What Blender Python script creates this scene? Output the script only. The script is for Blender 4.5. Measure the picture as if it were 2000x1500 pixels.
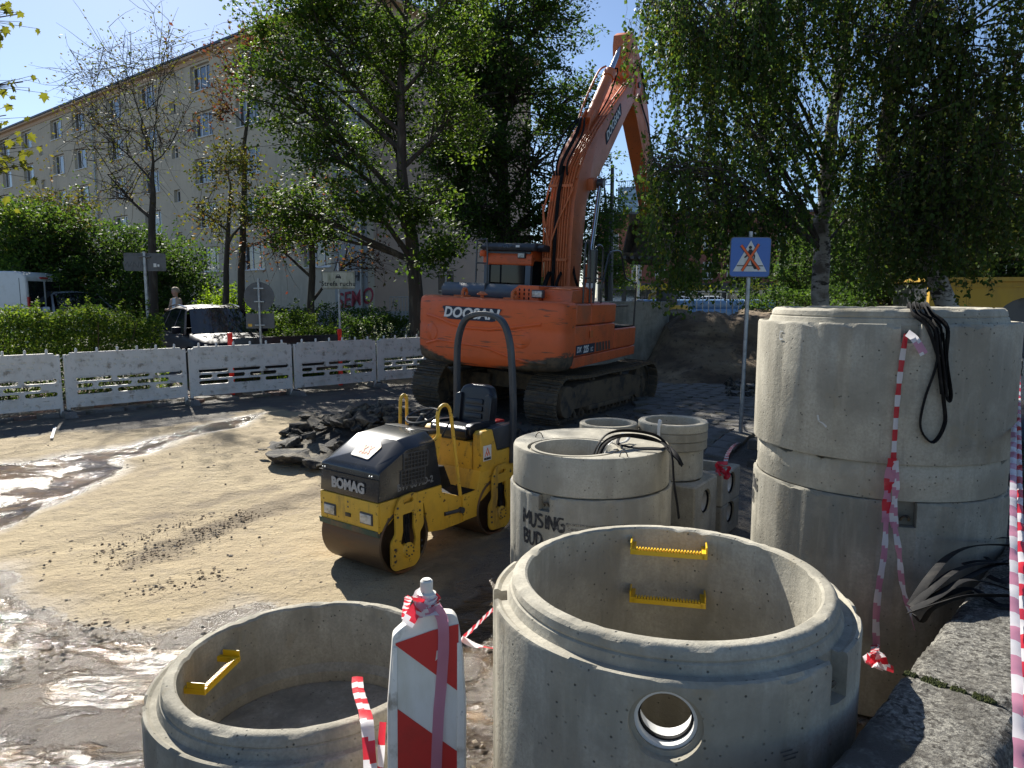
import bpy, bmesh, math, random
import numpy as np
from mathutils import Vector, Matrix, noise as mnoise
PI = math.pi
R = math.radians
for o in list(bpy.data.objects): bpy.data.objects.remove(o)
scene = bpy.context.scene
col = scene.collection

# ------------------------------------------------------------------ camera
EYE = 2.45
camd = bpy.data.cameras.new('camera'); cam = bpy.data.objects.new('camera', camd); col.objects.link(cam)
cam.location = (0, 0, EYE); cam.rotation_euler = (R(90 - 6.92), 0, 0)
camd.sensor_width = 36; camd.lens = 25.2; camd.clip_start = .05; camd.clip_end = 3000
scene.camera = cam
scene.render.resolution_x = 1024; scene.render.resolution_y = 768
# ------------------------------------------------------------------ sky, sun, exposure
SUN_AZ, SUN_EL = -27.0, 37.0          # degrees from +Y (negative is to the left), elevation
w = bpy.data.worlds.new('World'); scene.world = w; w.use_nodes = True
nt = w.node_tree; nt.nodes.clear()
sky = nt.nodes.new('ShaderNodeTexSky'); sky.sky_type = 'NISHITA'; sky.sun_disc = False
sky.sun_elevation = R(SUN_EL); sky.sun_rotation = R(SUN_AZ)
sky.air_density = .8; sky.dust_density = .3; sky.ozone_density = 3.0
bg = nt.nodes.new('ShaderNodeBackground'); bg.inputs['Strength'].default_value = .067
ow = nt.nodes.new('ShaderNodeOutputWorld')
nt.links.new(sky.outputs[0], bg.inputs[0]); nt.links.new(bg.outputs[0], ow.inputs[0])
sd = bpy.data.lights.new('sun', 'SUN'); sun = bpy.data.objects.new('sun', sd); col.objects.link(sun)
sd.energy = 5.0; sd.angle = R(.55); sd.color = (1, .955, .87)
sv = Vector((math.sin(R(SUN_AZ)) * math.cos(R(SUN_EL)), math.cos(R(SUN_AZ)) * math.cos(R(SUN_EL)), math.sin(R(SUN_EL))))
sun.rotation_euler = sv.to_track_quat('Z', 'Y').to_euler()
sun.location = sv * 60
scene.view_settings.view_transform = 'Standard'; scene.view_settings.look = 'None'
scene.view_settings.exposure = 1.1; scene.view_settings.gamma = 1
scene.cycles.max_bounces = 8; scene.cycles.transparent_max_bounces = 8
scene.cycles.diffuse_bounces = 5; scene.cycles.glossy_bounces = 3; scene.cycles.transmission_bounces = 6
scene.cycles.caustics_reflective = False; scene.cycles.caustics_refractive = False

# ------------------------------------------------------------------ materials
def node_mat(name):
    m = bpy.data.materials.new(name); m.use_nodes = True; t = m.node_tree
    b = t.nodes['Principled BSDF']
    return m, t, b
def N(t, typ, **kw):
    n = t.nodes.new(typ)
    for k, v in kw.items():
        if k.startswith('i_'):
            k2 = k[2:]; k2 = int(k2) if k2.isdigit() else k2
            n.inputs[k2].default_value = v
        else: setattr(n, k, v)
    return n
def c4(c): return (c[0], c[1], c[2], 1)
def nz(t, vec, scale, detail=6, rough=.6, lo=.4, hi=.6, dist=0):
    n = N(t, 'ShaderNodeTexNoise', i_Scale=scale, i_Detail=detail, i_Roughness=rough, i_Distortion=dist)
    t.links.new(vec, n.inputs['Vector'])
    r = N(t, 'ShaderNodeMapRange', i_1=lo, i_2=hi); t.links.new(n.outputs[0], r.inputs[0])
    return r.outputs[0]
def vec_of(t, st=(1, 1, 1), kind='Object'):
    tc = N(t, 'ShaderNodeTexCoord'); mp = N(t, 'ShaderNodeMapping'); mp.inputs['Scale'].default_value = st
    t.links.new(tc.outputs[kind], mp.inputs[0]); return mp.outputs[0]
def mixc(t, fac, a, b):
    m = N(t, 'ShaderNodeMix', data_type='RGBA')
    if isinstance(fac, (int, float)): m.inputs[0].default_value = fac
    else: t.links.new(fac, m.inputs[0])
    for s, v in ((6, a), (7, b)):
        if isinstance(v, tuple): m.inputs[s].default_value = c4(v)
        else: t.links.new(v, m.inputs[s])
    return m.outputs[2]
def mixf(t, fac, a, b):
    m = N(t, 'ShaderNodeMix', data_type='FLOAT'); t.links.new(fac, m.inputs[0])
    for s, v in ((2, a), (3, b)):
        if isinstance(v, (int, float)): m.inputs[s].default_value = v
        else: t.links.new(v, m.inputs[s])
    return m.outputs[0]
def mth(t, op, a, b=0.0):
    m = N(t, 'ShaderNodeMath', operation=op)
    for s, v in ((0, a), (1, b)):
        if isinstance(v, (int, float)): m.inputs[s].default_value = v
        else: t.links.new(v, m.inputs[s])
    return m.outputs[0]
def mat(name, c1, layers=(), rough=.6, metal=0, bump=(), coat=0, spec=.5, trans=0, alpha=1):
    """layers: (colour, scale, lo, hi, stretch, rough or None); bump: (scale, strength, stretch)"""
    m, t, b = node_mat(name)
    c = c1; r = rough
    for L in layers:
        c2, sc, lo, hi = L[:4]; st = L[4] if len(L) > 4 else (1, 1, 1); r2 = L[5] if len(L) > 5 else None
        f = nz(t, vec_of(t, st), sc, lo=lo, hi=hi)
        c = mixc(t, f, c, c2)
        if r2 is not None: r = mixf(t, f, r, r2)
    if isinstance(c, tuple): b.inputs['Base Color'].default_value = c4(c)
    else: t.links.new(c, b.inputs['Base Color'])
    if isinstance(r, (int, float)): b.inputs['Roughness'].default_value = r
    else: t.links.new(r, b.inputs['Roughness'])
    b.inputs['Metallic'].default_value = metal; b.inputs['Specular IOR Level'].default_value = spec
    b.inputs['Coat Weight'].default_value = coat; b.inputs['Coat Roughness'].default_value = .08
    b.inputs['Transmission Weight'].default_value = trans; b.inputs['Alpha'].default_value = alpha
    prev = None
    for B in bump:
        st = B[2] if len(B) > 2 else (1, 1, 1)
        n = N(t, 'ShaderNodeTexNoise', i_Scale=B[0], i_Detail=5, i_Roughness=.65); t.links.new(vec_of(t, st), n.inputs['Vector'])
        bp = N(t, 'ShaderNodeBump', i_Strength=B[1], i_Distance=.02); t.links.new(n.outputs[0], bp.inputs['Height'])
        if prev: t.links.new(prev, bp.inputs['Normal'])
        prev = bp.outputs[0]
    if prev: t.links.new(prev, b.inputs['Normal'])
    return m
def leafmat(name, cols, trans=.42, rough=.6):
    m, t, b = node_mat(name)
    g = N(t, 'ShaderNodeNewGeometry')
    cr = N(t, 'ShaderNodeValToRGB'); cr.color_ramp.interpolation = 'LINEAR'
    el = cr.color_ramp.elements
    for i in range(len(cols) - 2): el.new(.5)
    for i, c in enumerate(cols): el[i].position = i / (len(cols) - 1); el[i].color = c4(c)
    t.links.new(g.outputs['Random Per Island'], cr.inputs[0])
    t.links.new(cr.outputs[0], b.inputs['Base Color']); b.inputs['Roughness'].default_value = rough
    b.inputs['Specular IOR Level'].default_value = .14
    tr = N(t, 'ShaderNodeBsdfTranslucent')
    hs = N(t, 'ShaderNodeHueSaturation', i_Hue=.485, i_Saturation=1.1, i_Value=1.9); t.links.new(cr.outputs[0], hs.inputs['Color'])
    t.links.new(hs.outputs[0], tr.inputs[0])
    mx = N(t, 'ShaderNodeMixShader'); mx.inputs[0].default_value = trans
    t.links.new(b.outputs[0], mx.inputs[1]); t.links.new(tr.outputs[0], mx.inputs[2])
    t.links.new(mx.outputs[0], t.nodes['Material Output'].inputs[0])
    return m
def concrete(name, base=(.44, .408, .328), dark=(.27, .25, .20), light=(.54, .505, .42), seed=0):
    m, t, b = node_mat(name)
    v = vec_of(t); vs = vec_of(t, (1, 1, .12))
    mp = N(t, 'ShaderNodeVectorMath', operation='ADD'); t.links.new(v, mp.inputs[0]); mp.inputs[1].default_value = (seed * 3.1, seed, 0); v = mp.outputs[0]
    c = mixc(t, nz(t, v, 1.9, lo=.43, hi=.60), base, dark)
    c = mixc(t, mth(t, 'MULTIPLY', nz(t, vec_of(t, (1, 1, .3)), 3.2, lo=.54, hi=.62), .5), c, tuple(x * .8 for x in dark))
    c = mixc(t, mth(t, 'MULTIPLY', nz(t, v, 6.5, lo=.5, hi=.66), .45), c, dark)
    c = mixc(t, mth(t, 'MULTIPLY', nz(t, vs, 14, lo=.5, hi=.74), .35), c, light)
    c = mixc(t, mth(t, 'MULTIPLY', nz(t, vs, 26, lo=.60, hi=.68), .45), c, dark)
    c = mixc(t, mth(t, 'MULTIPLY', nz(t, v, 70, lo=.40, hi=.66), .5), c, dark)
    c = mixc(t, mth(t, 'MULTIPLY', nz(t, v, 4, lo=.6, hi=.72), .5), c, (.33, .27, .17))
    vo = N(t, 'ShaderNodeTexVoronoi', i_Scale=30); t.links.new(v, vo.inputs['Vector'])
    pm = N(t, 'ShaderNodeMapRange', i_1=.09, i_2=.17); t.links.new(vo.outputs['Distance'], pm.inputs[0])
    sel = nz(t, v, 7, lo=.46, hi=.58)
    pore = mth(t, 'MULTIPLY', mth(t, 'SUBTRACT', 1.0, pm.outputs[0]), sel)
    c = mixc(t, pore, c, (.09, .085, .07))
    t.links.new(c, b.inputs['Base Color']); b.inputs['Roughness'].default_value = .88; b.inputs['Specular IOR Level'].default_value = .25
    n = N(t, 'ShaderNodeTexNoise', i_Scale=45, i_Detail=6, i_Roughness=.7); t.links.new(v, n.inputs['Vector'])
    b1 = N(t, 'ShaderNodeBump', i_Strength=.35, i_Distance=.012); t.links.new(n.outputs[0], b1.inputs['Height'])
    b2 = N(t, 'ShaderNodeBump', i_Strength=.6, i_Distance=.01, invert=True); t.links.new(pore, b2.inputs['Height']); t.links.new(b1.outputs[0], b2.inputs['Normal'])
    t.links.new(b2.outputs[0], b.inputs['Normal'])
    return m
M = {}
M['conc'] = concrete('concrete_grey')
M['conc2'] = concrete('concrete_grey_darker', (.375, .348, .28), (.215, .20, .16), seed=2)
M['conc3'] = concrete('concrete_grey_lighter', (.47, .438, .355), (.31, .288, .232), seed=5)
M['concwhite'] = mat('white_plastic_liner', (.62, .62, .6), rough=.4)
M['orange'] = mat('orange_paint', (.74, .135, .035), [((.58, .10, .03), 2.2, .45, .7, (1, 1, 1), .5), ((.14, .075, .035), 9, .62, .7, (1, 1, 5), .85), ((.40, .14, .07), 1.1, .5, .75)], rough=.42, bump=[(6, .08)])
M['orange_boom'] = mat('orange_boom_paint', (.66, .17, .05), [((.48, .14, .06), 1.5, .42, .7, (1, 1, 1), .6), ((.20, .085, .04), 14, .63, .7, (1, 1, 3), .85)], rough=.45, bump=[(8, .06)])
M['orange_pipe'] = mat('orange_pipe_paint', (.60, .15, .04), [((.3, .09, .03), 12, .55, .7)], rough=.5)
M['orange_worn'] = None
M['yellow'] = mat('yellow_paint', (.70, .42, .04), [((.52, .31, .04), 3, .45, .7, (1, 1, 1), .6), ((.10, .06, .025), 18, .62, .68, (1, 1, 1), .85), ((.24, .16, .06), 5, .58, .72, (1, 1, .25), .8)], rough=.48, bump=[(7, .08)], coat=0)
M['yellow_step'] = mat('yellow_plastic_step', (.72, .44, .01), [((.5, .33, .03), 8, .55, .75)], rough=.35)
M['dgrey'] = mat('dark_grey_paint', (.045, .05, .058), [((.075, .075, .075), 5, .5, .7, (1, 1, 1), .6), ((.16, .14, .11), 25, .66, .72)], rough=.32)
M['bluegrey'] = mat('blue_grey_paint', (.085, .105, .13), [((.13, .135, .13), 3, .5, .75, (1, 1, 1), .6)], rough=.38)
M['black'] = mat('black_rubber', (.012, .012, .013), [((.04, .037, .033), 14, .52, .75)], rough=.75, spec=.12, bump=[(30, .15)])
M['blackplastic'] = mat('black_plastic', (.012, .012, .013), rough=.3)
M['vinyl'] = mat('black_vinyl_seat', (.012, .014, .02), rough=.28, bump=[(60, .1)])
M['track'] = mat('muddy_track_steel', (.085, .072, .055), [((.19, .14, .085), 5, .45, .65, (1, 1, 1), .9), ((.035, .032, .03), 12, .55, .7)], rough=.65, metal=.2, bump=[(14, .5), (50, .4)])
M['trackmud'] = mat('dried_mud_on_steel', (.17, .12, .07), [((.06, .05, .04), 4, .45, .62)], rough=.9, bump=[(12, .6), (45, .5)])
M['drum'] = mat('worn_drum_steel', (.105, .072, .045), [((.20, .10, .05), 3, .5, .7, (.25, 1, 1), .7), ((.25, .23, .2), 9, .62, .7, (.15, 1, 1), .35)], rough=.5, metal=.55, bump=[(9, .15), (60, .12)])
M['steel'] = mat('bright_steel', (.6, .6, .62), rough=.18, metal=1)
M['galv'] = mat('galvanised_steel', (.36, .38, .39), [((.25, .27, .28), 12, .45, .65)], rough=.42, metal=.7)
M['signback'] = mat('grey_sign_back', (.11, .113, .115), [((.075, .075, .073), 5, .5, .7)], rough=.5, metal=.3)
M['glass'] = mat('dark_glass', (.012, .016, .019), rough=.05, spec=.5)
M['lampglass'] = mat('lamp_lens', (.55, .55, .5), [((.3, .28, .22), 20, .45, .65)], rough=.12, coat=.8)
M['white'] = mat('white_plastic', (.76, .73, .66), [((.56, .53, .46), 2.5, .48, .75), ((.34, .30, .24), 8, .57, .70), ((.20, .18, .15), 30, .64, .70, (1, 1, .4))], rough=.5)
M['whitepaint'] = mat('white_paint', (.68, .69, .68), [((.55, .54, .5), 4, .5, .75)], rough=.35, coat=.3)
M['red'] = mat('red_reflective', (.52, .02, .022), [((.34, .02, .02), 6, .5, .75)], rough=.35)
M['redplastic'] = mat('red_orange_plastic', (.75, .03, .015), rough=.4)
M['blue'] = mat('blue_sign_face', (.006, .10, .40), [((.02, .12, .34), 5, .5, .8)], rough=.35, coat=.2)
M['signwhite'] = mat('white_sign_face', (.68, .68, .64), [((.5, .48, .38), 6, .45, .75, (1, 1, .3))], rough=.4)
M['signblack'] = mat('black_sign_print', (.012, .012, .012), rough=.5)
M['crossorange'] = mat('orange_tape_print', (.80, .12, .02), rough=.5)
M['print_white'] = mat('white_print', (.74, .74, .72), rough=.4)
M['print_grey'] = mat('grey_print', (.40, .40, .39), rough=.5)
M['spray'] = mat('black_spray_paint', (.022, .022, .024), [((.17, .165, .15), 34, .5, .72)], rough=.8)
M['sprayred'] = mat('red_spray_paint', (.30, .035, .05), rough=.8)
M['lichen'] = mat('weathered_concrete', (.20, .19, .165), [((.42, .40, .34), 60, .46, .58), ((.07, .062, .05), 38, .50, .60), ((.11, .10, .082), 3, .48, .66), ((.28, .21, .08), 2.4, .62, .74)], rough=.92, bump=[(22, .8), (70, 1.0), (160, .8)])
M['moss'] = mat('moss', (.07, .085, .012), [((.02, .03, .008), 60, .4, .6)], rough=.95, bump=[(80, 1)])
M['asphalt_chunk'] = mat('broken_asphalt', (.03, .028, .026), [((.11, .10, .085), 3, .42, .60), ((.26, .22, .15), 1.6, .48, .64), ((.02, .02, .02), 20, .55, .65)], rough=.85, bump=[(35, 1.0), (90, .8)])
M['stone'] = mat('pebble', (.20, .16, .11), [((.06, .055, .05), 1.2, .45, .6)], rough=.85)
M['bark'] = mat('tree_bark', (.045, .036, .028), [((.10, .085, .066), 8, .5, .65, (1, 1, .25))], rough=.95, bump=[(14, 1.0, (1, 1, .2))])
M['birchbark'] = mat('birch_bark', (.36, .34, .30), [((.03, .026, .022), 5, .50, .58, (1, 1, 2.6)), ((.12, .10, .08), 2.2, .5, .62)], rough=.8, bump=[(9, .5, (1, 1, 3))])
M['twig'] = mat('twig', (.06, .035, .025), rough=.9)
def tapemat(name, c):
    m = mat(name, c, rough=.3, coat=.3)
    t = m.node_tree; b = t.nodes['Principled BSDF']
    tr = N(t, 'ShaderNodeBsdfTranslucent', i_Color=c4(tuple(min(1, x * 1.15) for x in c)))
    mx = N(t, 'ShaderNodeMixShader'); mx.inputs[0].default_value = .4
    t.links.new(b.outputs[0], mx.inputs[1]); t.links.new(tr.outputs[0], mx.inputs[2]); t.links.new(mx.outputs[0], t.nodes['Material Output'].inputs[0])
    return m
M['tape_r'] = tapemat('barrier_tape_red', (.62, .03, .05)); M['tape_w'] = tapemat('barrier_tape_white', (.74, .72, .74))
M['tape_p'] = tapemat('barrier_tape_faded_pink', (.58, .26, .36))
# leaves
M['lf_dark'] = leafmat('leaf_dark_green', [(.024, .054, .014), (.038, .078, .017), (.065, .115, .02), (.03, .06, .017)])
M['lf_mid'] = leafmat('leaf_mid_green', [(.028, .06, .013), (.055, .11, .018), (.10, .15, .025), (.03, .065, .016)])
M['lf_rust'] = leafmat('leaf_rust', [(.08, .04, .02), (.11, .055, .025), (.09, .085, .02), (.06, .05, .02), (.13, .045, .025)])
M['lf_gold'] = leafmat('leaf_yellow_green', [(.08, .10, .02), (.12, .11, .02), (.05, .085, .02), (.11, .065, .02)])
M['lf_birch'] = leafmat('leaf_birch', [(.03, .065, .015), (.05, .095, .02), (.08, .13, .025), (.04, .08, .02), (.055, .10, .02), (.035, .07, .018), (.14, .15, .02)], trans=.40, rough=.5)
M['lf_linden'] = leafmat('leaf_linden', [(.03, .058, .014), (.045, .08, .018), (.07, .105, .022), (.04, .07, .016), (.09, .085, .02)], trans=.34)
M['lf_hedge'] = leafmat('leaf_hedge', [(.03, .065, .014), (.055, .11, .018), (.13, .18, .03), (.04, .08, .016)], trans=.45)
M['lf_pale'] = leafmat('leaf_variegated', [(.30, .34, .22), (.42, .44, .34), (.12, .18, .06), (.08, .12, .05)])
M['lf_bright'] = leafmat('leaf_bright_green', [(.10, .19, .02), (.16, .25, .03), (.07, .14, .02)], trans=.5)
M['lf_maple'] = leafmat('leaf_maple', [(.07, .09, .02), (.11, .12, .02), (.05, .07, .018)], trans=.45)

# ------------------------------------------------------------------ mesh building
class MB:
    def __init__(s): s.v = []; s.f = []; s.m = []
    def add(s, vs, fs, mi=0, X=None):
        n = len(s.v)
        if X is not None: vs = [X @ Vector(v) for v in vs]
        s.v += [tuple(v) for v in vs]; s.f += [tuple(i + n for i in f) for f in fs]; s.m += [mi] * len(fs); return s
    def box(s, a, b, mi=0, X=None):
        x0, y0, z0 = a; x1, y1, z1 = b
        return s.add([(x0, y0, z0), (x1, y0, z0), (x1, y1, z0), (x0, y1, z0), (x0, y0, z1), (x1, y0, z1), (x1, y1, z1), (x0, y1, z1)],
              [(0, 3, 2, 1), (4, 5, 6, 7), (0, 1, 5, 4), (1, 2, 6, 5), (2, 3, 7, 6), (3, 0, 4, 7)], mi, X)
    def tube(s, pts, r, n=8, mi=0, caps=True, closed=False, flat=None, X=None):
        pts = [Vector(p) for p in pts]; m = len(pts); rr = r if isinstance(r, (list, tuple)) else [r] * m
        vs = []; up = None
        for i, p in enumerate(pts):
            if closed: d = pts[(i + 1) % m] - pts[i - 1]
            else: d = pts[min(i + 1, m - 1)] - pts[max(i - 1, 0)]
            d = d.normalized() if d.length > 1e-9 else Vector((0, 0, 1))
            if up is None:
                up = Vector((0, 0, 1)) if abs(d.z) < .9 else Vector((1, 0, 0))
            a = (up - d * up.dot(d)).normalized(); b = d.cross(a); up = a
            for k in range(n):
                t = 2 * PI * k / n
                if flat: q = a * math.cos(t) * flat[0] * rr[i] + b * math.sin(t) * flat[1] * rr[i]
                else: q = a * math.cos(t) * rr[i] + b * math.sin(t) * rr[i]
                vs.append(p + q)
        fs = []
        for i in range(m if closed else m - 1):
            j = (i + 1) % m
            for k in range(n):
                l = (k + 1) % n
                fs.append((i * n + k, i * n + l, j * n + l, j * n + k))
        if caps and not closed:
            fs.append(tuple(range(n - 1, -1, -1))); fs.append(tuple((m - 1) * n + k for k in range(n)))
        return s.add(vs, fs, mi, X)
    def lathe(s, prof, n=48, mi=0, closed=False, axis='z', X=None, a0=0, a1=2 * PI):
        vs = []; full = abs(a1 - a0 - 2 * PI) < 1e-6; cnt = n if full else n + 1
        for k in range(cnt):
            t = a0 + (a1 - a0) * k / n; c, d = math.cos(t), math.sin(t)
            for (r, z) in prof:
                vs.append((r * c, r * d, z) if axis == 'z' else ((z, r * c, r * d) if axis == 'x' else (r * d, z, r * c)))
        p = len(prof); fs = []
        for k in range(n):
            l = (k + 1) % cnt
            for i in range(p if closed else p - 1):
                j = (i + 1) % p
                fs.append((k * p + i, l * p + i, l * p + j, k * p + j))
        if not closed:
            if prof[0][0] > 1e-6: fs.append(tuple(k * p for k in range(cnt))[::-1])
            if prof[-1][0] > 1e-6: fs.append(tuple(k * p + p - 1 for k in range(cnt)))
        return s.add(vs, fs, mi, X)
    def prism(s, poly, h0, h1, axis='x', mi=0, X=None):
        """poly in the two other axes; axis x: (y,z), y: (x,z), z: (x,y)"""
        def P(p, h): return {'x': (h, p[0], p[1]), 'y': (p[0], h, p[1]), 'z': (p[0], p[1], h)}[axis]
        n = len(poly); vs = [P(p, h0) for p in poly] + [P(p, h1) for p in poly]
        fs = [tuple(range(n)), tuple(range(2 * n - 1, n - 1, -1))] + [(i, i + n, (i + 1) % n + n, (i + 1) % n) for i in range(n)]
        return s.add(vs, fs, mi, X)
    def mesh(s, name, mats, bevel=0, seg=2, smooth=35, ang=28, fix=True):
        me = bpy.data.meshes.new(name); me.from_pydata(s.v, [], s.f)
        me.polygons.foreach_set('material_index', s.m)
        if fix or bevel:
            bm = bmesh.new(); bm.from_mesh(me)
            if fix: bmesh.ops.recalc_face_normals(bm, faces=bm.faces)
            if bevel:
                ed = [e for e in bm.edges if len(e.link_faces) == 2 and e.calc_face_angle(0) > R(ang)]
                bmesh.ops.bevel(bm, geom=ed, offset=bevel, segments=seg, profile=.6, affect='EDGES', clamp_overlap=True)
            bm.to_mesh(me); bm.free()
        for m in (mats if isinstance(mats, (list, tuple)) else [mats]): me.materials.append(M[m] if isinstance(m, str) else m)
        if smooth:
            me.polygons.foreach_set('use_smooth', [True] * len(me.polygons)); me.set_sharp_from_angle(angle=R(smooth))
        me.update(); return me
    def build(s, name, mats, parent=None, **k): return link(name, s.mesh(name, mats, **k), parent)
def link(name, me, parent=None, loc=None, rot=None):
    o = bpy.data.objects.new(name, me); col.objects.link(o)
    if parent is not None: o.parent = parent
    if loc is not None: o.location = loc
    if rot is not None: o.rotation_euler = rot
    return o
def tag(o, label=None, cat=None, group=None, kind=None):
    if label: o['label'] = label
    if cat: o['category'] = cat
    if group: o['group'] = group
    if kind: o['kind'] = kind
    return o
def thing(name, label, cat, loc=(0, 0, 0), rz=0, group=None):
    o = bpy.data.objects.new(name, None); o.empty_display_size = .2; col.objects.link(o); o.location = loc; o.rotation_euler = (0, 0, rz)
    return tag(o, label, cat, group)
def kids(o): return [c for c in bpy.data.objects if c.parent == o]
def copy_tree(root, loc, rz=None, label=None):
    r = root.copy(); col.objects.link(r); r.location = loc
    if rz is not None: r.rotation_euler = (root.rotation_euler[0], root.rotation_euler[1], rz)
    if label: r['label'] = label
    for ch in kids(root):
        c = ch.copy(); col.objects.link(c); c.parent = r
        for g in kids(ch):
            d = g.copy(); col.objects.link(d); d.parent = c
    return r
def curve_mesh(cu):
    o = bpy.data.objects.new('temp', cu); col.objects.link(o)
    me = bpy.data.meshes.new_from_object(o)
    bpy.data.objects.remove(o); bpy.data.curves.remove(cu); return me
def text(name, body, size, m, parent, X, bold=.0, shear=0, ext=.002, sx=1, space=1, outline=False, wrap=None, align='CENTER'):
    cu = bpy.data.curves.new('t', 'FONT'); cu.body = body; cu.size = size; cu.align_x = align; cu.align_y = 'CENTER'
    cu.extrude = ext; cu.offset = bold; cu.shear = shear; cu.space_character = space; cu.resolution_u = 3
    if outline: cu.fill_mode = 'NONE'; cu.extrude = 0; cu.offset = 0; cu.bevel_depth = size * .02; cu.bevel_resolution = 0
    me = curve_mesh(cu)
    for v in me.vertices:
        p = Vector((v.co.x * sx, v.co.y, v.co.z))
        v.co = (wrap(p) if wrap else X @ p)
    me.materials.clear(); me.materials.append(M[m]); me.name = name
    return link(name, me, parent)
def plate_mesh(name, outer, holes, th, m, X=None, bevel=0):
    """flat plate in XY with holes, extruded +-th/2 along Z"""
    cu = bpy.data.curves.new('c', 'CURVE'); cu.dimensions = '2D'; cu.fill_mode = 'BOTH'; cu.extrude = th / 2 - bevel
    cu.bevel_depth = bevel; cu.bevel_resolution = 1
    for poly in [outer] + holes:
        sp = cu.splines.new('POLY'); sp.points.add(len(poly) - 1)
        for i, p in enumerate(poly): sp.points[i].co = (p[0], p[1], 0, 1)
        sp.use_cyclic_u = True
    me = curve_mesh(cu); me.name = name
    if X is not None: me.transform(X)
    me.materials.clear(); me.materials.append(M[m]); me.polygons.foreach_set('use_smooth', [False] * len(me.polygons))
    return me
def slot(cx, cy, w, h, n=6):
    r = h / 2; pts = []
    for k in range(n + 1): t = -PI / 2 + PI * k / n; pts.append((cx + w / 2 - r + r * math.cos(t), cy + r * math.sin(t)))
    for k in range(n + 1): t = PI / 2 + PI * k / n; pts.append((cx - w / 2 + r + r * math.cos(t), cy + r * math.sin(t)))
    return pts
def circ(cx, cy, r, n=14): return [(cx + r * math.cos(2 * PI * k / n), cy + r * math.sin(2 * PI * k / n)) for k in range(n)]
def roundrect(x0, y0, x1, y1, r, n=4):
    pts = []
    for cx, cy, a in ((x1 - r, y0 + r, -90), (x1 - r, y1 - r, 0), (x0 + r, y1 - r, 90), (x0 + r, y0 + r, 180)):
        for k in range(n + 1): t = R(a + 90 * k / n); pts.append((cx + r * math.cos(t), cy + r * math.sin(t)))
    return pts
def roundpoly(poly, r, n=4):
    out = []; m = len(poly)
    for i in range(m):
        p, a, b = Vector(poly[i]), Vector(poly[i - 1]), Vector(poly[(i + 1) % m])
        ri = min(r, (a - p).length * .45, (b - p).length * .45)
        s0 = p + (a - p).normalized() * ri; s1 = p + (b - p).normalized() * ri
        for k in range(n + 1):
            t = k / n; q = s0 * (1 - t) ** 2 + p * 2 * t * (1 - t) + s1 * t * t; out.append((q.x, q.y))
    return out
def smooth_path(pts, n=6, closed=False):
    pts = [Vector(p) for p in pts]; out = []; m = len(pts)
    for i in range(m if closed else m - 1):
        g = (lambda k: pts[k % m]) if closed else (lambda k: pts[max(0, min(m - 1, k))])
        a, b, c, d = g(i - 1), g(i), g(i + 1), g(i + 2)
        for k in range(n):
            t = k / n; out.append(.5 * ((2 * b) + (c - a) * t + (2 * a - 5 * b + 4 * c - d) * t * t + (-a + 3 * b - 3 * c + d) * t ** 3))
    if not closed: out.append(pts[-1])
    return out
def cut(o, cutters):
    """boolean difference, applied"""
    for me in cutters:
        bm = bmesh.new(); bm.from_mesh(me); bmesh.ops.remove_doubles(bm, verts=bm.verts, dist=1e-6); bmesh.ops.dissolve_degenerate(bm, dist=1e-6, edges=bm.edges); bmesh.ops.recalc_face_normals(bm, faces=bm.faces); bm.to_mesh(me); bm.free()
        c = bpy.data.objects.new('c', me); col.objects.link(c); c.parent = o.parent
        md = o.modifiers.new('b', 'BOOLEAN'); md.operation = 'DIFFERENCE'; md.object = c; md.solver = 'EXACT'
        bpy.context.view_layer.update()
        dg = bpy.context.evaluated_depsgraph_get(); new = bpy.data.meshes.new_from_object(o.evaluated_get(dg))
        o.modifiers.clear(); old = o.data; o.data = new; new.name = old.name; bpy.data.objects.remove(c)
    o.data.polygons.foreach_set('use_smooth', [True] * len(o.data.polygons)); o.data.set_sharp_from_angle(angle=R(30))
def smst(a, b, x): t = min(1, max(0, (x - a) / (b - a))); return t * t * (3 - 2 * t)
TH = R(6.92)
def ray(px, py):
    x = px - 1000; u = 750 - py; return Vector((x, 1400 * math.cos(TH) + u * math.sin(TH), -1400 * math.sin(TH) + u * math.cos(TH)))
def atz(px, py, z):
    r = ray(px, py); t = (z - EYE) / r.z; return Vector((r.x * t, r.y * t, z))
def aty(px, py, Y):
    r = ray(px, py); t = Y / r.y; return Vector((r.x * t, Y, EYE + r.z * t))
def ground_z(x, y):
    s = -.648 * (x + 7.95) + .761 * (y - 12.65)
    return .34 * smst(6.8, 11.6, y) + .42 * smst(.6, 6, s) + .2 * smst(8, 30, s)
rng = np.random.default_rng(7); rnd = random.Random(5)
# ================================================================== GROUND
def poly_sd(P, poly):
    """signed distance (inside positive) of points P (n,2) to polygon"""
    poly = np.array(poly, float); n = len(poly); d = np.full(len(P), 1e9); ins = np.zeros(len(P), bool)
    for i in range(n):
        a, b = poly[i], poly[(i + 1) % n]; ab = b - a; ap = P - a
        t = np.clip((ap @ ab) / (ab @ ab + 1e-12), 0, 1); q = ap - t[:, None] * ab
        d = np.minimum(d, np.hypot(q[:, 0], q[:, 1]))
        c = ((a[1] > P[:, 1]) != (b[1] > P[:, 1])); den = (b[1] - a[1]) if b[1] != a[1] else 1e-12
        ins ^= c & (P[:, 0] < (b[0] - a[0]) * (P[:, 1] - a[1]) / den + a[0])
    return np.where(ins, d, -d)
def gpoly(px):      # outline of a mark on the ground
    out = []
    for a, b in px:
        p = atz(a, b, 0)
        for _ in range(4): p = atz(a, b, ground_z(p.x, p.y))
        out.append((p.x, p.y))
    return out
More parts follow.
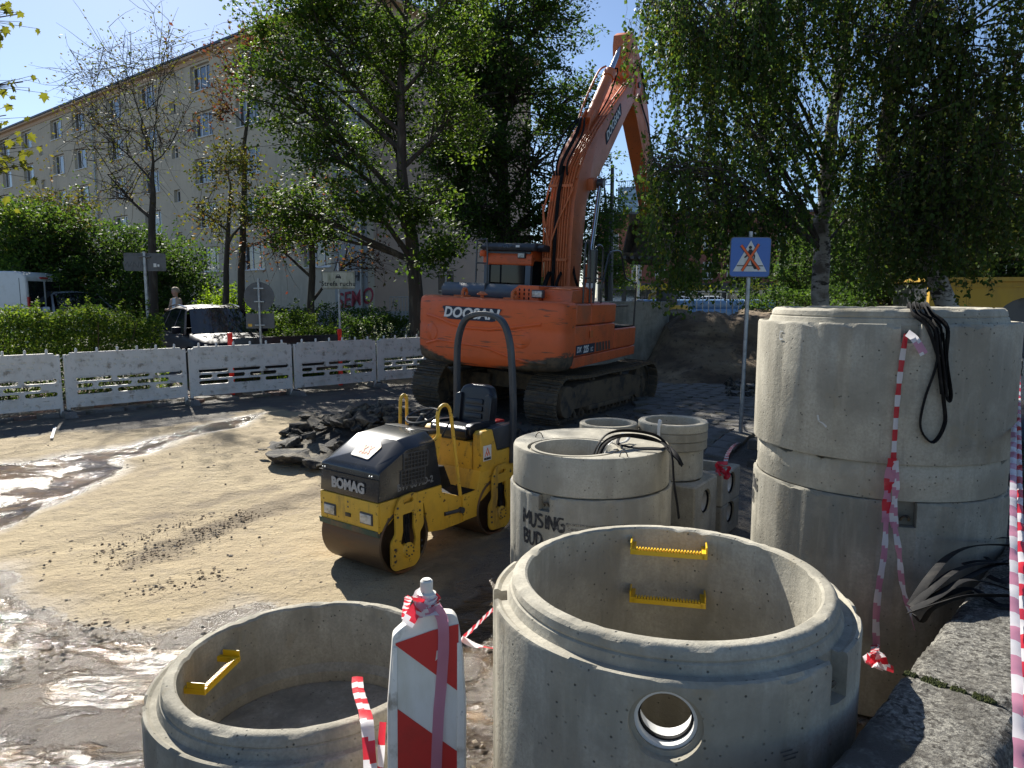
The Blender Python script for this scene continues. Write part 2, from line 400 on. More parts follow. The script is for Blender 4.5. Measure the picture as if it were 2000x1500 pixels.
def axis_pts(lo, f0, f1, hi, step, grow=1.22):
    a = list(np.arange(f0, f1 + 1e-6, step)); s = step; x = a[-1]
    while x < hi: s *= grow; x += s; a.append(min(x, hi))
    s = step; x = a[0]
    while x > lo: s *= grow; x -= s; a.insert(0, max(x, lo))
    return np.array(a)
gx = axis_pts(-600, -8.5, 3.2, 600, .06); gy = axis_pts(-40, 1.2, 12.0, 1500, .06)
GX, GY = np.meshgrid(gx, gy); P2 = np.stack([GX.ravel(), GY.ravel()], 1)
def vsm(a, b, x): t = np.clip((x - a) / (b - a), 0, 1); return t * t * (3 - 2 * t)
S = -.648 * (P2[:, 0] + 7.95) + .761 * (P2[:, 1] - 12.65)
Z = .34 * vsm(6.8, 11.6, P2[:, 1]) + .42 * vsm(.6, 6, S) + .2 * vsm(8, 30, S)
fine = (P2[:, 0] > -12) & (P2[:, 0] < 5) & (P2[:, 1] > 1) & (P2[:, 1] < 14)
sand_poly = gpoly([(-700, 900), (0, 852), (150, 842), (300, 838), (400, 822), (520, 795), (610, 805), (640, 850), (700, 880), (860, 930), (1010, 985), (990, 1050), (880, 1140), (800, 1200), (500, 1200), (330, 1240), (0, 1400), (-900, 1500)])
wetA = gpoly([(-500, 935), (0, 905), (60, 900), (150, 885), (260, 868), (330, 848), (430, 822), (520, 802), (470, 832), (405, 845), (345, 860), (290, 885), (225, 897), (255, 910), (225, 928), (150, 965), (60, 1003), (0, 1030), (-500, 1200)])
wetB = gpoly([(-900, 1060), (0, 1100), (60, 1165), (130, 1205), (220, 1232), (330, 1240), (470, 1180), (600, 1200), (560, 1350), (500, 1700), (-400, 1900), (-1200, 1500)])
wetC = gpoly([(850, 1180), (905, 1135), (960, 1110), (1010, 1150), (980, 1500), (960, 1900), (850, 1900)])
wetD = [(.9, 1.6), (1.3, 2.4), (2.2, 3.4), (3.0, 4.1), (2.6, 4.3), (1.6, 3.7), (1.2, 3.0), (.6, 2.0)]
mudE = gpoly([(240, 1085), (430, 1012), (560, 966), (640, 946), (640, 968), (500, 1020), (340, 1085), (250, 1105)])
darkF = gpoly([(830, 1120), (900, 1040), (1010, 1040), (1000, 1200), (880, 1200)])  # darker patch of ground right of the roller
def soft(p, r=.35): return np.clip(.5 + poly_sd(P2, p) / (2 * r), 0, 1)
A_sand = soft(sand_poly, .5)
A_wet = np.maximum.reduce([soft(wetA, .25), soft(wetB, .4), soft(wetC, .3), soft(wetD, .3)])
A_mud = np.maximum.reduce([soft(mudE, .25), soft(darkF, .4), .8 * soft(gpoly([(200, 1030), (420, 975), (600, 930), (640, 925), (640, 932), (430, 990), (210, 1045)]), .2)])  # mud of the wheel tracks, plus the darker patch by the roller
idx = np.where(fine)[0]; dz = np.zeros(len(P2))
for i in idx:
    x, y = P2[i]
    a = mnoise.noise(Vector((x * .8, y * .8, 0))) * .022 + mnoise.noise(Vector((x * 3.1, y * 3.1, 3))) * .008
    r = mnoise.noise(Vector(((x * .8 + y * .6) * .5, (y * .8 - x * .6) * 4.0, 7)))
    a += r * .012 + max(0, mnoise.noise(Vector((x * 11, y * 11, 5)))) * .008
    dz[i] = a
edge = np.clip(np.minimum.reduce([P2[:, 0] + 12, 5 - P2[:, 0], P2[:, 1] - 1, 14 - P2[:, 1]]), 0, 1)
Z = Z + dz * edge - .03 * A_wet + .02 * (A_mud * (dz * 40 + .2))
me = bpy.data.meshes.new('ground'); nx, ny = len(gx), len(gy)
vv = np.stack([P2[:, 0], P2[:, 1], Z], 1)
i0 = (np.arange(ny - 1)[:, None] * nx + np.arange(nx - 1)[None]).ravel(); fc = np.stack([i0, i0 + 1, i0 + nx + 1, i0 + nx], 1)
me.vertices.add(len(vv)); me.vertices.foreach_set('co', vv.ravel()); me.loops.add(fc.size); me.loops.foreach_set('vertex_index', fc.ravel())
me.polygons.add(len(fc)); me.polygons.foreach_set('loop_start', np.arange(0, fc.size, 4)); me.update()
me.polygons.foreach_set('use_smooth', [True] * len(fc))
for nm, arr in (('sand', A_sand), ('wet', A_wet), ('mud', A_mud), ('flow', np.maximum(soft(wetB, .2), soft(wetC, .2)))):
    at = me.attributes.new(nm, 'FLOAT', 'POINT'); at.data.foreach_set('value', arr.astype(np.float32))
def ground_material():
    m, t, b = node_mat('site_ground'); v = vec_of(t)
    def attr(n): a = N(t, 'ShaderNodeAttribute', attribute_name=n); return a.outputs['Fac']
    def edge(n, sc, amt, lo, hi, st=(1, 1, 1)):
        nn = N(t, 'ShaderNodeTexNoise', i_Scale=sc, i_Detail=7, i_Roughness=.6); t.links.new(vec_of(t, st), nn.inputs['Vector'])
        s = mth(t, 'ADD', attr(n), mth(t, 'MULTIPLY', mth(t, 'SUBTRACT', nn.outputs[0], .5), amt))
        r = N(t, 'ShaderNodeMapRange', i_1=lo, i_2=hi); t.links.new(s, r.inputs[0]); return r.outputs[0]
    sandf = edge('sand', 1.6, 1.2, .42, .62)
    wet = edge('wet', 2.2, .9, .46, .54); core0 = edge('wet', 2.0, 1.1, .60, .70); patch = nz(t, vec_of(t, (.8, 1.25, 1)), 1.9, lo=.42, hi=.49, dist=.8); flw = attr('flow'); core = mth(t, 'MULTIPLY', core0, mixf(t, flw, mth(t, 'MAXIMUM', patch, .45), patch)); damp = edge('wet', 1.4, .9, .12, .55); mud = edge('mud', 2.5, 1.6, .35, .7)
    # sand
    c = mixc(t, nz(t, v, 1.1, lo=.38, hi=.66), (.37, .295, .175), (.30, .235, .14))
    c = mixc(t, mth(t, 'MULTIPLY', nz(t, vec_of(t, (1.0, 1.2, 1)), 3.4, lo=.54, hi=.72), .55), c, (.20, .165, .12))
    c = mixc(t, nz(t, v, 38, lo=.62, hi=.70), c, (.08, .065, .05))
    c = mixc(t, mth(t, 'MULTIPLY', nz(t, v, 90, lo=.4, hi=.7), .4), c, (.40, .33, .24))
    c = mixc(t, mth(t, 'MULTIPLY', mud, .55), c, (.085, .065, .048))
    # asphalt
    a = mixc(t, nz(t, v, 2.0, lo=.4, hi=.62), (.105, .098, .088), (.17, .15, .118))
    a = mixc(t, nz(t, v, 90, lo=.55, hi=.68), a, (.19, .18, .16))
    a = mixc(t, nz(t, v, 55, lo=.58, hi=.66), a, (.03, .029, .028))
    far = N(t, 'ShaderNodeSeparateXYZ'); t.links.new(v, far.inputs[0])
    c = mixc(t, mth(t, 'MULTIPLY', nz(t, v, 14, lo=.60, hi=.68), .45), c, (.15, .12, .085))
    c = mixc(t, sandf, a, c)
    c = mixc(t, mth(t, 'MULTIPLY', damp, .45), c, (.10, .075, .055))
    c = mixc(t, mth(t, 'MULTIPLY', wet, .8), c, mixc(t, core0, (.13, .10, .068), (.085, .060, .036)))
    c = mixc(t, mth(t, 'MULTIPLY', core, .85), c, mixc(t, nz(t, vec_of(t, (.7, 1.3, 1)), 1.8, lo=.42, hi=.62), (.04, .03, .022), (.17, .11, .055)))
    t.links.new(c, b.inputs['Base Color'])
    r = mixf(t, damp, .88, .5); flow = nz(t, vec_of(t, (.35, 1.7, 1)), 3.0, lo=.42, hi=.6)
    r = mixf(t, wet, r, .23); r = mixf(t, core, r, mixf(t, flow, .06, .14)); t.links.new(r, b.inputs['Roughness'])
    sp = mixf(t, wet, .25, 1.0); sp = mixf(t, core, sp, .22); t.links.new(sp, b.inputs['Specular IOR Level'])
    n1 = N(t, 'ShaderNodeTexNoise', i_Scale=28, i_Detail=7, i_Roughness=.7); t.links.new(v, n1.inputs['Vector'])
    n2 = N(t, 'ShaderNodeTexNoise', i_Scale=5, i_Detail=5, i_Roughness=.6); t.links.new(vec_of(t, (1, 1.2, 1)), n2.inputs['Vector'])
    n3 = N(t, 'ShaderNodeTexNoise', i_Scale=9, i_Detail=4, i_Roughness=.55, i_Distortion=1.0); t.links.new(vec_of(t, (.7, 1.5, 1)), n3.inputs['Vector'])
    dryh = mth(t, 'ADD', mth(t, 'MULTIPLY', n1.outputs[0], .022), mth(t, 'MULTIPLY', n2.outputs[0], .05))
    rimh = mth(t, 'ADD', mth(t, 'MULTIPLY', n2.outputs[0], .03), mth(t, 'MULTIPLY', n1.outputs[0], .028))
    weth = mth(t, 'ADD', mth(t, 'MULTIPLY', n3.outputs[0], .022), mth(t, 'MULTIPLY', n1.outputs[0], .005))
    h = mixf(t, wet, dryh, rimh); h = mixf(t, core, h, mth(t, 'MULTIPLY', weth, mixf(t, flw, .35, 1.0)))
    bp = N(t, 'ShaderNodeBump', i_Strength=1, i_Distance=1); t.links.new(h, bp.inputs['Height']); t.links.new(bp.outputs[0], b.inputs['Normal'])
    return m
M['ground'] = ground_material(); me.materials.append(M['ground'])
tag(link('ground', me), kind='structure')

def hash_rocks(count, area, size, matk, name, label, zoff=0, fn=None, cat='stones', flat=.6):
    mb = MB(); base = [(1, 0, 0), (-1, 0, 0), (0, 1, 0), (0, -1, 0), (0, 0, 1), (0, 0, -1)]
    fs = [(0, 2, 4), (2, 1, 4), (1, 3, 4), (3, 0, 4), (2, 0, 5), (1, 2, 5), (3, 1, 5), (0, 3, 5)]; k = 0
    while k < count:
        x = rnd.uniform(area[0], area[1]); y = rnd.uniform(area[2], area[3])
        if fn and not fn(x, y): continue
        k += 1; s = size[0] + (size[1] - size[0]) * rnd.random() ** 4; q = rnd.uniform(0, PI)
        sx, sy, sz = s * rnd.uniform(.6, 1.2), s * rnd.uniform(.6, 1.2), s * rnd.uniform(.4, .9) * flat
        z = ground_z(x, y) + zoff
        vs = []
        for b in base:
            p = Vector((b[0] * sx, b[1] * sy, b[2] * sz)) * rnd.uniform(.8, 1.2)
            vs.append((x + p.x * math.cos(q) - p.y * math.sin(q), y + p.x * math.sin(q) + p.y * math.cos(q), z + p.z + sz * .3))
        mb.add(vs, fs)
    o = mb.build(name, matk, fix=False, smooth=0); return tag(o, label, cat, kind='stuff')
hash_rocks(2600, (-8, 1.5, 2.2, 11.5), (.004, .026), 'stone', 'pebbles', 'small brown pebbles and crumbs scattered over the sandy ground', fn=lambda x, y: abs(x) < y * .75 + .5)
ck = [gpoly(l) for l in ([(250, 1095), (330, 1068), (430, 1028), (500, 1000), (560, 975), (640, 958)], [(300, 1150), (360, 1150), (420, 1128), (470, 1138)], [(60, 1290), (140, 1232), (240, 1250)], [(210, 1075), (300, 1040), (380, 1010)])]
def clod_at(x, y):
    d = min(math.dist((x, y), (a[0] + (b[0] - a[0]) * t / 4, a[1] + (b[1] - a[1]) * t / 4)) + (.0, .05, .06, .08)[i] for i, l in enumerate(ck) for a, b in zip(l, l[1:]) for t in range(5))
    return d < abs(rnd.gauss(0, .16)) + .03
hash_rocks(2300, (-4.6, -1.0, 4.3, 9.5), (.005, .024), 'trackmud', 'soil_clods', 'dark soil crumbs along the wheel track in the sand', fn=clod_at)
hash_rocks(1100, (-.75, 1.9, 1.7, 5.0), (.006, .026), 'stone', 'gravel', 'wet dark gravel between the concrete rings', fn=lambda x, y: (x + 1) ** 2 + (y - 3.4) ** 2 > .64 and (x - .67) ** 2 + (y - 2.94) ** 2 > .64)
hash_rocks(700, (-1.5, 2.2, 9.6, 13.5), (.01, .06), 'asphalt_chunk', 'asphalt_crumbs', 'black asphalt crumbs round the heap and the tracks')

# ---- broken asphalt slabs: every chunk is a thing
def chunk_mesh(k, flat):
    bm = bmesh.new(); r2 = random.Random(k)
    for i in range(16):
        a = r2.uniform(0, 2 * PI); r = r2.uniform(.65, 1)
        bm.verts.new((r * math.cos(a), r * math.sin(a) * r2.uniform(.6, .9), r2.choice((-1, 1)) * flat * r2.uniform(.75, 1)))
    res = bmesh.ops.convex_hull(bm, input=bm.verts)
    bmesh.ops.delete(bm, geom=[v for v in bm.verts if not v.link_faces], context='VERTS')
    bmesh.ops.bevel(bm, geom=list(bm.edges), offset=.04, segments=1, affect='EDGES')
    bmesh.ops.subdivide_edges(bm, edges=[e for e in bm.edges if e.calc_length() > .35], cuts=1)
    for v in bm.verts:
        v.co += Vector([mnoise.noise(v.co * 3 + Vector((k * 7 + j * 3, 0, 0))) * .10 for j in range(3)])
    me = bpy.data.meshes.new('asphalt_chunk'); bm.to_mesh(me); bm.free(); me.materials.append(M['asphalt_chunk']); return me
chunks = [chunk_mesh(k, .2 + .05 * (k % 5)) for k in range(10)]
def heap_h(x, y):
    return .42 * math.exp(-(((x + 2.15) / 1.0) ** 2 + ((y - 10.6) / .75) ** 2)) + .16 * math.exp(-(((x + .7) / 1.1) ** 2 + ((y - 10.6) / .8) ** 2))
n_ = 0
for k in range(190):
    x = rnd.gauss(-2.1, .75) if k < 150 else rnd.gauss(-.7, .8); y = 10.55 + rnd.gauss(0, .5)
    if x < -3.5: x = -3.2 + rnd.random()
    h = heap_h(x, y); s = rnd.uniform(.06, .16) if k % 4 else rnd.uniform(.15, .26)
    me_ = chunks[k % 10]; o = link('asphalt_chunk', me_, loc=(x, y, ground_z(x, y) + h * .95 + s * .14), rot=(rnd.uniform(-.5, .5), rnd.uniform(-.5, .5), rnd.uniform(0, 6)))
    o.scale = (s, s, s * rnd.uniform(.8, 1.2)); tag(o, 'jagged chunk of broken black asphalt in the heap behind the roller', 'rubble', 'broken asphalt chunks in the heap behind the roller')
for (px, py, s, lb) in ((562, 893, .42, 'long flat asphalt slab lying alone at the left foot of the heap'), (515, 880, .10, 'small dark asphalt lump left of the flat slab'), (543, 876, .08, 'tiny asphalt lump just above the flat slab'),
                        (600, 815, .22, 'thin asphalt slab at the far left top of the heap'), (622, 912, .13, 'asphalt lump near the hood of the roller')):
    p = atz(px, py, .2); p = atz(px, py, ground_z(p.x, p.y) + .04)
    o = link('asphalt_piece' if s > .2 else 'asphalt_lump', chunks[int(s * 100) % 10], loc=(p.x, p.y, p.z + .02), rot=(.05, -.06, -.3)); o.scale = (s, s * .8, s * .5); tag(o, lb, 'rubble')
mb = MB(); nn_ = 26
vs = []; fs = []
for j in range(nn_):
    for i in range(40):
        x = -3.6 + 4.4 * i / 39; y = 9.3 + 2.5 * j / (nn_ - 1); h = heap_h(x, y)
        vs.append((x, y, ground_z(x, y) + h * .62 + mnoise.noise(Vector((x * 5, y * 5, 1))) * .06 * min(1, h * 12) - .03))
for j in range(nn_ - 1):
    for i in range(39): a = j * 40 + i; fs.append((a, a + 1, a + 41, a + 40))
mb.add(vs, fs); tag(mb.build('asphalt_rubble', 'asphalt_chunk', fix=False), 'fine black rubble filling the heap of broken asphalt', 'rubble', kind='stuff')

# ---- earth bank behind the excavator
M['bank'] = mat('bank_soil', (.19, .135, .078), [((.085, .058, .036), .9, .42, .6, (1, 1, 2.2)), ((.30, .22, .13), 1.6, .55, .72, (.6, .6, 2)), ((.05, .038, .026), 9, .56, .68)], rough=.95, bump=[(9, .9), (40, .9)])
mb = MB(); vs = []; fs = []; nu, nv = 120, 56
for j in range(nv):
    for i in range(nu):
        x = 3.6 + 15 * i / (nu - 1); f = j / (nv - 1); y = 16.6 + 7.5 * f
        yy = y - .15 * (x - 4) - .35 * mnoise.noise(Vector((x * .7, 0, 2)))
        top = 1.72 + .1 * math.sin(x * 1.7) + .12 * mnoise.noise(Vector((x, y * .5, 0))) - .55 * smst(5.6, 3.8, x)
        h = top * (.28 * smst(17.0, 17.9, yy) + .72 * smst(17.9, 19.9, yy)) * (1 - smst(22.5, 24, y)) * smst(3.5, 5.0, x + (y - 17) * .1)
        q = Vector((x * 2.2, y * 2.2, h * 2.5)); h += (mnoise.noise(q) * .16 + mnoise.noise(q * 3) * .06) * min(1, h * 3)
        vs.append((x, y, .30 + h))
for j in range(nv - 1):
    for i in range(nu - 1): a = j * nu + i; fs.append((a, a + 1, a + nu + 1, a + nu))
mb.add(vs, fs); tag(mb.build('earth_bank', 'bank', fix=False), kind='structure')
for k in range(46):
    px = rnd.uniform(1415, 1492); py = rnd.uniform(742, 778); p = atz(px, py, .36); s = rnd.uniform(.06, .18)
    o = link('dug_up_stone', chunks[k % 10], loc=(p.x, p.y, ground_z(p.x, p.y) + s * .3), rot=(rnd.random(), rnd.random(), rnd.random() * 6)); o.scale = (s, s, s)
    tag(o, 'dark dug up paving stone in the small heap left of the tall ring stack', 'rubble', 'dug up paving stones heaped by the tall stack')

# ---- pavements laid with separate slabs
M['slab'] = mat('paving_slab', (.17, .16, .145), [((.10, .095, .085), 3, .45, .62), ((.27, .25, .22), 24, .56, .7), ((.14, .12, .07), 1.0, .52, .7)], rough=.9, bump=[(30, .6)])
M['slab2'] = mat('paving_slab_red', (.21, .125, .095), [((.13, .10, .085), 4, .45, .62)], rough=.9, bump=[(30, .6)])
def slab_mesh(m, w_=.345, h_=.345, t_=.07):
    mb = MB().box((-w_ / 2, -h_ / 2, -t_), (w_ / 2, h_ / 2, 0)); return mb.mesh('paving_slab', m, bevel=.008, seg=1)
sl = [slab_mesh('slab'), slab_mesh('slab'), slab_mesh('slab2')]
def base_sheet(name, pts, m, dz):
    mb = MB(); mb.add([(x, y, ground_z(x, y) + dz) for x, y in pts], [tuple(range(len(pts)))]); o = mb.build(name, m, fix=False); return tag(o, kind='structure')
def pave(name, org, ang, nu, nv, step, keep, meshes, dz=.055):
    root = bpy.data.objects.new(name, None); col.objects.link(root); tag(root, kind='structure')
    c, s = math.cos(ang), math.sin(ang); k = 0
    for i in range(nu):
        for j in range(nv):
            x = org[0] + c * i * step - s * j * step; y = org[1] + s * i * step + c * j * step
            if not keep(i, j, x, y): continue
            z = ground_z(x, y) + dz + rnd.uniform(-.006, .006); e = .1
            gxn = (ground_z(x + e, y) - ground_z(x - e, y)) / .2; gyn = (ground_z(x, y + e) - ground_z(x, y - e)) / .2
            q = Vector((-gxn + rnd.uniform(-.015, .015), -gyn + rnd.uniform(-.015, .015), 1)).normalized().to_track_quat('Z', 'Y')
            o = link('paving_slab', meshes[k % len(meshes)], root); k += 1
            o.matrix_local = Matrix.Translation((x, y, z)) @ q.to_matrix().to_4x4() @ Matrix.Rotation(ang + rnd.uniform(-.015, .015) + rnd.choice((0, PI / 2)), 4, 'Z')
    return root
pave('pavement', (2.9, 9.9), R(57), 22, 12, .355, lambda i, j, x, y: 1.9 < x < 7 and 9.8 < y < 17 and x > .13 * y + .7, [sl[0], sl[1]])
fa = math.atan2(1.45, 1.55)
pave('footpath', (-11.6, 9.4), fa, 27, 7, .355, lambda i, j, x, y: rnd.random() > .04 and (j > 1 or rnd.random() > .3), [sl[0], sl[1], sl[0], sl[2]])
mk = MB(); p = gpoly([(98, 860), (104, 860), (111, 838), (105, 838)])
mk.add([(x, y, ground_z(x, y) + .032) for x, y in p], [(0, 1, 2, 3)]); tag(mk.build('road_marking', 'whitepaint', fix=False), kind='structure')

# ---- low wall of dark blocks with grass behind the inspection chambers
M['darkblock'] = mat('dark_wall_block', (.075, .07, .06), [((.12, .11, .09), 8, .5, .7), ((.04, .045, .02), 3, .5, .65)], rough=.95, bump=[(25, .8)])
t_ = thing('low_block_wall', 'low dark wall of weathered blocks with grass on top beside the sign post', 'wall')
a_ = Vector((3.35, 9.35, 0)); d_ = Vector((.82, -.57, 0)).normalized()
bk = MB().box((-.195, -.09, 0), (.195, .09, .135)).mesh('block', 'darkblock', bevel=.012, seg=1)
for r_ in range(3):
    for i in range(9):
        p = a_ + d_ * (.4 * i + (.2 if r_ % 2 else 0)); link('block', bk, t_, (p.x, p.y, .15 + .14 * r_), (0, 0, math.atan2(d_.y, d_.x)))
# ---- retaining wall at the photographer's feet
WU = Vector((.692, .722, 0)); WN = Vector((.722, -.692, 0))
wt = thing('retaining_wall', 'weathered rough concrete block wall running along the right foreground', 'wall')
joint_t = WU.dot(atz(1770, 1312, 1.0))
def wall_block(t0, t1):
    mb = MB(); nu, nv, nh = int((t1 - t0) / .035), 12, 12; W_ = .40
    vs = []; fs = []; sec = []
    for v in range(nh + 1): sec.append((-.734, 1.0 * v / nh))
    for v in range(1, nv + 1): sec.append((-.734 + W_ * v / nv, 1.0))
    for v in range(1, nh + 1): sec.append((-.734 + W_, 1.0 - v / nh))
    for i in range(nu + 1):
        t = t0 + .008 + (t1 - t0 - .016) * i / nu
        for k, (n, z) in enumerate(sec):
            nn = n; zz = z
            if k in (nh, nh + nv): zz -= .018; nn += .012 if k == nh else -.012
            if i in (0, nu): zz -= .012 * (z > .9)
            p = WU * t + WN * nn; p.z = zz
            d = mnoise.noise(p * 7) * .010 + mnoise.noise(p * 19) * .007
            e = (k in (nh - 1, nh, nh + 1, nh + nv, nh + nv - 1)) * abs(mnoise.noise(p * 11)) * .035
            p += Vector((0, 0, d - e)) if z > .98 else WN * (d * (1 if n > -.5 else -1))
            vs.append(p)
    m_ = len(sec)
    for i in range(nu):
        for k in range(m_ - 1): a = i * m_ + k; fs.append((a, a + 1, a + m_ + 1, a + m_))
    fs.append(tuple(range(m_))); fs.append(tuple(nu * m_ + k for k in range(m_))[::-1])
    mb.add(vs, fs); return mb
for k in range(-3, 6):
    wall_block(joint_t + k * 1.25, joint_t + (k + 1) * 1.25).build('concrete_block', 'lichen', wt)
mb = MB()
for k in range(1500):        # moss growing in the joint
    q = rnd.uniform(0, .30); wd_ = .011 * (1 + 1.2 * mnoise.noise(Vector((q * 18, 0, 4))))
    if mnoise.noise(Vector((q * 30, 7, 1))) < -.28: continue
    p = WU * (joint_t + rnd.gauss(0, max(.003, wd_))) + WN * (-.72 + q); s = rnd.uniform(.0016, .0055)
    mb.add([(p.x - s, p.y - s, .992), (p.x + s, p.y - s, .992), (p.x + s, p.y + s, .992), (p.x - s, p.y + s, .992), (p.x, p.y, .995 + s * 1.3)], [(0, 1, 4), (1, 2, 4), (2, 3, 4), (3, 0, 4)])
tag(mb.build('moss', 'moss', wt, fix=False), 'strip of green moss in the joint', kind='stuff')
M['litter'] = mat('leaf_litter_soil', (.075, .055, .038), [((.17, .12, .07), 26, .5, .66), ((.03, .024, .018), 8, .5, .66)], rough=.95, bump=[(40, 1.0)])
mb = MB(); vs = []; fs = []
for i in range(90):
    for j in range(30):
        t = -2.5 + .17 * i; n = -.336 + .02 * j * (1 + j * .35); p = WU * t + WN * n
        vs.append((p.x, p.y, .80 + .03 * mnoise.noise(Vector((p.x * 3, p.y * 3, 0))) - .05 * smst(.1, 0, n + .336)))
for i in range(89):
    for j in range(29): a = i * 30 + j; fs.append((a, a + 1, a + 31, a + 30))
mb.add(vs, fs); tag(mb.build('raised_ground', 'litter', fix=False), kind='structure')
# ================================================================== BUILDINGS AND FAR THINGS
M['render_grey'] = mat('beige_render', (.54, .475, .36), [((.45, .40, .31), .35, .42, .62), ((.58, .52, .41), 5, .5, .75, (1, 1, .3)), ((.34, .30, .23), 1.3, .6, .74, (1, 1, .12))], rough=.9, bump=[(60, .1)])
M['render_pink'] = mat('pinkish_render', (.50, .37, .28), [((.43, .33, .26), .5, .42, .62)], rough=.9)
M['render_pale'] = mat('pale_panel', (.36, .37, .36), [((.30, .30, .295), .8, .45, .62)], rough=.9)
M['plinth'] = mat('plinth_render', (.30, .30, .29), rough=.9)
M['cornice'] = mat('cornice_render', (.50, .36, .25), rough=.85)
M['winframe'] = mat('white_window_frame', (.66, .67, .68), rough=.4)
M['winglass'] = mat('window_glass', (.03, .035, .042), rough=.05, spec=.9, coat=.7)
M['curtain'] = mat('curtain', (.50, .50, .48), [((.3, .3, .3), 30, .4, .6, (1, 1, .02))], rough=.9)
M['metalroof'] = mat('dark_metal_roof', (.06, .075, .10), rough=.5, metal=.4)
M['brick'] = mat('red_brick_wall', (.26, .10, .07), [((.19, .085, .065), 1.2, .4, .6), ((.22, .10, .07), 20, .5, .7, (1, 1, 3))], rough=.9)
FD = Vector((-.787, .617, 0)); FN = Vector((-.617, -.787, 0)); FC = Vector((-6.35, 32, 0)); GD = Vector((.617, .787, 0))
bld = thing('apartment_block', 'long grey five storey apartment block with white windows behind the trees', 'building', (FC.x, FC.y, .8), math.atan2(FD.y, FD.x))
# local: x along the facade (to the left in view), y into the building is -y -> facade faces +y side
# facade plane y=0, interior at y<0
LEN = 78; TOP = 14.42
wins = []   # (x, small)
cols_ = [3.6, 8.9, 13.2, 19.3, 23.6, 28.9, 32.6, 38.2, 42.8, 48.4, 52.6, 58.2, 62.4, 68, 72.4]
small = [16.3, 35.6, 55.3]
zc = [3.72, 6.1, 8.5, 10.93, 13.35]
holes = []
for x in cols_:
    for z in zc: holes.append((x - 1.0, z - .68, x + 1.0, z + .68))
for x in small:
    for z in [v - 1.1 for v in zc[1:]] : holes.append((x - .35, z - .35, x + .35, z + .35))
Xf = Matrix(((1, 0, 0, 0), (0, 0, 1, 0), (0, 1, 0, 0), (0, 0, 0, 1)))   # XY -> XZ, thickness along Y
me_ = plate_mesh('facade_wall', [(0, 0), (LEN, 0), (LEN, TOP - .27), (0, TOP - .27)], [[(a, b), (c, b), (c, d), (a, d)] for a, b, c, d in holes], .36, 'render_grey', Matrix.Translation((0, -.18, 0)) @ Xf)
link('facade_wall', me_, bld)
mb = MB().box((-.0, -12, 0), (.25, -.362, TOP)); mb.build('gable_wall', 'render_pink', bld)
mb = MB().box((.0, -12, 0), (LEN, -11.7, TOP)); mb.box((LEN - .3, -11.7, 0), (LEN, -.37, TOP)); mb.build('rear_wall', 'render_grey', bld)
mb = MB().box((.26, -11.6, TOP - .2), (LEN - .4, -.4, TOP - .1)); mb.box((.3, -1.2, 0), (LEN - .4, -1.1, TOP - .3)); mb.build('inner_wall', 'dgrey', bld)
mb = MB().box((0.002, -.36, TOP - .27), (LEN, .05, TOP - .03)); mb.build('frieze', 'cornice', bld)
mb = MB().box((-.5, -12.4, TOP - .02), (LEN + .4, .28, TOP + .10)); mb.build('eaves', 'cornice', bld, bevel=.03)
mb = MB(); mb.add([(-.52, -12.42, TOP + .105), (LEN + .42, -12.42, TOP + .105), (LEN + .42, .34, TOP + .105), (-.52, .34, TOP + .105), (-.52, -12.42, TOP + .22), (LEN + .42, -12.42, TOP + .22), (LEN + .42, .34, TOP + .22), (-.52, .34, TOP + .22)], [(0, 3, 2, 1), (4, 5, 6, 7), (0, 1, 5, 4), (1, 2, 6, 5), (2, 3, 7, 6), (3, 0, 4, 7)]); mb.build('roof', 'metalroof', bld)
mb = MB().box((-.03, -11.9, 0), (LEN + .03, .04, 1.0)); mb.build('plinth', 'plinth', bld)
# pale end panels of the last bay, as seen near the corner
mb = MB().box((.02, .002, 1.0), (2.3, .02, TOP - .27)); mb.build('pale_panel', 'render_pale', bld)
def wmesh(w_, h_):
    f = MB(); t = .07
    f.box((-w_ / 2, 0, -h_ / 2), (w_ / 2, .06, -h_ / 2 + t)); f.box((-w_ / 2, 0, h_ / 2 - t), (w_ / 2, .06, h_ / 2))
    xs = [-w_ / 2, w_ / 2 - t] + ([-w_ / 6 - t / 2, w_ / 6 - t / 2] if w_ > 1 else [])
    for x in xs: f.box((x, .001, -h_ / 2 + t), (x + t, .061, h_ / 2 - t))
    return f.mesh('window_frame', 'winframe')
wf = wmesh(1.98, 1.34); wf2 = wmesh(.68, .68)
pn = MB().box((-.96, .02, -.64), (.96, .03, .64)).mesh('window_pane', 'winglass'); pn2 = MB().box((-.32, .02, -.32), (.32, .03, .32)).mesh('window_pane', 'winglass')
sill = MB().box((-1.05, 0, -.04), (1.05, .3, 0)).mesh('window_sill', 'winframe')
cvs = []
for k in range(4):
    c = MB(); 
    for i in range(14):
        if (i * 7 + k * 3) % 11 < 3 + k: continue
        x = -.93 + i * .133; c.add([(x, .0 - .02 * (i % 2), -.62), (x + .133, -.02 * ((i + 1) % 2), -.62), (x + .133, -.02 * ((i + 1) % 2), .62), (x, -.02 * (i % 2), .66)], [(0, 1, 2, 3)])
    cvs.append(c.mesh('curtain', 'curtain', fix=False))
k = 0
for (a, b, c, d) in holes:
    big = c - a > 1; x, z = (a + c) / 2, (b + d) / 2
    o = link('window', wf if big else wf2, bld, (x, -.25, z)); p_ = link('window_pane', pn if big else pn2, o)
    if big:
        link('window_sill', sill, o, (0, 0.03, -.67)); link('curtain', cvs[(k * 5 + 1) % 4], o, (0, -.06, 0)); k += 1
for x in (-.0, 26.3, 45.6):
    mb = MB(); mb.tube([(x + .3, .12, 1), (x + .3, .12, TOP - .3), (x + .3, .4, TOP)], .06, 8); mb.build('downpipe', 'galv', bld)
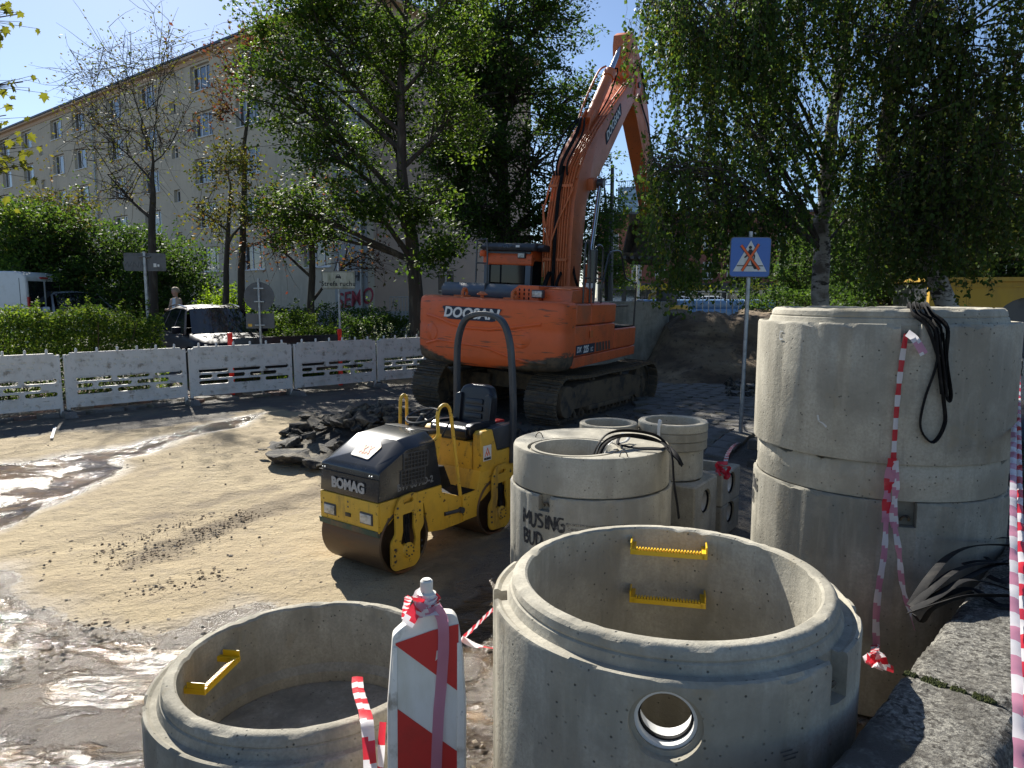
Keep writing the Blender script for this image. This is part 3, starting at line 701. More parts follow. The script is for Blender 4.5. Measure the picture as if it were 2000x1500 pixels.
# entrance canopy at ground level
mb = MB().box((16.0, .03, 2.55), (19.2, 1.6, 2.7)); mb.build('canopy', 'signback', bld)
mb = MB()
for x in (16.1, 19.1): mb.box((x - .04, 1.4, -.0), (x + .04, 1.48, 2.55))
for z in (.3, 2.3): mb.box((16.14, 1.41, z), (19.06, 1.47, z + .05))
mb.build('canopy_frame', 'dgrey', bld)
mb = MB().box((17.0, .045, .1), (18.1, .09, 2.2)); mb.build('entrance_door', 'winframe', bld)
# graffiti on the plinth by the corner (front of the gable and facade)
def graffiti(name, body, size, m, x, z, rot=0, y=.06, bold=.02, shear=.2, parent=bld):
    X = Matrix.Translation((x, y, z)) @ Matrix.Rotation(PI, 4, 'Z') @ Matrix.Rotation(PI / 2, 4, 'X') @ Matrix.Rotation(rot, 4, 'Z')
    return text(name, body, size, m, parent, X, bold=bold, shear=shear, ext=.003)
graffiti('graffiti', 'SEMO', 1.0, 'sprayred', .9, 1.55, .12, bold=.01)
graffiti('graffiti', 'ESMH', .6, 'spray', 1.3, 2.5, .1)
for i, (x, s) in enumerate(((14.2, 'Msk'), (12.4, 'XAR'), (21, 'KBT'))): graffiti('graffiti', s, .6, 'spray', x, 1.3, .1)
# small fenced railing before the gable
def railing(name, a, b, h, n, label, m='galv', r=.012):
    a, b = Vector(a), Vector(b); t = thing(name, label, 'railing', a)
    d = b - a; mb = MB(); mb.tube([(0, 0, h), (d.x, d.y, h + d.z)], r * 1.6, 6); mb.tube([(0, 0, .12), (d.x, d.y, .12 + d.z)], r * 1.6, 6); mb.build('rail', m, t)
    bar = MB().tube([(0, 0, .12), (0, 0, h)], r, 5).mesh('bar', m)
    for i in range(n + 1): link('bar', bar, t, d * (i / n))
    return t
railing('metal_railing', (-4.6, 27.2, .95), (-1.2, 27.6, .95), 1.5, 30, 'grey metal bar railing in front of the pink gable wall')

# ---- red brick shop building on the right
bb = thing('brick_building', 'dark red brick three storey building with a supermarket on the ground floor', 'building', (9.5, 80, 1.2), R(-6))
W_ = 44; H_ = 10.2
hol = []
for i in range(17):
    for z in (4.1, 7.2): hol.append((1.1 + i * 2.55, z - .95, 2.2 + i * 2.55, z + .95))
me_ = plate_mesh('wall', [(0, 2.6), (W_, 2.6), (W_, H_), (0, H_)], [[(a, b), (c, b), (c, d), (a, d)] for a, b, c, d in hol], .4, 'brick', Matrix.Translation((0, .2, 0)) @ Xf)
link('wall', me_, bb)
MB().box((0, .45, 0), (W_, 14, H_ - .1)).build('building_core', 'dgrey', bb)
MB().box((-.2, -.25, H_ + .001), (W_ + .2, 14.2, H_ + .25)).build('roof', 'metalroof', bb)
fr = MB()
for (x0, x1) in ((-.55, -.45), (-.05, .05), (.45, .55)): fr.box((x0, 0, -.95), (x1, .05, .95))
for z0 in (-.95, -.3, .85): fr.box((-.45, .001, z0), (.45, .049, z0 + .1))
fr = fr.mesh('window_frame', 'winframe'); gl = MB().box((-.5, .06, -.9), (.5, .08, .9)).mesh('window_pane', 'winglass')
for (a, b, c, d) in hol: o = link('window', fr, bb, ((a + c) / 2, .1, (b + d) / 2)); link('window_pane', gl, o)
for i in range(16): MB().box((.4 + i * 2.7, .05, .1), (2.6 + i * 2.7, .12, 2.2)).build('shop_window', 'winglass', bb)
MB().box((0, -.12, 2.0), (W_, .30, 2.75)).build('sign_band', 'dgrey', bb)
M['nettoyellow'] = mat('yellow_shop_sign', (.62, .50, .02), rough=.5)
for x in (5.2, 10.5, 17): text('sign_text', 'Netto', 1.0, 'nettoyellow', bb, Matrix.Translation((x, -.16, 2.36)) @ Matrix.Rotation(PI / 2, 4, 'X'), bold=.02); text('sign_symbol', 'O', .9, 'nettoyellow', bb, Matrix.Translation((x + 2.0, -.16, 2.36)) @ Matrix.Rotation(PI / 2, 4, 'X'), bold=.05)
# ---- glass tower in the distance
M['tower'] = mat('blue_tower_cladding', (.17, .27, .38), [((.13, .22, .34), .12, .45, .6)], rough=.35)
M['towerglass'] = mat('tower_glass', (.22, .35, .48), rough=.15, spec=.8)
tw = thing('glass_tower', 'pale blue glass tower block rising far behind the brick building', 'building', (66, 400, 1), R(-20))
MB().box((-7, -7, 0), (9, 9, 60)).build('tower_body', 'tower', tw)
sp = MB().box((-6.9, -7.25, 0), (8.9, -7.02, 1.9)).mesh('window_band', 'towerglass')
for i in range(18): link('window_band', sp, tw, (0, 0, 2 + i * 3.2))
mb = MB()
for i in range(14): mb.box((-6.5 + i * 1.15, -6.8, 60), (-6.3 + i * 1.15, -6.6, 63))
mb.box((-7, -6.9, 63), (9, -6.5, 63.3)); mb.build('roof_railing', 'tower', tw)
MB().box((3, 0, 60), (8, 6, 66)).build('plant_room', 'tower', tw)
# ---- yellow shed at the right
M['yellowwall'] = mat('yellow_wall_panel', (.50, .30, .02), [((.36, .22, .03), 2, .45, .7, (1, 1, .4))], rough=.6)
ys = thing('yellow_cabin', 'yellow panelled cabin with a dark arched opening behind the tall ring stack', 'building', (9.45, 16.4, .95), R(-10)); ys.scale = (.8, .8, .88)
arch = [(1.6, 0.0)] + [(2.55 - .95 * math.cos(t), .75 + .95 * math.sin(t)) for t in [PI * k / 14 for k in range(15)]] + [(3.5, 0.0)]
link('wall', plate_mesh('wall', [(0, -.8), (9, -.8), (9, 2.1), (0, 2.1)], [arch], .2, 'yellowwall', Xf), ys)
MB().box((.05, .2, -.8), (8.95, 3, 2.05)).build('cabin_body', 'dgrey', ys)
MB().box((-.1, -.2, 2.1), (9.1, 3.1, 2.2)).build('roof', 'yellowwall', ys)
bd = MB().box((0.02, -.135, 0), (8.98, -.105, .03)).mesh('batten', 'yellowwall')
for z in (-.2, .3, 1.0, 1.6, 1.95): link('batten', bd, ys, (0, 0, z)) if z > 1.75 else None

# ---- lamp posts
def lamp_post(x, y, h, r, label, m='galv', head=True):
    t = thing('street_lamp', label, 'street lamp', (x, y, ground_z(x, y)))
    mb = MB(); mb.tube([(0, 0, 0), (0, 0, h * .3), (0, 0, h)], [r, r * .85, r * .5], 10); mb.build('post', m, t)
    if head:
        mb = MB(); mb.tube([(0, 0, h), (.1, 0, h + .25), (.9, -.3, h + .4)], r * .45, 8); mb.build('arm', m, t)
        mb = MB().box((.8, -.42, h + .36), (1.5, -.2, h + .46)); mb.build('lamp_head', 'signback', t, bevel=.03)
    return t
lamp_post(8.35, 48, 9.2, .16, 'pale slender metal lamp post in front of the brick building')
t = thing('utility_pole', 'dark thin pole behind the raised excavator boom', 'pole', (3.95, 29, 1.0))
MB().tube([(0, 0, 0), (0, 0, 6.6)], [.11, .07], 8).build('pole', 'dgrey', t)

# ---- parked cars
def car(label, loc, rz, paint, name='parked_car'):
    """forward is +y; 4.4 m long, 1.82 wide, 1.62 high"""
    t = thing(name, label, 'car', loc, rz)
    def ring(y, w, zb, zs, zt, crown):
        h = w
        pts = [(0, zb), (h * .80, zb), (h * .97, zb + .12), (h, zb + .3), (h * .985, zs - .12), (h * .93, zs), (h * .80, zs + .02 + crown * .5), (h * .4, zt), (0, zt + .01)]
        return [(x, y, z) for x, z in pts] + [(-x, y, z) for x, z in pts[-2:0:-1]]
    st = [(-2.2, .55, .45, .80, .84), (-2.12, .78, .34, .92, .97), (-1.8, .88, .28, .98, 1.02), (-1.2, .905, .22, 1.0, 1.03), (0, .91, .20, .99, 1.02), (.9, .91, .20, .97, 1.0), (1.35, .90, .22, .94, .99), (1.75, .86, .28, .86, .93), (2.05, .74, .34, .76, .83), (2.18, .52, .42, .66, .72)]
    mb = MB(); rs = [ring(a, b, c, d, e, .03) for a, b, c, d, e in st]; n = len(rs[0])
    vs = [p for r_ in rs for p in r_]; fs = []
    for i in range(len(rs) - 1):
        for k in range(n): fs.append((i * n + k, i * n + (k + 1) % n, (i + 1) * n + (k + 1) % n, (i + 1) * n + k))
    fs.append(tuple(range(n))); fs.append(tuple((len(rs) - 1) * n + k for k in range(n))[::-1]); mb.add(vs, fs)
    body = mb.build('body', paint, t, smooth=50)
    sub = body.modifiers.new('s', 'SUBSURF'); sub.levels = 1; sub.render_levels = 1
    cutm = []
    for y in (-1.35, 1.38):
        for s in (-1, 1): c = MB(); c.lathe([(0, s * .62), (.37, s * .62), (.37, s * 1.1), (0, s * 1.1)], 24, axis='x', X=Matrix.Translation((0, y, .34))); cutm.append(c.mesh('c', 'dgrey'))
    cut(body, cutm)
    # greenhouse: roof skin and glass
    def gh(y, wb, zb, wt, zt): return [(-wb, y, zb), (-wt, y, zt), (wt, y, zt), (wb, y, zb)]
    A = [(-1.95, .72, 1.0), (-1.5, .60, 1.50), (-.6, .62, 1.60), (.2, .61, 1.58), (1.25, .74, .97)]
    rp = MB(); vs = []
    for y, w, z in [(-1.72, .60, 1.38), (-1.45, .605, 1.53), (-.6, .62, 1.61), (.15, .61, 1.59), (.38, .60, 1.545)]:
        vs += [(-w - .03, y, z - .05), (-w + .05, y, z), (0, y, z + .035), (w - .05, y, z), (w + .03, y, z - .05)]
    fs = [(i * 5 + k, i * 5 + k + 1, i * 5 + k + 6, i * 5 + k + 5) for i in range(4) for k in range(4)]
    rp.add(vs, fs); rf = rp.build('roof', paint, t, smooth=60)
    g = MB(); g.add([(-.58, .37, 1.54), (.58, .37, 1.54), (.76, 1.2, .99), (-.76, 1.2, .99), (0, .42, 1.56), (0, 1.3, .995)], [(0, 4, 5, 3), (4, 1, 2, 5)]); g.build('windscreen', 'glass', t)
    g = MB(); g.add([(-.57, -1.73, 1.38), (.57, -1.73, 1.38), (.72, -2.02, .98), (-.72, -2.02, .98)], [(3, 2, 1, 0)]); g.build('rear_window', 'glass', t)
    for s in (-1, 1):
        for nm, q in (('side_window', [(-.05, .99), (1.02, .97), (.32, 1.50), (-.05, 1.535)]), ('side_window', [(-.13, .99), (-.13, 1.54), (-1.02, 1.51), (-1.15, 1.0)]), ('quarter_window', [(-1.22, 1.01), (-1.1, 1.50), (-1.5, 1.43), (-1.72, 1.03)])):
            g = MB(); g.add([(s * (.885 - (z - .97) * .42), y, z) for y, z in q], [(0, 1, 2, 3)]); g.build(nm, 'glass', t)
        p = MB()
        for q in ([(1.02, .97), (1.22, .97), (.42, 1.55), (.32, 1.50)], [(-.05, .99), (-.13, .99), (-.13, 1.54), (-.05, 1.535)], [(-1.15, 1.0), (-1.22, 1.01), (-1.1, 1.50), (-1.02, 1.51)], [(-1.72, 1.03), (-1.98, .98), (-1.72, 1.38), (-1.5, 1.43)]):
            p.add([(s * (.89 - (z - .97) * .42), y, z) for y, z in q], [(0, 1, 2, 3)])
        p.build('pillars', paint, t)
        p = MB(); p.tube(smooth_path([(s * .63, .3, 1.58), (s * .655, -.5, 1.64), (s * .64, -1.4, 1.57)], 5), .018, 6); p.build('roof_rail', 'steel', t)
        p = MB(); p.tube([(s * .92, -1.75, .985), (s * .935, 0, .98), (s * .92, 1.05, .965)], .012, 6); p.build('chrome_strip', 'steel', t)
        p = MB(); p.box((-.10, -.06, -.08), (.10, .06, .08), X=Matrix.Translation((s * 1.02, .88, 1.06))); mr = p.build('wing_mirror', paint, t, bevel=.04)
        p = MB(); p.box((-.04, -.18, 0), (.04, .10, .11), X=Matrix.Translation((s * .66, 1.98, .66)) @ Matrix.Rotation(-s * .45, 4, 'Z')); p.build('headlight', 'lampglass', t, bevel=.02)
        p = MB(); p.box((s * .58, -2.17, .78), (s * .74, -2.05, .94)); p.build('tail_light', 'red', t, bevel=.02)
        for y in (.55, -.5): p = MB(); p.box((s * .925 - .012, y - .09, .88), (s * .925 + .012, y + .09, .905)); p.build('door_handle', 'steel', t)
    MB().box((-.42, 2.1, .48), (.42, 2.2, .66)).build('grille', 'blackplastic', t, bevel=.02)
    MB().box((-.26, 2.195, .40), (.26, 2.215, .50)).build('number_plate', 'signwhite', t)
    MB().box((-.8, 2.0, .24), (.8, 2.14, .36)).build('bumper', 'blackplastic', t, bevel=.03)
    wm = MB(); wm.lathe([(.20, -.11), (.30, -.11), (.335, -.07), (.335, .07), (.30, .11), (.20, .11)], 28, axis='x'); wm = wm.mesh('tyre', 'black')
    rm = MB(); rm.lathe([(0, .05), (.06, .07), (.07, .04), (.2, .06), (.215, .09), (.215, -.09)], 24, axis='x', mi=0)
    for k in range(5): rm.box((.05, -.028, .03), (.085, .028, .2), X=Matrix.Rotation(k * 2 * PI / 5, 4, 'X'))
    rm = rm.mesh('rim', 'galv')
    for y in (-1.35, 1.38):
        for s in (-1, 1):
            wv = link('wheel', wm, t, (s * .79, y, .335), (0, 0, 0 if s > 0 else PI)); link('rim', rm, wv)
    return t
M['carblue'] = mat('dark_blue_car_paint', (.004, .006, .014), rough=.5, coat=.06, spec=.15)
M['carwhite'] = mat('white_car_paint', (.62, .66, .70), rough=.25, coat=.8)
M['carsilver'] = mat('silver_car_paint', (.42, .44, .47), rough=.25, coat=.8, metal=.3)
fw = Vector((.616, -.788, 0)); cf = Vector((-6.25, 16.35, 0)); cc = cf - fw * 2.1
car('dark blue estate car with roof rails parked behind the white fence', (cc.x, cc.y, .62), math.atan2(-fw.x, fw.y), 'carblue')
car('white car mostly hidden behind the left hedge beside the van', (-14.2, 23.2, 1.02), R(-128), 'carwhite')
for k, (x, y, m, lb) in enumerate(((13.6, 62, 'carsilver', 'silver car parked in front of the brick building'), (17.5, 66, 'carwhite', 'white car parked by the supermarket entrance'))):
    car(lb, (x, y, ground_z(x, y)), R(80 + 10 * k), m)
def van(label, loc, rz, low, up, name='parked_van', txt=None):
    """forward +y, 5.6 long, 2.0 wide, 2.4 high"""
    t = thing(name, label, 'van', loc, rz)
    prof = roundpoly([(-2.8, .3), (-2.8, 2.25), (-2.6, 2.4), (1.0, 2.42), (1.35, 2.3), (2.05, 1.45), (2.8, 1.15), (2.9, .75), (2.85, .3)], .14)
    mb = MB().prism(prof, -1.0, 1.0); b = mb.build('body', up, t, bevel=.07, seg=3, ang=50)
    cm = []
    for y in (-1.85, 1.95):
        for s in (-1, 1): c = MB(); c.lathe([(0, s * .7), (.40, s * .7), (.40, s * 1.2), (0, s * 1.2)], 24, axis='x', X=Matrix.Translation((0, y, .36))); cm.append(c.mesh('c', 'dgrey'))
    cut(b, cm)
    for s in (-1, 1):
        g = MB().prism([(.85, 1.35), (1.95, 1.35), (1.38, 2.12), (.85, 2.15)], s * 1.002, s * 1.008); g.build('side_window', 'glass', t)
        g = MB().box((s * 1.0, -2.79, .36), (s * 1.012, 2.3, .58)); g.build('side_trim', 'blackplastic', t)
        g = MB()
        for y in (-2.62, -1.0, .72): g.box((s * 1.0, y, .6), (s * 1.004, y + .015, 2.2))
        g.box((s * 1.0, -2.6, 1.25), (s * 1.006, .7, 1.28)); g.build('door_seam', 'dgrey', t)
        MB().box((s * 1.02 - .0, 1.75, 1.3), (s * 1.22, 1.85, 1.6)).build('wing_mirror', 'blackplastic', t, bevel=.03)
        MB().box((s * .88, -2.82, 1.25), (s * .98, -2.78, 1.65)).build('tail_light', 'red', t)
    MB().box((-.9, -2.815, 1.35), (-.06, -2.79, 2.12)).build('rear_window', 'glass', t); MB().box((.06, -2.815, 1.35), (.9, -2.79, 2.12)).build('rear_window', 'glass', t)
    MB().box((-.2, -2.83, 2.2), (.2, -2.76, 2.25)).build('brake_light', 'red', t)
    g = MB(); g.add([(-.85, 1.42, 2.24), (.85, 1.42, 2.24), (.88, 2.04, 1.49), (-.88, 2.04, 1.49)], [(0, 1, 2, 3)]); g.build('windscreen', 'glass', t)
    wm = MB(); wm.lathe([(.0, -.11), (.30, -.11), (.345, -.07), (.345, .07), (.30, .11), (.2, .11), (.18, .05), (0, .05)], 24, axis='x'); wm = wm.mesh('wheel', 'black')
    for y in (-1.85, 1.95):
        for s in (-1, 1): link('wheel', wm, t, (s * .88, y, .345), (0, 0, 0 if s > 0 else PI))
    if txt:
        for s in (-1, 1):
            MB().box((s * 1.001, -2.6, 1.2), (s * 1.010, 1.0, 1.85)).build('lettering_band', 'signwhite', t)
            for k, (b_, z) in enumerate(txt):
                X = Matrix.Translation((s * 1.014, -.9, z)) @ Matrix.Rotation(s * PI / 2, 4, 'Z') @ Matrix.Rotation(PI / 2, 4, 'X')
                text('lettering', b_, .34, 'dgrey', t, X, bold=.004)
    return t
van('white panel van behind the left hedge', (-17.1, 21.8, .80), R(97), 'whitepaint', 'whitepaint')
M['vanblue'] = mat('blue_van_paint', (.035, .085, .16), rough=.3, coat=.5)
van('blue van with a white phone number band just right of the tall ring stack', (7.75, 9.0, .05), R(154), 'vanblue', 'vanblue', txt=[('+4 42 2', 1.68), ('www.', 1.38)]).scale = (1, 1, .84)

# ---- yellow digger and blue pipes far behind
dg = thing('mini_digger', 'small yellow digger standing beyond the earth bank', 'digger', (6.5, 29.5, 1.35), R(30)); dg.scale = (.62, .62, .62)
MB().box((-.7, -.9, .55), (.7, .9, 1.25)).build('body', 'yellow', dg, bevel=.08)
MB().box((-.6, -.3, 1.25), (.3, .8, 2.2)).build('cab', 'dgrey', dg, bevel=.06); MB().box((-.65, -.4, 2.2), (.35, .9, 2.28)).build('cab_roof', 'yellow', dg, bevel=.02)
for s in (-1, 1): MB().prism(roundpoly([(-1.1, 0), (1.1, 0), (1.1, .5), (-1.1, .5)], .24), s * .4, s * .8).build('track', 'black', dg)
MB().tube([(.45, .8, 1.2), (.5, 1.6, 2.2), (.5, 2.7, 1.9)], [.12, .13, .1], 6).build('boom', 'yellow', dg); MB().tube([(.5, 2.7, 1.95), (.5, 2.9, .9)], .09, 6).build('stick', 'yellow', dg)
MB().prism([(2.7, .9), (3.1, .8), (3.0, .3), (2.6, .45)], .25, .75).build('bucket', 'dgrey', dg)
M['bluepipe'] = mat('pale_blue_pipe', (.20, .33, .50), rough=.3)
pm = MB(); pm.lathe([(.22, -3), (.22, 3), (.2, 3), (.2, -3)], 20, closed=True, axis='x'); pm = pm.mesh('pipe', 'bluepipe')
pk = 0
for r_ in range(3):
    for i in range(6 - r_):
        o = link('plastic_pipe', pm, loc=(8.6 + .45 * (0), 31 + i * .45 + .225 * r_, 1.12 + .22 + r_ * .39), rot=(0, 0, R(8))); tag(o, 'pale blue plastic pipe in the stack beyond the earth bank', 'pipe', 'blue pipes stacked beyond the bank')
railing('site_barrier', (6.9, 29.8, 1.2), (9.8, 29.6, 1.2), 1.45, 12, 'grey bar fence panel in front of the blue pipes', r=.018)
sb = thing('striped_barrier', 'small red and white striped barrier by the lamp post', 'barrier', (6.3, 38, 1.1))
MB().box((-.7, -.03, .7), (.7, .03, 1.0)).build('board', 'signwhite', sb)
for i in range(3): MB().box((-.55 + i * .45, -.045, .72), (-.33 + i * .45, -.031, .98)).build('stripe', 'red', sb)
for s in (-1, 1): MB().box((s * .6 - .03, -.02, 0), (s * .6 + .03, .02, .7)).build('leg', 'galv', sb)
# big concrete ring behind the excavator is built with the rings
# ================================================================== TREES AND HEDGES
def quads_mesh(name, V, m, nv=4):
    """V: (n, nv, 3)"""
    n = len(V); me = bpy.data.meshes.new(name)
    me.vertices.add(n * nv); me.vertices.foreach_set('co', V.astype(np.float32).ravel()); me.loops.add(n * nv)
    me.loops.foreach_set('vertex_index', np.arange(n * nv, dtype=np.int32)); me.polygons.add(n)
    me.polygons.foreach_set('loop_start', np.arange(0, n * nv, nv, dtype=np.int32)); me.update(); me.materials.append(M[m]); return me
def unit(v): return v / (np.linalg.norm(v, axis=-1, keepdims=True) + 1e-9)
def leaf_cards(P, size, droop=.3, wide=.55, jitter=.35, flat=0.0):
    """leaf blades as kites with centre points P (n,3)"""
    n = len(P); d = unit(rng.normal(size=(n, 3)) * np.array([1, 1, .6]) - np.array([0, 0, droop])); q = rng.normal(size=(n, 3)) * np.array([1, 1, 1 - flat * .8])
    if flat: q = np.cross(d, unit(rng.normal(size=(n, 3)) * .5 + np.array([0, 0, flat * 2])))
    a = unit(np.cross(d, q)) if not flat else unit(q)
    s = size * (1 + jitter * rng.uniform(-1, 1, n))[:, None]; u = np.cross(d, a)
    tip = P + d * s * .5; base = P - d * s * .5; mid = P - d * s * .08 + u * s * .10
    return np.stack([base, mid + a * s * wide * .5, tip, mid - a * s * wide * .5], 1)
class Wood:
    def __init__(s): s.V = []; s.F = []; s.n = 0
    def add(s, pts, radii, k=5):
        pts = np.asarray(pts, float); m = len(pts); T = np.gradient(pts, axis=0); T = unit(T)
        ref = np.where(np.abs(T[:, 2:3]) < .9, np.array([[0, 0, 1.]]), np.array([[1., 0, 0]])); A = unit(np.cross(T, ref)); B = np.cross(T, A)
        th = np.arange(k) * 2 * PI / k; r = np.asarray(radii)[:, None, None]
        ring = pts[:, None] + r * (A[:, None] * np.cos(th)[None, :, None] + B[:, None] * np.sin(th)[None, :, None])
        s.V.append(ring.reshape(-1, 3)); i = np.arange(m - 1)[:, None] * k; j = np.arange(k)[None]; j2 = (j + 1) % k
        s.F.append(np.stack([i + j, i + j2, i + k + j2, i + k + j], -1).reshape(-1, 4) + s.n); s.n += m * k
    def build(s, name, m, parent):
        V = np.concatenate(s.V); F = np.concatenate(s.F); me = bpy.data.meshes.new(name)
        me.vertices.add(len(V)); me.vertices.foreach_set('co', V.astype(np.float32).ravel()); me.loops.add(F.size); me.loops.foreach_set('vertex_index', F.astype(np.int32).ravel())
        me.polygons.add(len(F)); me.polygons.foreach_set('loop_start', np.arange(0, F.size, 4, dtype=np.int32)); me.update()
        me.polygons.foreach_set('use_smooth', [True] * len(F)); me.materials.append(M[m]); return link(name, me, parent)
def bend(a, b, n, sag=.1, wob=.06):
    a, b = np.array(a, float), np.array(b, float); t = np.linspace(0, 1, n)[:, None]; L = np.linalg.norm(b - a)
    ctrl = (a + b) / 2 + np.array([0, 0, sag * L]) + rng.normal(size=3) * wob * L
    p = (1 - t) ** 2 * a + 2 * t * (1 - t) * ctrl + t * t * b
    w_ = rng.normal(size=(n, 3)) * wob * .25 * L / n ** .5; w_[0] = 0; w_[-1] = 0; return p + np.cumsum(w_, 0) * np.sin(np.linspace(0, PI, n))[:, None]
def tree(name, label, base, trunk, r0, lobes, lf, lsize, per, bark='bark', group=None, cat='tree', droop=.3, spread=.28, twigs=3, sag=.06, strands=None, flat=0, limbs_r=.34, leaf_parts=False, wide=.55):
    """trunk: points relative to the base; lobes: (centre, radii, secondary branches)"""
    root = thing(name, label, cat, base, 0, group); W = Wood(); tr = np.array(trunk, float)
    n_ = max(12, len(tr) * 4); tt = np.linspace(0, len(tr) - 1, n_); T = np.stack([np.interp(tt, range(len(tr)), tr[:, k]) for k in range(3)], 1)
    T[1:] += rng.normal(size=(n_ - 1, 3)) * r0 * .12; rad = r0 * (1 - .82 * np.linspace(0, 1, n_)); rad[0] *= 1.35
    W.add(T, rad, 10); pts = []; W2 = Wood() if bark != 'bark' else W
    for (c, rr, nb) in lobes:
        c = np.array(c, float); rr = np.array(rr if hasattr(rr, '__len__') else (rr,) * 3, float)
        hz = np.hypot(*(c[:2] - T[:, :2]).T); want = c[2] - .75 * hz - .3 * rr[2]
        k = int(np.argmin(np.abs(T[:, 2] - want))); k = min(max(k, n_ // 5), n_ - 1)
        lr = max(.02, min(rad[k] * .62, limbs_r * r0 + .012)); L = bend(T[k], c, 12, sag, .07); W2.add(L, np.linspace(lr, lr * .3, 12), 6)
        for b in range(nb):
            d = rng.normal(size=3); d /= np.linalg.norm(d); q = c + d * rr * rng.uniform(.45, 1.0) ** .6
            s0 = L[rng.integers(5, 12)]; B = bend(s0, q, 7, sag, .10); W2.add(B, np.linspace(lr * .34, .008, 7), 4)
            for g in range(twigs):
                s1 = B[rng.integers(3, 7)]; e = s1 + rng.normal(size=3) * spread * 1.5 + np.array([0, 0, -.1 * droop]); tw = bend(s1, e, 4, .02, .1); W2.add(tw, [.008, .007, .005, .003], 3)
                if strands:
                    for h in range(strands[0]):
                        s2 = tw[rng.integers(1, 4)]; ln = rng.uniform(strands[1], strands[2]); m_ = 7; z = np.linspace(0, 1, m_)
                        dirn = rng.normal(size=2) * .16; zz = s2[2] - ln * z; S_ = np.stack([s2[0] + dirn[0] * np.sin(z * 1.8) * ln, s2[1] + dirn[1] * np.sin(z * 1.8) * ln, zz], 1) + np.concatenate([[[0, 0, 0]], np.cumsum(rng.normal(size=(m_ - 1, 3)) * .018 * ln, 0)])
                        W2.add(S_, np.linspace(.004, .0015, m_), 3); u = rng.uniform(0, 1, int(per * ln)) ** .85 * (m_ - 1)
                        pts.append(np.stack([np.interp(u, range(m_), S_[:, k2]) for k2 in range(3)], 1) + rng.normal(size=(len(u), 3)) * .035)
                else:
                    u = rng.uniform(0, 3, per); pts.append(np.stack([np.interp(u, range(4), tw[:, k2]) for k2 in range(3)], 1) + rng.normal(size=(per, 3)) * spread * np.array([.6, .6, .38]))
    W.build('trunk', bark, root); W2.build('branches', 'bark' if bark != 'bark' else bark, root) if bark != 'bark' else None; P = np.concatenate(pts)
    link('crown', quads_mesh('crown', leaf_cards(P, lsize, droop, wide, flat=flat), lf), root)
    return root, P
def rel(px, py, Y, base): p = aty(px, py, Y); return (p.x - base[0], p.y - base[1], p.z - base[2])
def gbase(px, Y): x = (px - 1000) / 1390 * Y; return (x, Y, ground_z(x, Y))

# big dark green tree in front of the block (trunk at x 800)
B = gbase(822, 19.5)
tree('ash_tree', 'tall green leafy tree with forked dark trunk left of the excavator cab', B,
     [(0, 0, 0), rel(806, 480, 19.5, B), rel(790, 390, 19.4, B), rel(783, 230, 19.3, B), rel(790, 60, 19.2, B), rel(800, -120, 19.2, B)], .22,
     [(rel(640, 90, 18.6, B), (1.9, 1.6, 1.5), 26), (rel(560, 190, 19, B), (1.4, 1.3, 1.0), 18), (rel(720, -20, 19, B), (1.8, 1.8, 1.4), 24), (rel(640, 300, 18.8, B), (1.3, 1.2, .9), 16), (rel(760, 130, 20.6, B), (1.4, 1.3, 1.2), 14),
      (rel(860, 90, 19, B), (1.6, 1.4, 1.3), 18), (rel(700, 380, 18.3, B), (1.2, 1.0, .6), 14), (rel(880, 230, 19.5, B), (1.2, 1.2, 1.1), 15), (rel(560, 400, 18.8, B), (1.1, 1.0, .55), 13), (rel(840, 400, 19, B), (.9, .9, .6), 12), (rel(920, -60, 19, B), (1.8, 1.8, 1.3), 16),
      (rel(630, -120, 19, B), (1.8, 1.8, 1.4), 16), (rel(510, 80, 19.5, B), (1.0, 1.0, .9), 10), (rel(860, 500, 18.6, B), (.8, .8, .6), 10), (rel(600, 10, 19, B), (1.5, 1.3, 1.1), 18), (rel(590, 455, 20, B), (1.0, .8, .4), 9), (rel(760, 250, 20.3, B), (1.5, 1.2, 1.2), 14)], 'lf_mid', .12, 31, droop=.35, spread=.27, twigs=5, flat=.6)
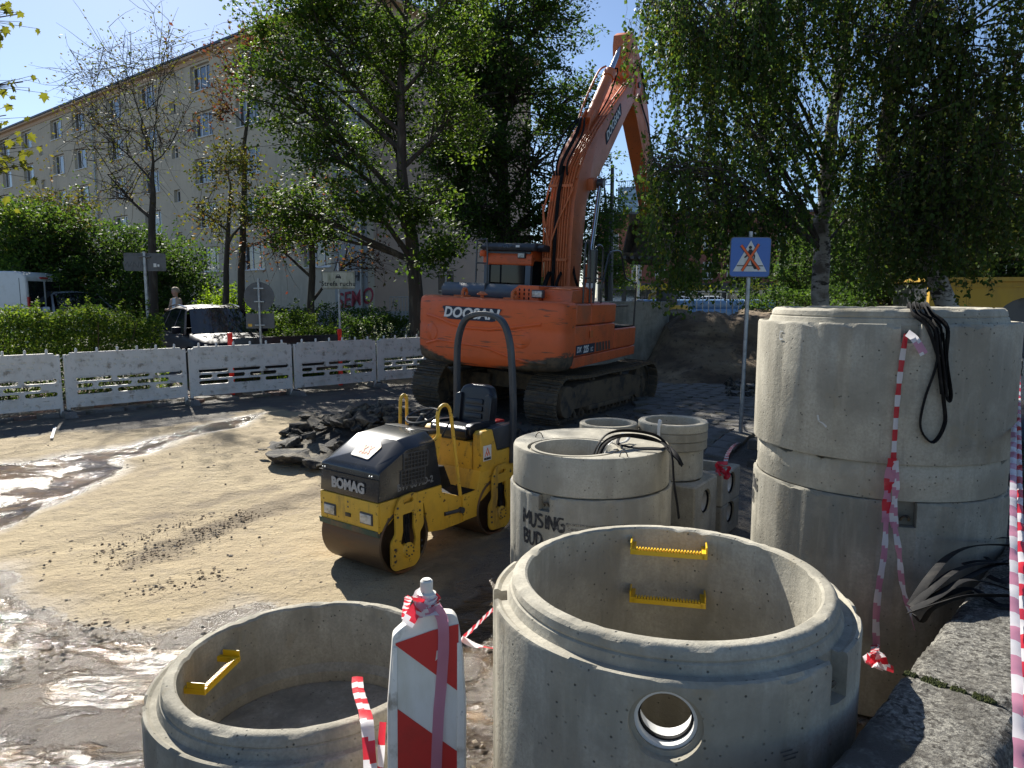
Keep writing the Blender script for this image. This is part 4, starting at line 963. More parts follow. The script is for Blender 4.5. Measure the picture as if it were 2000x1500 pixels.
# dense darker maple behind the excavator
B = gbase(985, 26)
tree('maple_tree', 'very tall dense dark green tree directly behind the excavator cab and boom', B,
     [(0, 0, 0), rel(985, 420, 26, B), rel(975, 200, 26, B), rel(1000, 0, 26, B), rel(1010, -160, 26, B)], .30,
     [(rel(980, 40, 25.5, B), (3.0, 2.4, 2.3), 46), (rel(1080, 20, 26, B), (2.0, 1.8, 1.7), 30), (rel(1010, 170, 25, B), (2.8, 2.2, 1.9), 40), (rel(1110, 190, 26, B), (1.6, 1.5, 1.3), 24), (rel(930, 260, 25, B), (2.0, 1.8, 1.8), 26),
      (rel(1050, 310, 25.5, B), (2.5, 2.0, 1.8), 34), (rel(950, 400, 25, B), (1.9, 1.6, 1.3), 24), (rel(1140, 400, 26, B), (1.7, 1.6, 1.6), 26), (rel(1160, 480, 26.5, B), (1.2, 1.2, 1.2), 18), (rel(1000, -120, 26, B), (3.2, 2.8, 2.0), 26), (rel(1170, 330, 27, B), (.8, .8, .9), 9), (rel(900, 130, 26, B), (1.5, 1.5, 1.5), 18), (rel(900, 0, 26, B), (1.9, 1.6, 1.5), 20), (rel(890, 220, 25.5, B), (1.5, 1.4, 1.6), 20), (rel(930, 320, 25, B), (1.6, 1.4, 1.4), 18), (rel(880, 60, 25.5, B), (1.8, 1.5, 1.8), 22), (rel(870, 330, 25.2, B), (1.3, 1.2, 1.5), 16), (rel(960, 120, 25, B), (2.0, 1.6, 1.8), 22), (rel(900, 400, 26, B), (1.4, 1.3, 1.5), 16), (rel(1070, 430, 26, B), (1.9, 1.5, 1.2), 20), (rel(1000, 480, 26, B), (2.2, 1.5, .9), 20)],
     'lf_dark', .14, 27, droop=.35, spread=.30, twigs=4, flat=.5)
B = gbase(1185, 33)
tree('linden_tree', 'small dark tree in front of the glass tower to the right of the boom', B, [(0, 0, 0), rel(1185, 420, 33, B), rel(1180, 350, 33, B)], .14,
     [(rel(1180, 480, 33, B), (1.2, 1.2, 1.6), 24), (rel(1200, 420, 33, B), (.8, .8, .8), 12), (rel(1205, 530, 33, B), (.9, .9, .9), 14)], 'lf_mid', .13, 34, spread=.3)
# rusty maple
B = gbase(470, 21.5)
tree('rusty_maple', 'half bare tree with rust red and golden leaves in front of the apartment block', B, [(0, 0, 0), rel(475, 420, 21.5, B), rel(480, 280, 21.5, B), rel(490, 120, 21.5, B)], .12,
     [(rel(470, 120, 21.5, B), (1.3, 1.0, 1.0), 16), (rel(430, 190, 21.5, B), (.8, .8, .8), 8), (rel(520, 60, 21.5, B), (.9, .8, .6), 10)], 'lf_rust', .12, 10, spread=.3, twigs=4)
tree('golden_tree', 'small spreading tree with yellow and orange leaves low in front of the block', gbase(440, 20.6), [(0, 0, 0), rel(445, 460, 20.6, gbase(440, 20.6)), rel(450, 360, 20.6, gbase(440, 20.6))], .11,
     [(rel(440, 330, 20.5, gbase(440, 20.6)), (1.1, 1.0, .8), 20), (rel(520, 400, 20.5, gbase(440, 20.6)), (.9, .8, .6), 14), (rel(400, 420, 20.5, gbase(440, 20.6)), (.8, .8, .6), 12)], 'lf_gold', .105, 14, spread=.28, twigs=4)
B = gbase(610, 22)
tree('bare_rust_tree', 'thin bare tree with withered brown leaves between the block and the zone sign', B, [(0, 0, 0), rel(610, 420, 22, B), rel(620, 250, 22, B)], .13,
     [(rel(590, 440, 21.8, B), (1.6, 1.2, 1.1), 26), (rel(660, 380, 22, B), (1.0, 1.0, .9), 14), (rel(520, 470, 22, B), (1.2, 1.0, .8), 14), (rel(700, 500, 22, B), (1.0, .8, .7), 14)], 'lf_rust', .10, 5, spread=.35, twigs=5)
# sparse tree with fan of bare branches
B = gbase(300, 22)
root_, _ = tree('sparse_tree', 'nearly bare tree with a fan of thin branches above the dark bushes on the left', B, [(0, 0, 0), rel(298, 400, 22, B), rel(300, 300, 22, B)], .16,
     [(rel(180, 170, 22, B), (1.1, 1.0, 1.2), 20), (rel(240, 120, 22, B), (.9, .9, 1.1), 16), (rel(320, 110, 22, B), (.8, .8, 1.2), 16), (rel(200, 260, 22, B), (1.4, 1.0, 1.0), 18), (rel(270, 230, 22, B), (1.0, 1.0, 1.2), 14), (rel(350, 250, 22, B), (1.0, 1.0, 1.2), 14), (rel(210, 340, 22, B), (1.5, 1.0, 1.0), 16)],
     'lf_gold', .085, 4, spread=.4, twigs=5, sag=-.04)
# dark bushes and low trees on the left
for (px, Y, top, w_, n_, m_, lb) in ((60, 24, 380, 3.2, 52, 'lf_mid', 'dark green bushy tree at the far left behind the white van'), (190, 24.5, 420, 3.0, 46, 'lf_dark', 'dark bushy tree behind the second parked car'),
                                  (330, 24, 450, 2.3, 34, 'lf_dark', 'dark low tree behind the large blank road sign'), (120, 25.5, 350, 2.0, 24, 'lf_gold', 'yellowish loose bush tree rising over the dark bushes on the left')):
    B = gbase(px, Y); zt = aty(px, top, Y).z - B[2]
    tree('bushy_tree', lb, B, [(0, 0, 0), (0.1, 0, zt * .5), (0, .1, zt * .8)], .16, [((0, 0, zt * .72), (w_ * .75, w_ * .6, zt * .30), n_), ((-w_ * .3, -.4, zt * .42), (w_ * .7, w_ * .5, zt * .28), n_ // 2), ((w_ * .4, -.3, zt * .45), (w_ * .6, w_ * .5, zt * .3), n_ // 2)], m_, .12, 42, spread=.3, twigs=4, group='bushy trees along the left side')
# birches on the right
BB = (6.15, 14.0, .30)
tree('birch_tree', 'weeping birch with pale trunk and long hanging leafy twigs on the right', BB,
     [(0, 0, 0), rel(1605, 440, 14.0, BB), rel(1620, 300, 14, BB), rel(1640, 150, 13.9, BB), rel(1660, 0, 13.8, BB), rel(1700, -200, 13.8, BB)], .18,
     [(rel(1390, 40, 12.2, BB), (1.2, 1.2, .6), 19), (rel(1330, 20, 11.5, BB), (.8, .9, .5), 15), (rel(1470, 110, 13.0, BB), (1.2, 1.2, .7), 16), (rel(1350, 190, 12.2, BB), (.6, .8, .5), 9), (rel(1420, 280, 12.6, BB), (1.0, 1.0, .6), 16), (rel(1560, 20, 12.8, BB), (1.2, 1.2, .8), 17),
      (rel(1540, 220, 13.0, BB), (.9, .9, .6), 13), (rel(1480, 380, 12.6, BB), (1.1, .9, .5), 14), (rel(1330, 300, 11.8, BB), (.45, .7, .4), 7), (rel(1680, 80, 13, BB), (1.0, 1.2, .8), 14), (rel(1690, 250, 12.8, BB), (.9, .9, .7), 13), (rel(1680, 420, 14.8, BB), (.8, .8, .5), 9), (rel(1290, 330, 11.2, BB), (.30, .4, .3), 11), (rel(1305, 420, 11.3, BB), (.32, .4, .25), 9), (rel(1400, -70, 12.2, BB), (1.4, 1.3, .6), 18), (rel(1560, -90, 12.8, BB), (1.4, 1.3, .6), 18), (rel(1700, -60, 12.8, BB), (1.2, 1.2, .6), 14), (rel(1310, -40, 11.6, BB), (.7, .9, .5), 10), (rel(1400, 400, 12, BB), (.6, .8, .4), 7)],
     'lf_birch', .072, 22, bark='birchbark', droop=1.3, spread=.16, twigs=3, sag=.16, strands=(3, .4, 1.5), limbs_r=.16, wide=.72)
BB = (8.9, 13.2, .30)
tree('birch_tree', 'second weeping birch at the right edge with a leaning trunk and denser foliage', BB,
     [(0, 0, 0), rel(1730, 300, 12.8, BB), rel(1745, 90, 12.6, BB), rel(1810, -40, 12.6, BB), rel(1850, -200, 12.6, BB)], .2,
     [(rel(1790, 60, 12, BB), (1.0, 1.0, .8), 16), (rel(1900, 40, 12, BB), (1.3, 1.2, .8), 22), (rel(1960, 150, 12.2, BB), (1.1, 1.1, .8), 22), (rel(1830, 200, 12, BB), (1.0, 1.0, .8), 20), (rel(1920, 290, 12, BB), (1.2, 1.0, .7), 22), (rel(1790, 330, 12.2, BB), (.9, .9, .6), 18), (rel(1990, 380, 12, BB), (.9, .9, .5), 14), (rel(1860, 420, 12.5, BB), (1.2, .9, .4), 16), (rel(1740, 440, 12.5, BB), (.8, .8, .4), 10), (rel(1830, -80, 12, BB), (1.8, 1.6, .8), 20)],
     'lf_linden', .078, 20, bark='birchbark', droop=1.1, spread=.18, twigs=3, sag=.12, strands=(3, .35, 1.2), limbs_r=.2, wide=.7)
for (px, Y, zt, w_, n_, m_, lb) in ((1930, 18, 6.2, 2.4, 48, 'lf_linden', 'dense bushy tree behind the second birch at the right edge'), (1720, 20, 5.6, 2.3, 44, 'lf_dark', 'dark leafy bush tree behind the birch trunk'), (1570, 26, 4.6, 1.6, 26, 'lf_dark', 'round dark tree beside the birch trunk'), (1800, 19, 6.6, 2.0, 26, 'lf_linden', 'tall bushy tree above the yellow cabin')):
    x = (px - 1000) / 1390 * Y; B = (x, Y, 1.0)
    tree('bushy_tree', lb, B, [(0, 0, 0), (0.1, 0, zt * .5), (0, .1, zt * .8)], .15, [((0, 0, zt * .72), (w_ * .8, w_ * .6, zt * .28), n_), ((-w_ * .4, -.4, zt * .42), (w_ * .6, w_ * .5, zt * .25), n_ // 2), ((w_ * .4, -.3, zt * .42), (w_ * .6, w_ * .5, zt * .25), n_ // 2)], m_, .115, 40, spread=.3, twigs=4, group='bushy trees behind the birches')
for k, (px, Y, zt) in enumerate(((1450, 58, 5.5), (1560, 62, 7), (1650, 50, 6), (1330, 76, 4.5), (1900, 45, 9), (1760, 52, 8))):
    x = (px - 1000) / 1390 * Y; B = (x, Y, 1.1)
    tree('street_tree', 'far round street tree seen through the birch twigs', B, [(0, 0, 0), (0, 0, zt * .7)], .2, [((0, 0, zt * .7), (zt * .34, zt * .34, zt * .34), 44)], 'lf_mid', .24, 30, spread=.5, twigs=3, group='far street trees behind the birches')

# maple branches hanging in from the left edge: each leaf a part
def maple_leaf():
    half = [(0, 0), (.10, -.05), (.34, -.02), (.26, .16), (.52, .30), (.36, .40), (.46, .62), (.22, .55), (.14, .72), (.0, 1.0)]
    pts = half + [(-x, y) for x, y in half[-2:0:-1]]; mb = MB(); n = len(pts)
    vs = [(0, .35, .03)] + [(x, y, -.12 * abs(x) - .06 * y * y) for x, y in pts]; mb.add(vs, [(0, i + 1, (i + 1) % n + 1) for i in range(n)])
    return mb.mesh('leaf', 'lf_maple', fix=False, smooth=0)
ml = maple_leaf()
B = (-8.1, 7.4, 0.0); W = Wood()
root_ = thing('maple_tree', 'maple whose leafy branches hang into the picture at the left edge', 'tree', B)
W.add([(0, 0, 0), (.1, .1, 2), (.0, .2, 4.5), (.1, .1, 7)], [.17, .15, .12, .06], 10); nl = 0
for (px, py, dx, num) in ((34, 28, 45, 34), (45, 160, 45, 40), (10, 10, 25, 26), (30, 290, 30, 36), (36, 325, 35, 36), (16, 380, 20, 24), (0, 165, 40, 26), (-5, 300, 40, 26), (12, 225, 20, 14), (5, 60, 20, 20)):
    e = np.array(rel(px, py, 7.6 + rnd.uniform(-.2, .3), B)); s_ = np.array((.05, .1, max(1.5, e[2] - 1.0))); br = bend(s_, e, 10, .12, .05); W.add(br, np.linspace(.035, .005, 10), 5)
    for k in range(num):
        c = br[rng.integers(6, 10)] + rng.normal(size=3) * np.array([.11, .14, .09]); s = rnd.uniform(.06, .115)
        if nl < 300:
            o = link('leaf', ml, root_, tuple(c), (rnd.uniform(-2.4, -.6), rnd.uniform(-.8, .8), rnd.uniform(0, 6.3))); o.scale = (s, s, s); nl += 1
        W.add([c, (c + br[8]) / 2, br[8]], [.002, .003, .004], 3)
W.build('trunk', 'bark', root_)

# hedges and shrubs
def hedge(name, label, pts, w_, h, n, m, size, cat='hedge', sprigs=0, top=None, bumpy=.12):
    """pts: centre line on the ground"""
    root = thing(name, label, cat, (pts[0][0], pts[0][1], ground_z(*pts[0][:2]))); o = np.array(root.location)
    pts = np.array(pts, float); seg = np.linalg.norm(np.diff(pts, axis=0), axis=1); cum = np.concatenate([[0], np.cumsum(seg)])
    u = rng.uniform(0, cum[-1], n); x = np.interp(u, cum, pts[:, 0]); y = np.interp(u, cum, pts[:, 1]); d = pts[-1] - pts[0]; nn_ = np.array([-d[1], d[0]]) / np.hypot(*d)
    a = rng.uniform(0, PI, n); rr = rng.uniform(.72, 1.0, n) ** .5 * (1 + bumpy * np.sin(u * 3.1 + a * 2) * np.cos(u * 1.3))
    off = np.sign(np.cos(a)) * np.abs(np.cos(a)) ** .5 * w_ / 2 * rr; hh = np.abs(np.sin(a)) ** .4 * h * rr * np.where(rng.random(n) < .35, rng.random(n) ** .6, 1)
    gz = np.array([ground_z(a_, b_) for a_, b_ in zip(x, y)])
    P = np.stack([x + nn_[0] * off, y + nn_[1] * off, gz + hh], 1) + rng.normal(size=(n, 3)) * .035 - o; W = Wood(); extra = []
    for k in range(sprigs):
        u_ = rng.uniform(0, cum[-1]); b = np.array([np.interp(u_, cum, pts[:, 0]) + nn_[0] * rng.uniform(-.4, .4) * w_, np.interp(u_, cum, pts[:, 1]) + nn_[1] * rng.uniform(-.4, .4) * w_, 0]); b[2] = ground_z(b[0], b[1]) + h * .85
        ln = rng.uniform(.2, .65); e = b + np.array([rng.normal() * .12, rng.normal() * .12, ln]); L = bend(b, e, 6, 0, .08); W.add(L - o, np.linspace(.006, .002, 6), 3)
        t = rng.uniform(0, 5, int(46 * ln)); extra.append(np.stack([np.interp(t, range(6), L[:, k2]) for k2 in range(3)], 1) + rng.normal(size=(len(t), 3)) * .022 - o)
    for k in range(int(cum[-1] * 7)):
        u_ = rng.uniform(0, cum[-1]); b = np.array([np.interp(u_, cum, pts[:, 0]), np.interp(u_, cum, pts[:, 1]), 0]); b[2] = ground_z(b[0], b[1])
        e = b + np.array([rng.normal() * .3 * w_, rng.normal() * .3 * w_, h * .9]); W.add(bend(b, e, 5, 0, .08) - o, np.linspace(.016, .006, 5), 4)
    W.build('stems', 'twig', root)
    if extra: P = np.concatenate([P] + extra)
    link('foliage', quads_mesh('foliage', leaf_cards(P, size, .1), m), root); return root
hp = lambda px, Y: ((px - 1000) / 1390 * Y, Y)
hedge('clipped_hedge', 'long clipped green hedge behind the fence on the left, bright sprigs on top', [(-13.9, 10.6), (-10.6, 13.1), (-7.75, 15.6)], 1.5, 1.72, 62000, 'lf_hedge', .065, sprigs=150)
hedge('low_shrub', 'green shrub behind the dark car under the round sign', [hp(500, 19.5), hp(620, 20)], 1.4, 1.4, 7000, 'lf_mid', .07, 'shrub', sprigs=22)
hedge('low_shrub', 'broad dark shrub left of the zone sign post', [hp(560, 18.2), hp(665, 18.6)], 1.5, 1.25, 9000, 'lf_mid', .065, 'shrub', sprigs=20)
hedge('low_shrub', 'dark green shrub right of the zone sign post', [hp(680, 19.5), hp(800, 20.5)], 1.3, 1.5, 7000, 'lf_dark', .07, 'shrub', sprigs=10)
hedge('variegated_shrub', 'white and green variegated shrub behind the fence beside the excavator', [hp(728, 18.6), hp(815, 19.3)], 1.1, 1.0, 6500, 'lf_pale', .05, 'shrub', sprigs=22)
hedge('dark_hedge', 'dark hedge at the foot of the apartment block behind the parked car', [(-15.5, 27.5), (-4.5, 24.5)], 1.3, 1.35, 12000, 'lf_dark', .09)
hedge('bright_shrub', 'sunlit bright green shoots behind the roof of the dark car', [hp(395, 22), hp(480, 21.5)], .9, 1.75, 2600, 'lf_bright', .08, 'shrub', sprigs=34)
hedge('far_bush', 'sunlit green bush below the small crossing sign far behind', [hp(1540, 30), hp(1620, 30)], 1.4, 1.6, 3500, 'lf_bright', .09, 'bush')
hedge('bank_bush', 'dark low bushes on top of the earth bank under the birch', [(7.2, 22.5), (13, 22)], 2.0, 2.45, 12000, 'lf_dark', .09, 'bush')
# grass
def grass(name, label, fn, n, hmin, hmax, m='lf_hedge'):
    V = np.zeros((n, 4, 3)); k = 0
    while k < n:
        x, y, z = fn(); h = rnd.uniform(hmin, hmax); a = rnd.uniform(0, PI * 2); w_ = h * .07 + .003; dx, dy = math.cos(a) * w_, math.sin(a) * w_; lx, ly = rnd.gauss(0, h * .3), rnd.gauss(0, h * .3)
        V[k] = [(x - dx, y - dy, z), (x + dx, y + dy, z), (x + dx * .4 + lx, y + dy * .4 + ly, z + h), (x - dx * .4 + lx, y - dy * .4 + ly, z + h)]; k += 1
    return tag(link(name, quads_mesh(name, V, m)), label, 'grass', kind='stuff')
def g1():
    u, v = rnd.random(), rnd.random(); p = a_ + d_ * (3.6 * u); x = p.x + .45 * v * d_.y * -1; y = p.y + .9 * v + .12; return x, y, ground_z(x, y) + .02 + .40 * smst(.0, .0001, 1)
grass('grass_on_low_wall', 'short grass behind the low dark block wall', g1, 6000, .03, .11, 'lf_mid')
mb = MB(); q = [a_ + Vector((0, .1, 0)), a_ + d_ * 3.6 + Vector((0, .1, 0)), a_ + d_ * 3.6 + Vector((.55, 1.1, 0)), a_ + Vector((.55, 1.1, 0))]
mb.add([(p.x, p.y, .57) for p in q] + [(p.x, p.y, 0) for p in q], [(0, 1, 2, 3), (0, 4, 5, 1), (1, 5, 6, 2), (2, 6, 7, 3), (3, 7, 4, 0)]); tag(mb.build('planting_soil', 'litter'), kind='structure')
def g2():
    t = rnd.uniform(-4.5, 7); s = 1.6 + rnd.random() * 1.3; x = -7.95 + .761 * t - .648 * s; y = 12.65 + .648 * t + .761 * s; return x, y, ground_z(x, y)
grass('verge_grass', 'thin grass verge behind the white fence', g2, 9000, .03, .13)
# ================================================================== FENCE, SIGNS, PERSON
def barrier_mesh():
    w_, h = 2.02, .98; sl_ = []
    for r_, y in enumerate((.50, .38, .26)):
        if r_ == 1: sl_ += [slot(.30, y, .26, .08), slot(.78, y, .56, .08), slot(1.42, y, .56, .08)]
        else: sl_ += [slot(.45, y, .56, .08), slot(1.09, y, .56, .08), slot(1.70, y, .50, .08)]
    dim = []
    for i in range(6):
        for y, o_ in ((.83, 0), (.735, .10), (.08, .0)):
            x = .22 + i * .31 + o_
            if x < 1.85: dim += [slot(x, y, .11, .038, 4), circ(x + .15, y, .024, 10)] if x + .17 < 1.93 else [slot(x, y, .10, .03, 4)]
    outer = [(.03, 0), (1.99, 0), (2.0, .93), (1.93, .95), (1.92, h), (.10, h), (.09, .95), (.02, .93)]
    a = plate_mesh('panel', outer, sl_, .014, 'white', Xf); b = plate_mesh('panel', outer, sl_ + dim, .022, 'white', Matrix.Translation((0, -.018, 0)) @ Xf); c = plate_mesh('panel', outer, sl_ + dim, .022, 'white', Matrix.Translation((0, .018, 0)) @ Xf)
    bm = bmesh.new()
    for m_ in (a, b, c): bm.from_mesh(m_)
    me = bpy.data.meshes.new('panel'); bm.to_mesh(me); bm.free(); me.materials.append(M['white']); return me
pm_ = barrier_mesh()
fp = thing('plastic_barrier', 'temp', 'barrier', (0, 0, 0), 0, 'white plastic fence panels along the road')
link('panel', pm_, fp, (0, 0, .17))
rb = MB(); rb.box((.0, -.03, .05), (.05, .03, 1.12)); rb.build('end_post', 'white', fp, bevel=.01); rb = MB(); rb.box((1.97, -.03, .05), (2.02, .03, 1.12)); rb.build('end_post', 'white', fp, bevel=.01)
rb = MB().box((.12, -.032, .69), (1.9, .032, .705)).box((.12, -.032, .36 - .05), (1.9, .032, .325)); rb.build('rib', 'white', fp)
pin = MB().lathe([(.022, 0), (.022, .06), (.014, .075)], 10).mesh('top_pin', 'white')
for i in range(6): link('top_pin', pin, fp, (.2 + i * .325, 0, 1.15))
lg = MB().box((-.018, -.018, 0), (.018, .018, .22)).mesh('leg', 'galv')
link('leg', lg, fp, (.04, 0, 0)); link('leg', lg, fp, (1.98, 0, 0))
VV = [(-11.35, 9.9), (-9.45, 11.3), (-7.93, 12.62), (-6.38, 14.08), (-4.72, 15.45), (-3.18, 16.85), (-1.68, 18.1)]
lab = ['white plastic fence panel cut by the left edge of the photo', 'whole white plastic fence panel second from the left edge, in front of the hedge', 'white plastic fence panel in front of the dark car', 'white plastic fence panel below the zone sign', 'white plastic fence panel ending behind the orange counterweight']
lab = ['white plastic fence panel out at the left edge, cut by the picture'] + lab
for k in range(6):
    a, b = VV[k], VV[k + 1]; ang = math.atan2(b[1] - a[1], b[0] - a[0]); L_ = math.hypot(b[0] - a[0], b[1] - a[1])
    z0, z1 = ground_z(*a), ground_z(*b)
    src = fp if k == 0 else copy_tree(fp, (0, 0, 0))
    src.location = (a[0], a[1], z0 - .02); src.rotation_euler = (0, -math.atan2(z1 - z0, L_), ang); src.scale = (min(1.06, (L_ - .05) / 2.02), 1, 1); src['label'] = lab[k]
    if k:
        ft = thing('barrier_weight', ['', 'grey recycled rubber foot under the second fence joint from the left', 'grey rubber foot at the joint in front of the hedge end', 'grey rubber foot at the joint under the round sign', 'grey rubber foot at the joint below the pale shrub', 'grey rubber foot behind the counterweight'][k], 'barrier weight', (a[0], a[1], z0), ang + PI / 2)
        mb = MB(); mb.add([(-.38, -.11, 0), (.38, -.11, 0), (.38, .11, 0), (-.38, .11, 0), (-.30, -.08, .10), (.30, -.08, .10), (.30, .08, .10), (-.30, .08, .10)], [(0, 3, 2, 1), (4, 5, 6, 7), (0, 1, 5, 4), (1, 2, 6, 5), (2, 3, 7, 6), (3, 0, 4, 7)])
        mb.build('base', 'slab', ft, bevel=.01); MB().box((-.2, -.02, .095), (.2, .02, .125)).build('socket', 'dgrey', ft)
        mb = MB(); mb.tube([(-.02, -.06, .98), (0, 0, 1.06), (.02, .08, 1.0)], .012, 6); mb.build('link_clip', 'galv', ft)
# black board between red posts beyond the fence
bb_ = thing('barrier_board', 'black board held between two red posts beyond the fence in front of the dark car', 'barrier', (-6.0, 15.25, ground_z(-6, 15.25)), math.atan2(1.9, 2.2))
for x in (.0, 2.55): MB().box((x - .05, -.03, .02), (x + .05, .03, 1.36)).build('post', 'redplastic', bb_, bevel=.015)
MB().box((.05, -.015, .45), (2.5, .015, 1.24)).build('board', 'blackplastic', bb_, bevel=.01)

# ---- road signs
def sign_post(name, label, px, Y, h, pole_r=.03, z=None, m='galv', tilt=0):
    x = (px - 1000) / 1390 * Y; z = ground_z(x, Y) if z is None else z
    t = thing(name, label, 'road sign', (x, Y, z), -math.atan2(x, Y) * .6); t.rotation_euler[1] = tilt
    MB().tube([(0, 0, 0), (0, 0, h)], pole_r, 12).build('post', m, t); return t
def face(t, nm, outer, m, y, z, th=.006, holes=[]): return link(nm, plate_mesh(nm, outer, holes, th, m, Matrix.Translation((0, y, z)) @ Xf), t)
# crossed-out pedestrian crossing sign
def ped_sign(t, s, zc, simple=False):
    face(t, 'sign_back', roundrect(-s - .012, -s - .012, s + .012, s + .012, .05), 'signback', -.035, zc, .012); face(t, 'sign_panel', roundrect(-s, -s, s, s, .045), 'blue', -.045, zc, .006)
    face(t, 'white_triangle', [(-s * .86, -s * .74), (s * .86, -s * .74), (0, s * .86)], 'signwhite', -.050, zc, .004)
    # walking figure on the striped crossing
    k = s; q = lambda pts: [(a * k, b * k) for a, b in pts]
    face(t, 'road_line', q([(-.66, -.42), (.66, -.42), (.69, -.47), (-.69, -.47)]), 'signblack', -.054, zc, .003)
    face(t, 'figure_head', circ(-.02 * k, .50 * k, .085 * k), 'signblack', -.054, zc, .003)
    face(t, 'figure_torso', q([(-.09, .40), (.06, .40), (.14, .05), (.10, -.06), (-.10, -.06), (-.08, .1)]), 'signblack', -.0545, zc, .003)
    face(t, 'figure_arm', q([(.03, .38), (.12, .34), (.24, .08), (.22, -.12), (.16, -.12), (.16, .06), (.05, .25)]), 'signblack', -.0536, zc, .003)
    face(t, 'figure_arm', q([(-.08, .40), (-.2, .12), (-.32, .0), (-.28, -.06), (-.12, .07), (-.04, .25)]), 'signblack', -.0536, zc, .003)
    face(t, 'figure_leg', q([(-.02, -.03), (.12, -.03), (.22, -.36), (.36, -.62), (.22, -.62), (.08, -.38)]), 'signblack', -.0536, zc, .003)
    face(t, 'figure_leg', q([(-.10, -.03), (.03, -.03), (-.1, -.38), (-.26, -.62), (-.40, -.62), (-.22, -.34)]), 'signblack', -.0534, zc, .003)
    for a in (R(60), R(-52)):
        c_, s_ = math.cos(a), math.sin(a); w2 = .055 * k; L_ = .80 * k
        pts = [(-L_, -w2), (L_, -w2), (L_, w2), (-L_, w2)]; bl = [(-L_, -w2 * 1.35), (L_, -w2 * 1.35), (L_, w2 * 1.35), (-L_, w2 * 1.35)]
        rot = lambda P_: [(x * c_ - y * s_, x * s_ + y * c_ - .02 * k) for x, y in P_]
        dy = .001 if a > 0 else 0
        face(t, 'cross_edge', rot(bl), 'signblack', -.058 - dy, zc, .002); face(t, 'cross_tape', rot(pts), 'crossorange', -.0605 - dy, zc, .002)
t = sign_post('crossing_sign', 'blue pedestrian crossing sign crossed out in orange on a grey post', 1450, 10.9, 3.1, .032, tilt=.0); ped_sign(t, .285, 2.72)
t.rotation_euler = (0, .012, -.10)
for z in (2.55, 2.9): MB().box((-.05, -.034, z), (.05, .035, z + .03)).build('clamp', 'galv', t)
t = sign_post('crossing_sign', 'small far crossed-out pedestrian crossing sign by the birch trunk', 1582, 36, 3.1, .035, z=1.0); ped_sign(t, .3, 2.85)
# zone sign, front
t = sign_post('zone_sign', 'dirty white sign reading Strefa ruchu with a small car symbol', 667, 17.4, 2.9); zc = 2.50
Wz = .385; face(t, 'sign_back', roundrect(-Wz - .01, -.215, Wz + .01, .215, .03), 'signback', -.035, zc, .012); M['signdirty'] = mat('dirty_cream_sign', (.50, .49, .37), [((.22, .22, .13), 7, .45, .72, (1, 1, .35))], rough=.5)
face(t, 'sign_panel', roundrect(-Wz, -.205, Wz, .205, .03), 'signdirty', -.045, zc, .006)
face(t, 'sign_border', roundrect(-Wz + .012, -.193, Wz - .012, .193, .02), 'signblack', -.0490, zc, .002, [roundrect(-Wz + .02, -.185, Wz - .02, .185, .015)])
text('lettering', 'Strefa ruchu', .155, 'signblack', t, Matrix.Translation((0, -.05, zc - .09)) @ Matrix.Rotation(PI / 2, 4, 'X'), bold=.003, ext=.001, space=1.05)
face(t, 'car_symbol', [(-.065, .03), (-.065, .085), (-.045, .09), (-.032, .13), (.032, .13), (.045, .09), (.065, .085), (.065, .03), (.045, .03), (.045, .045), (-.045, .045), (-.045, .03)], 'signblack', -.05, zc, .003, [[(-.028, .095), (.028, .095), (.02, .118), (-.02, .118)]])
# three signs seen from the back
t = sign_post('blank_sign', 'large blank back of a road sign with faint scribble on the left', 297, 16.3, 2.95, .035); zc = 2.72
face(t, 'sign_panel', roundrect(-.43, -.20, .43, .20, .04), 'signback', .045, zc, .01); text('scribble', 'WNK', .2, 'dgrey', t, Matrix.Translation((-.24, .038, zc - .07)) @ Matrix.Rotation(PI / 2, 4, 'X'), ext=.001, shear=.2)
face(t, 'sticker', [(.17, -.11), (.23, -.11), (.23, -.03), (.17, -.03)], 'signwhite', .037, zc, .002); face(t, 'sticker', [(.25, -.10), (.29, -.10), (.29, -.05), (.25, -.05)], 'signwhite', .037, zc, .002); MB().box((-.12, -.04, .1 + zc), (.12, .04, .13 + zc)).build('clamp', 'signback', t)
t = sign_post('blank_sign', 'back of a round sign above a small rectangular plate on one post', 513, 15.4, 2.5, .03); 
face(t, 'round_panel', circ(0, 0, .31, 36), 'signback', .04, 2.12, .012); face(t, 'plate_panel', roundrect(-.29, -.16, .29, .16, .02), 'signback', .04, 1.6, .01)
for z in (2.0, 2.28, 1.5): MB().box((-.1, -.036, z), (.1, .036, z + .025)).build('clamp', 'galv', t)
face(t, 'sticker', roundrect(-.25, -.12, -.17, -.06, .01), 'yellow', .032, 1.6, .002)
t = sign_post('blank_sign', 'grey back of a rectangular sign left of the excavator cab', 873, 20.5, 2.9, .03)
face(t, 'sign_panel', roundrect(-.22, -.32, .22, .32, .03), 'signback', .04, 2.45, .012); MB().box((-.2, .02, 2.2), (.2, .035, 2.23)).box((-.2, .02, 2.66), (.2, .035, 2.69)).build('stiffener', 'galv', t)

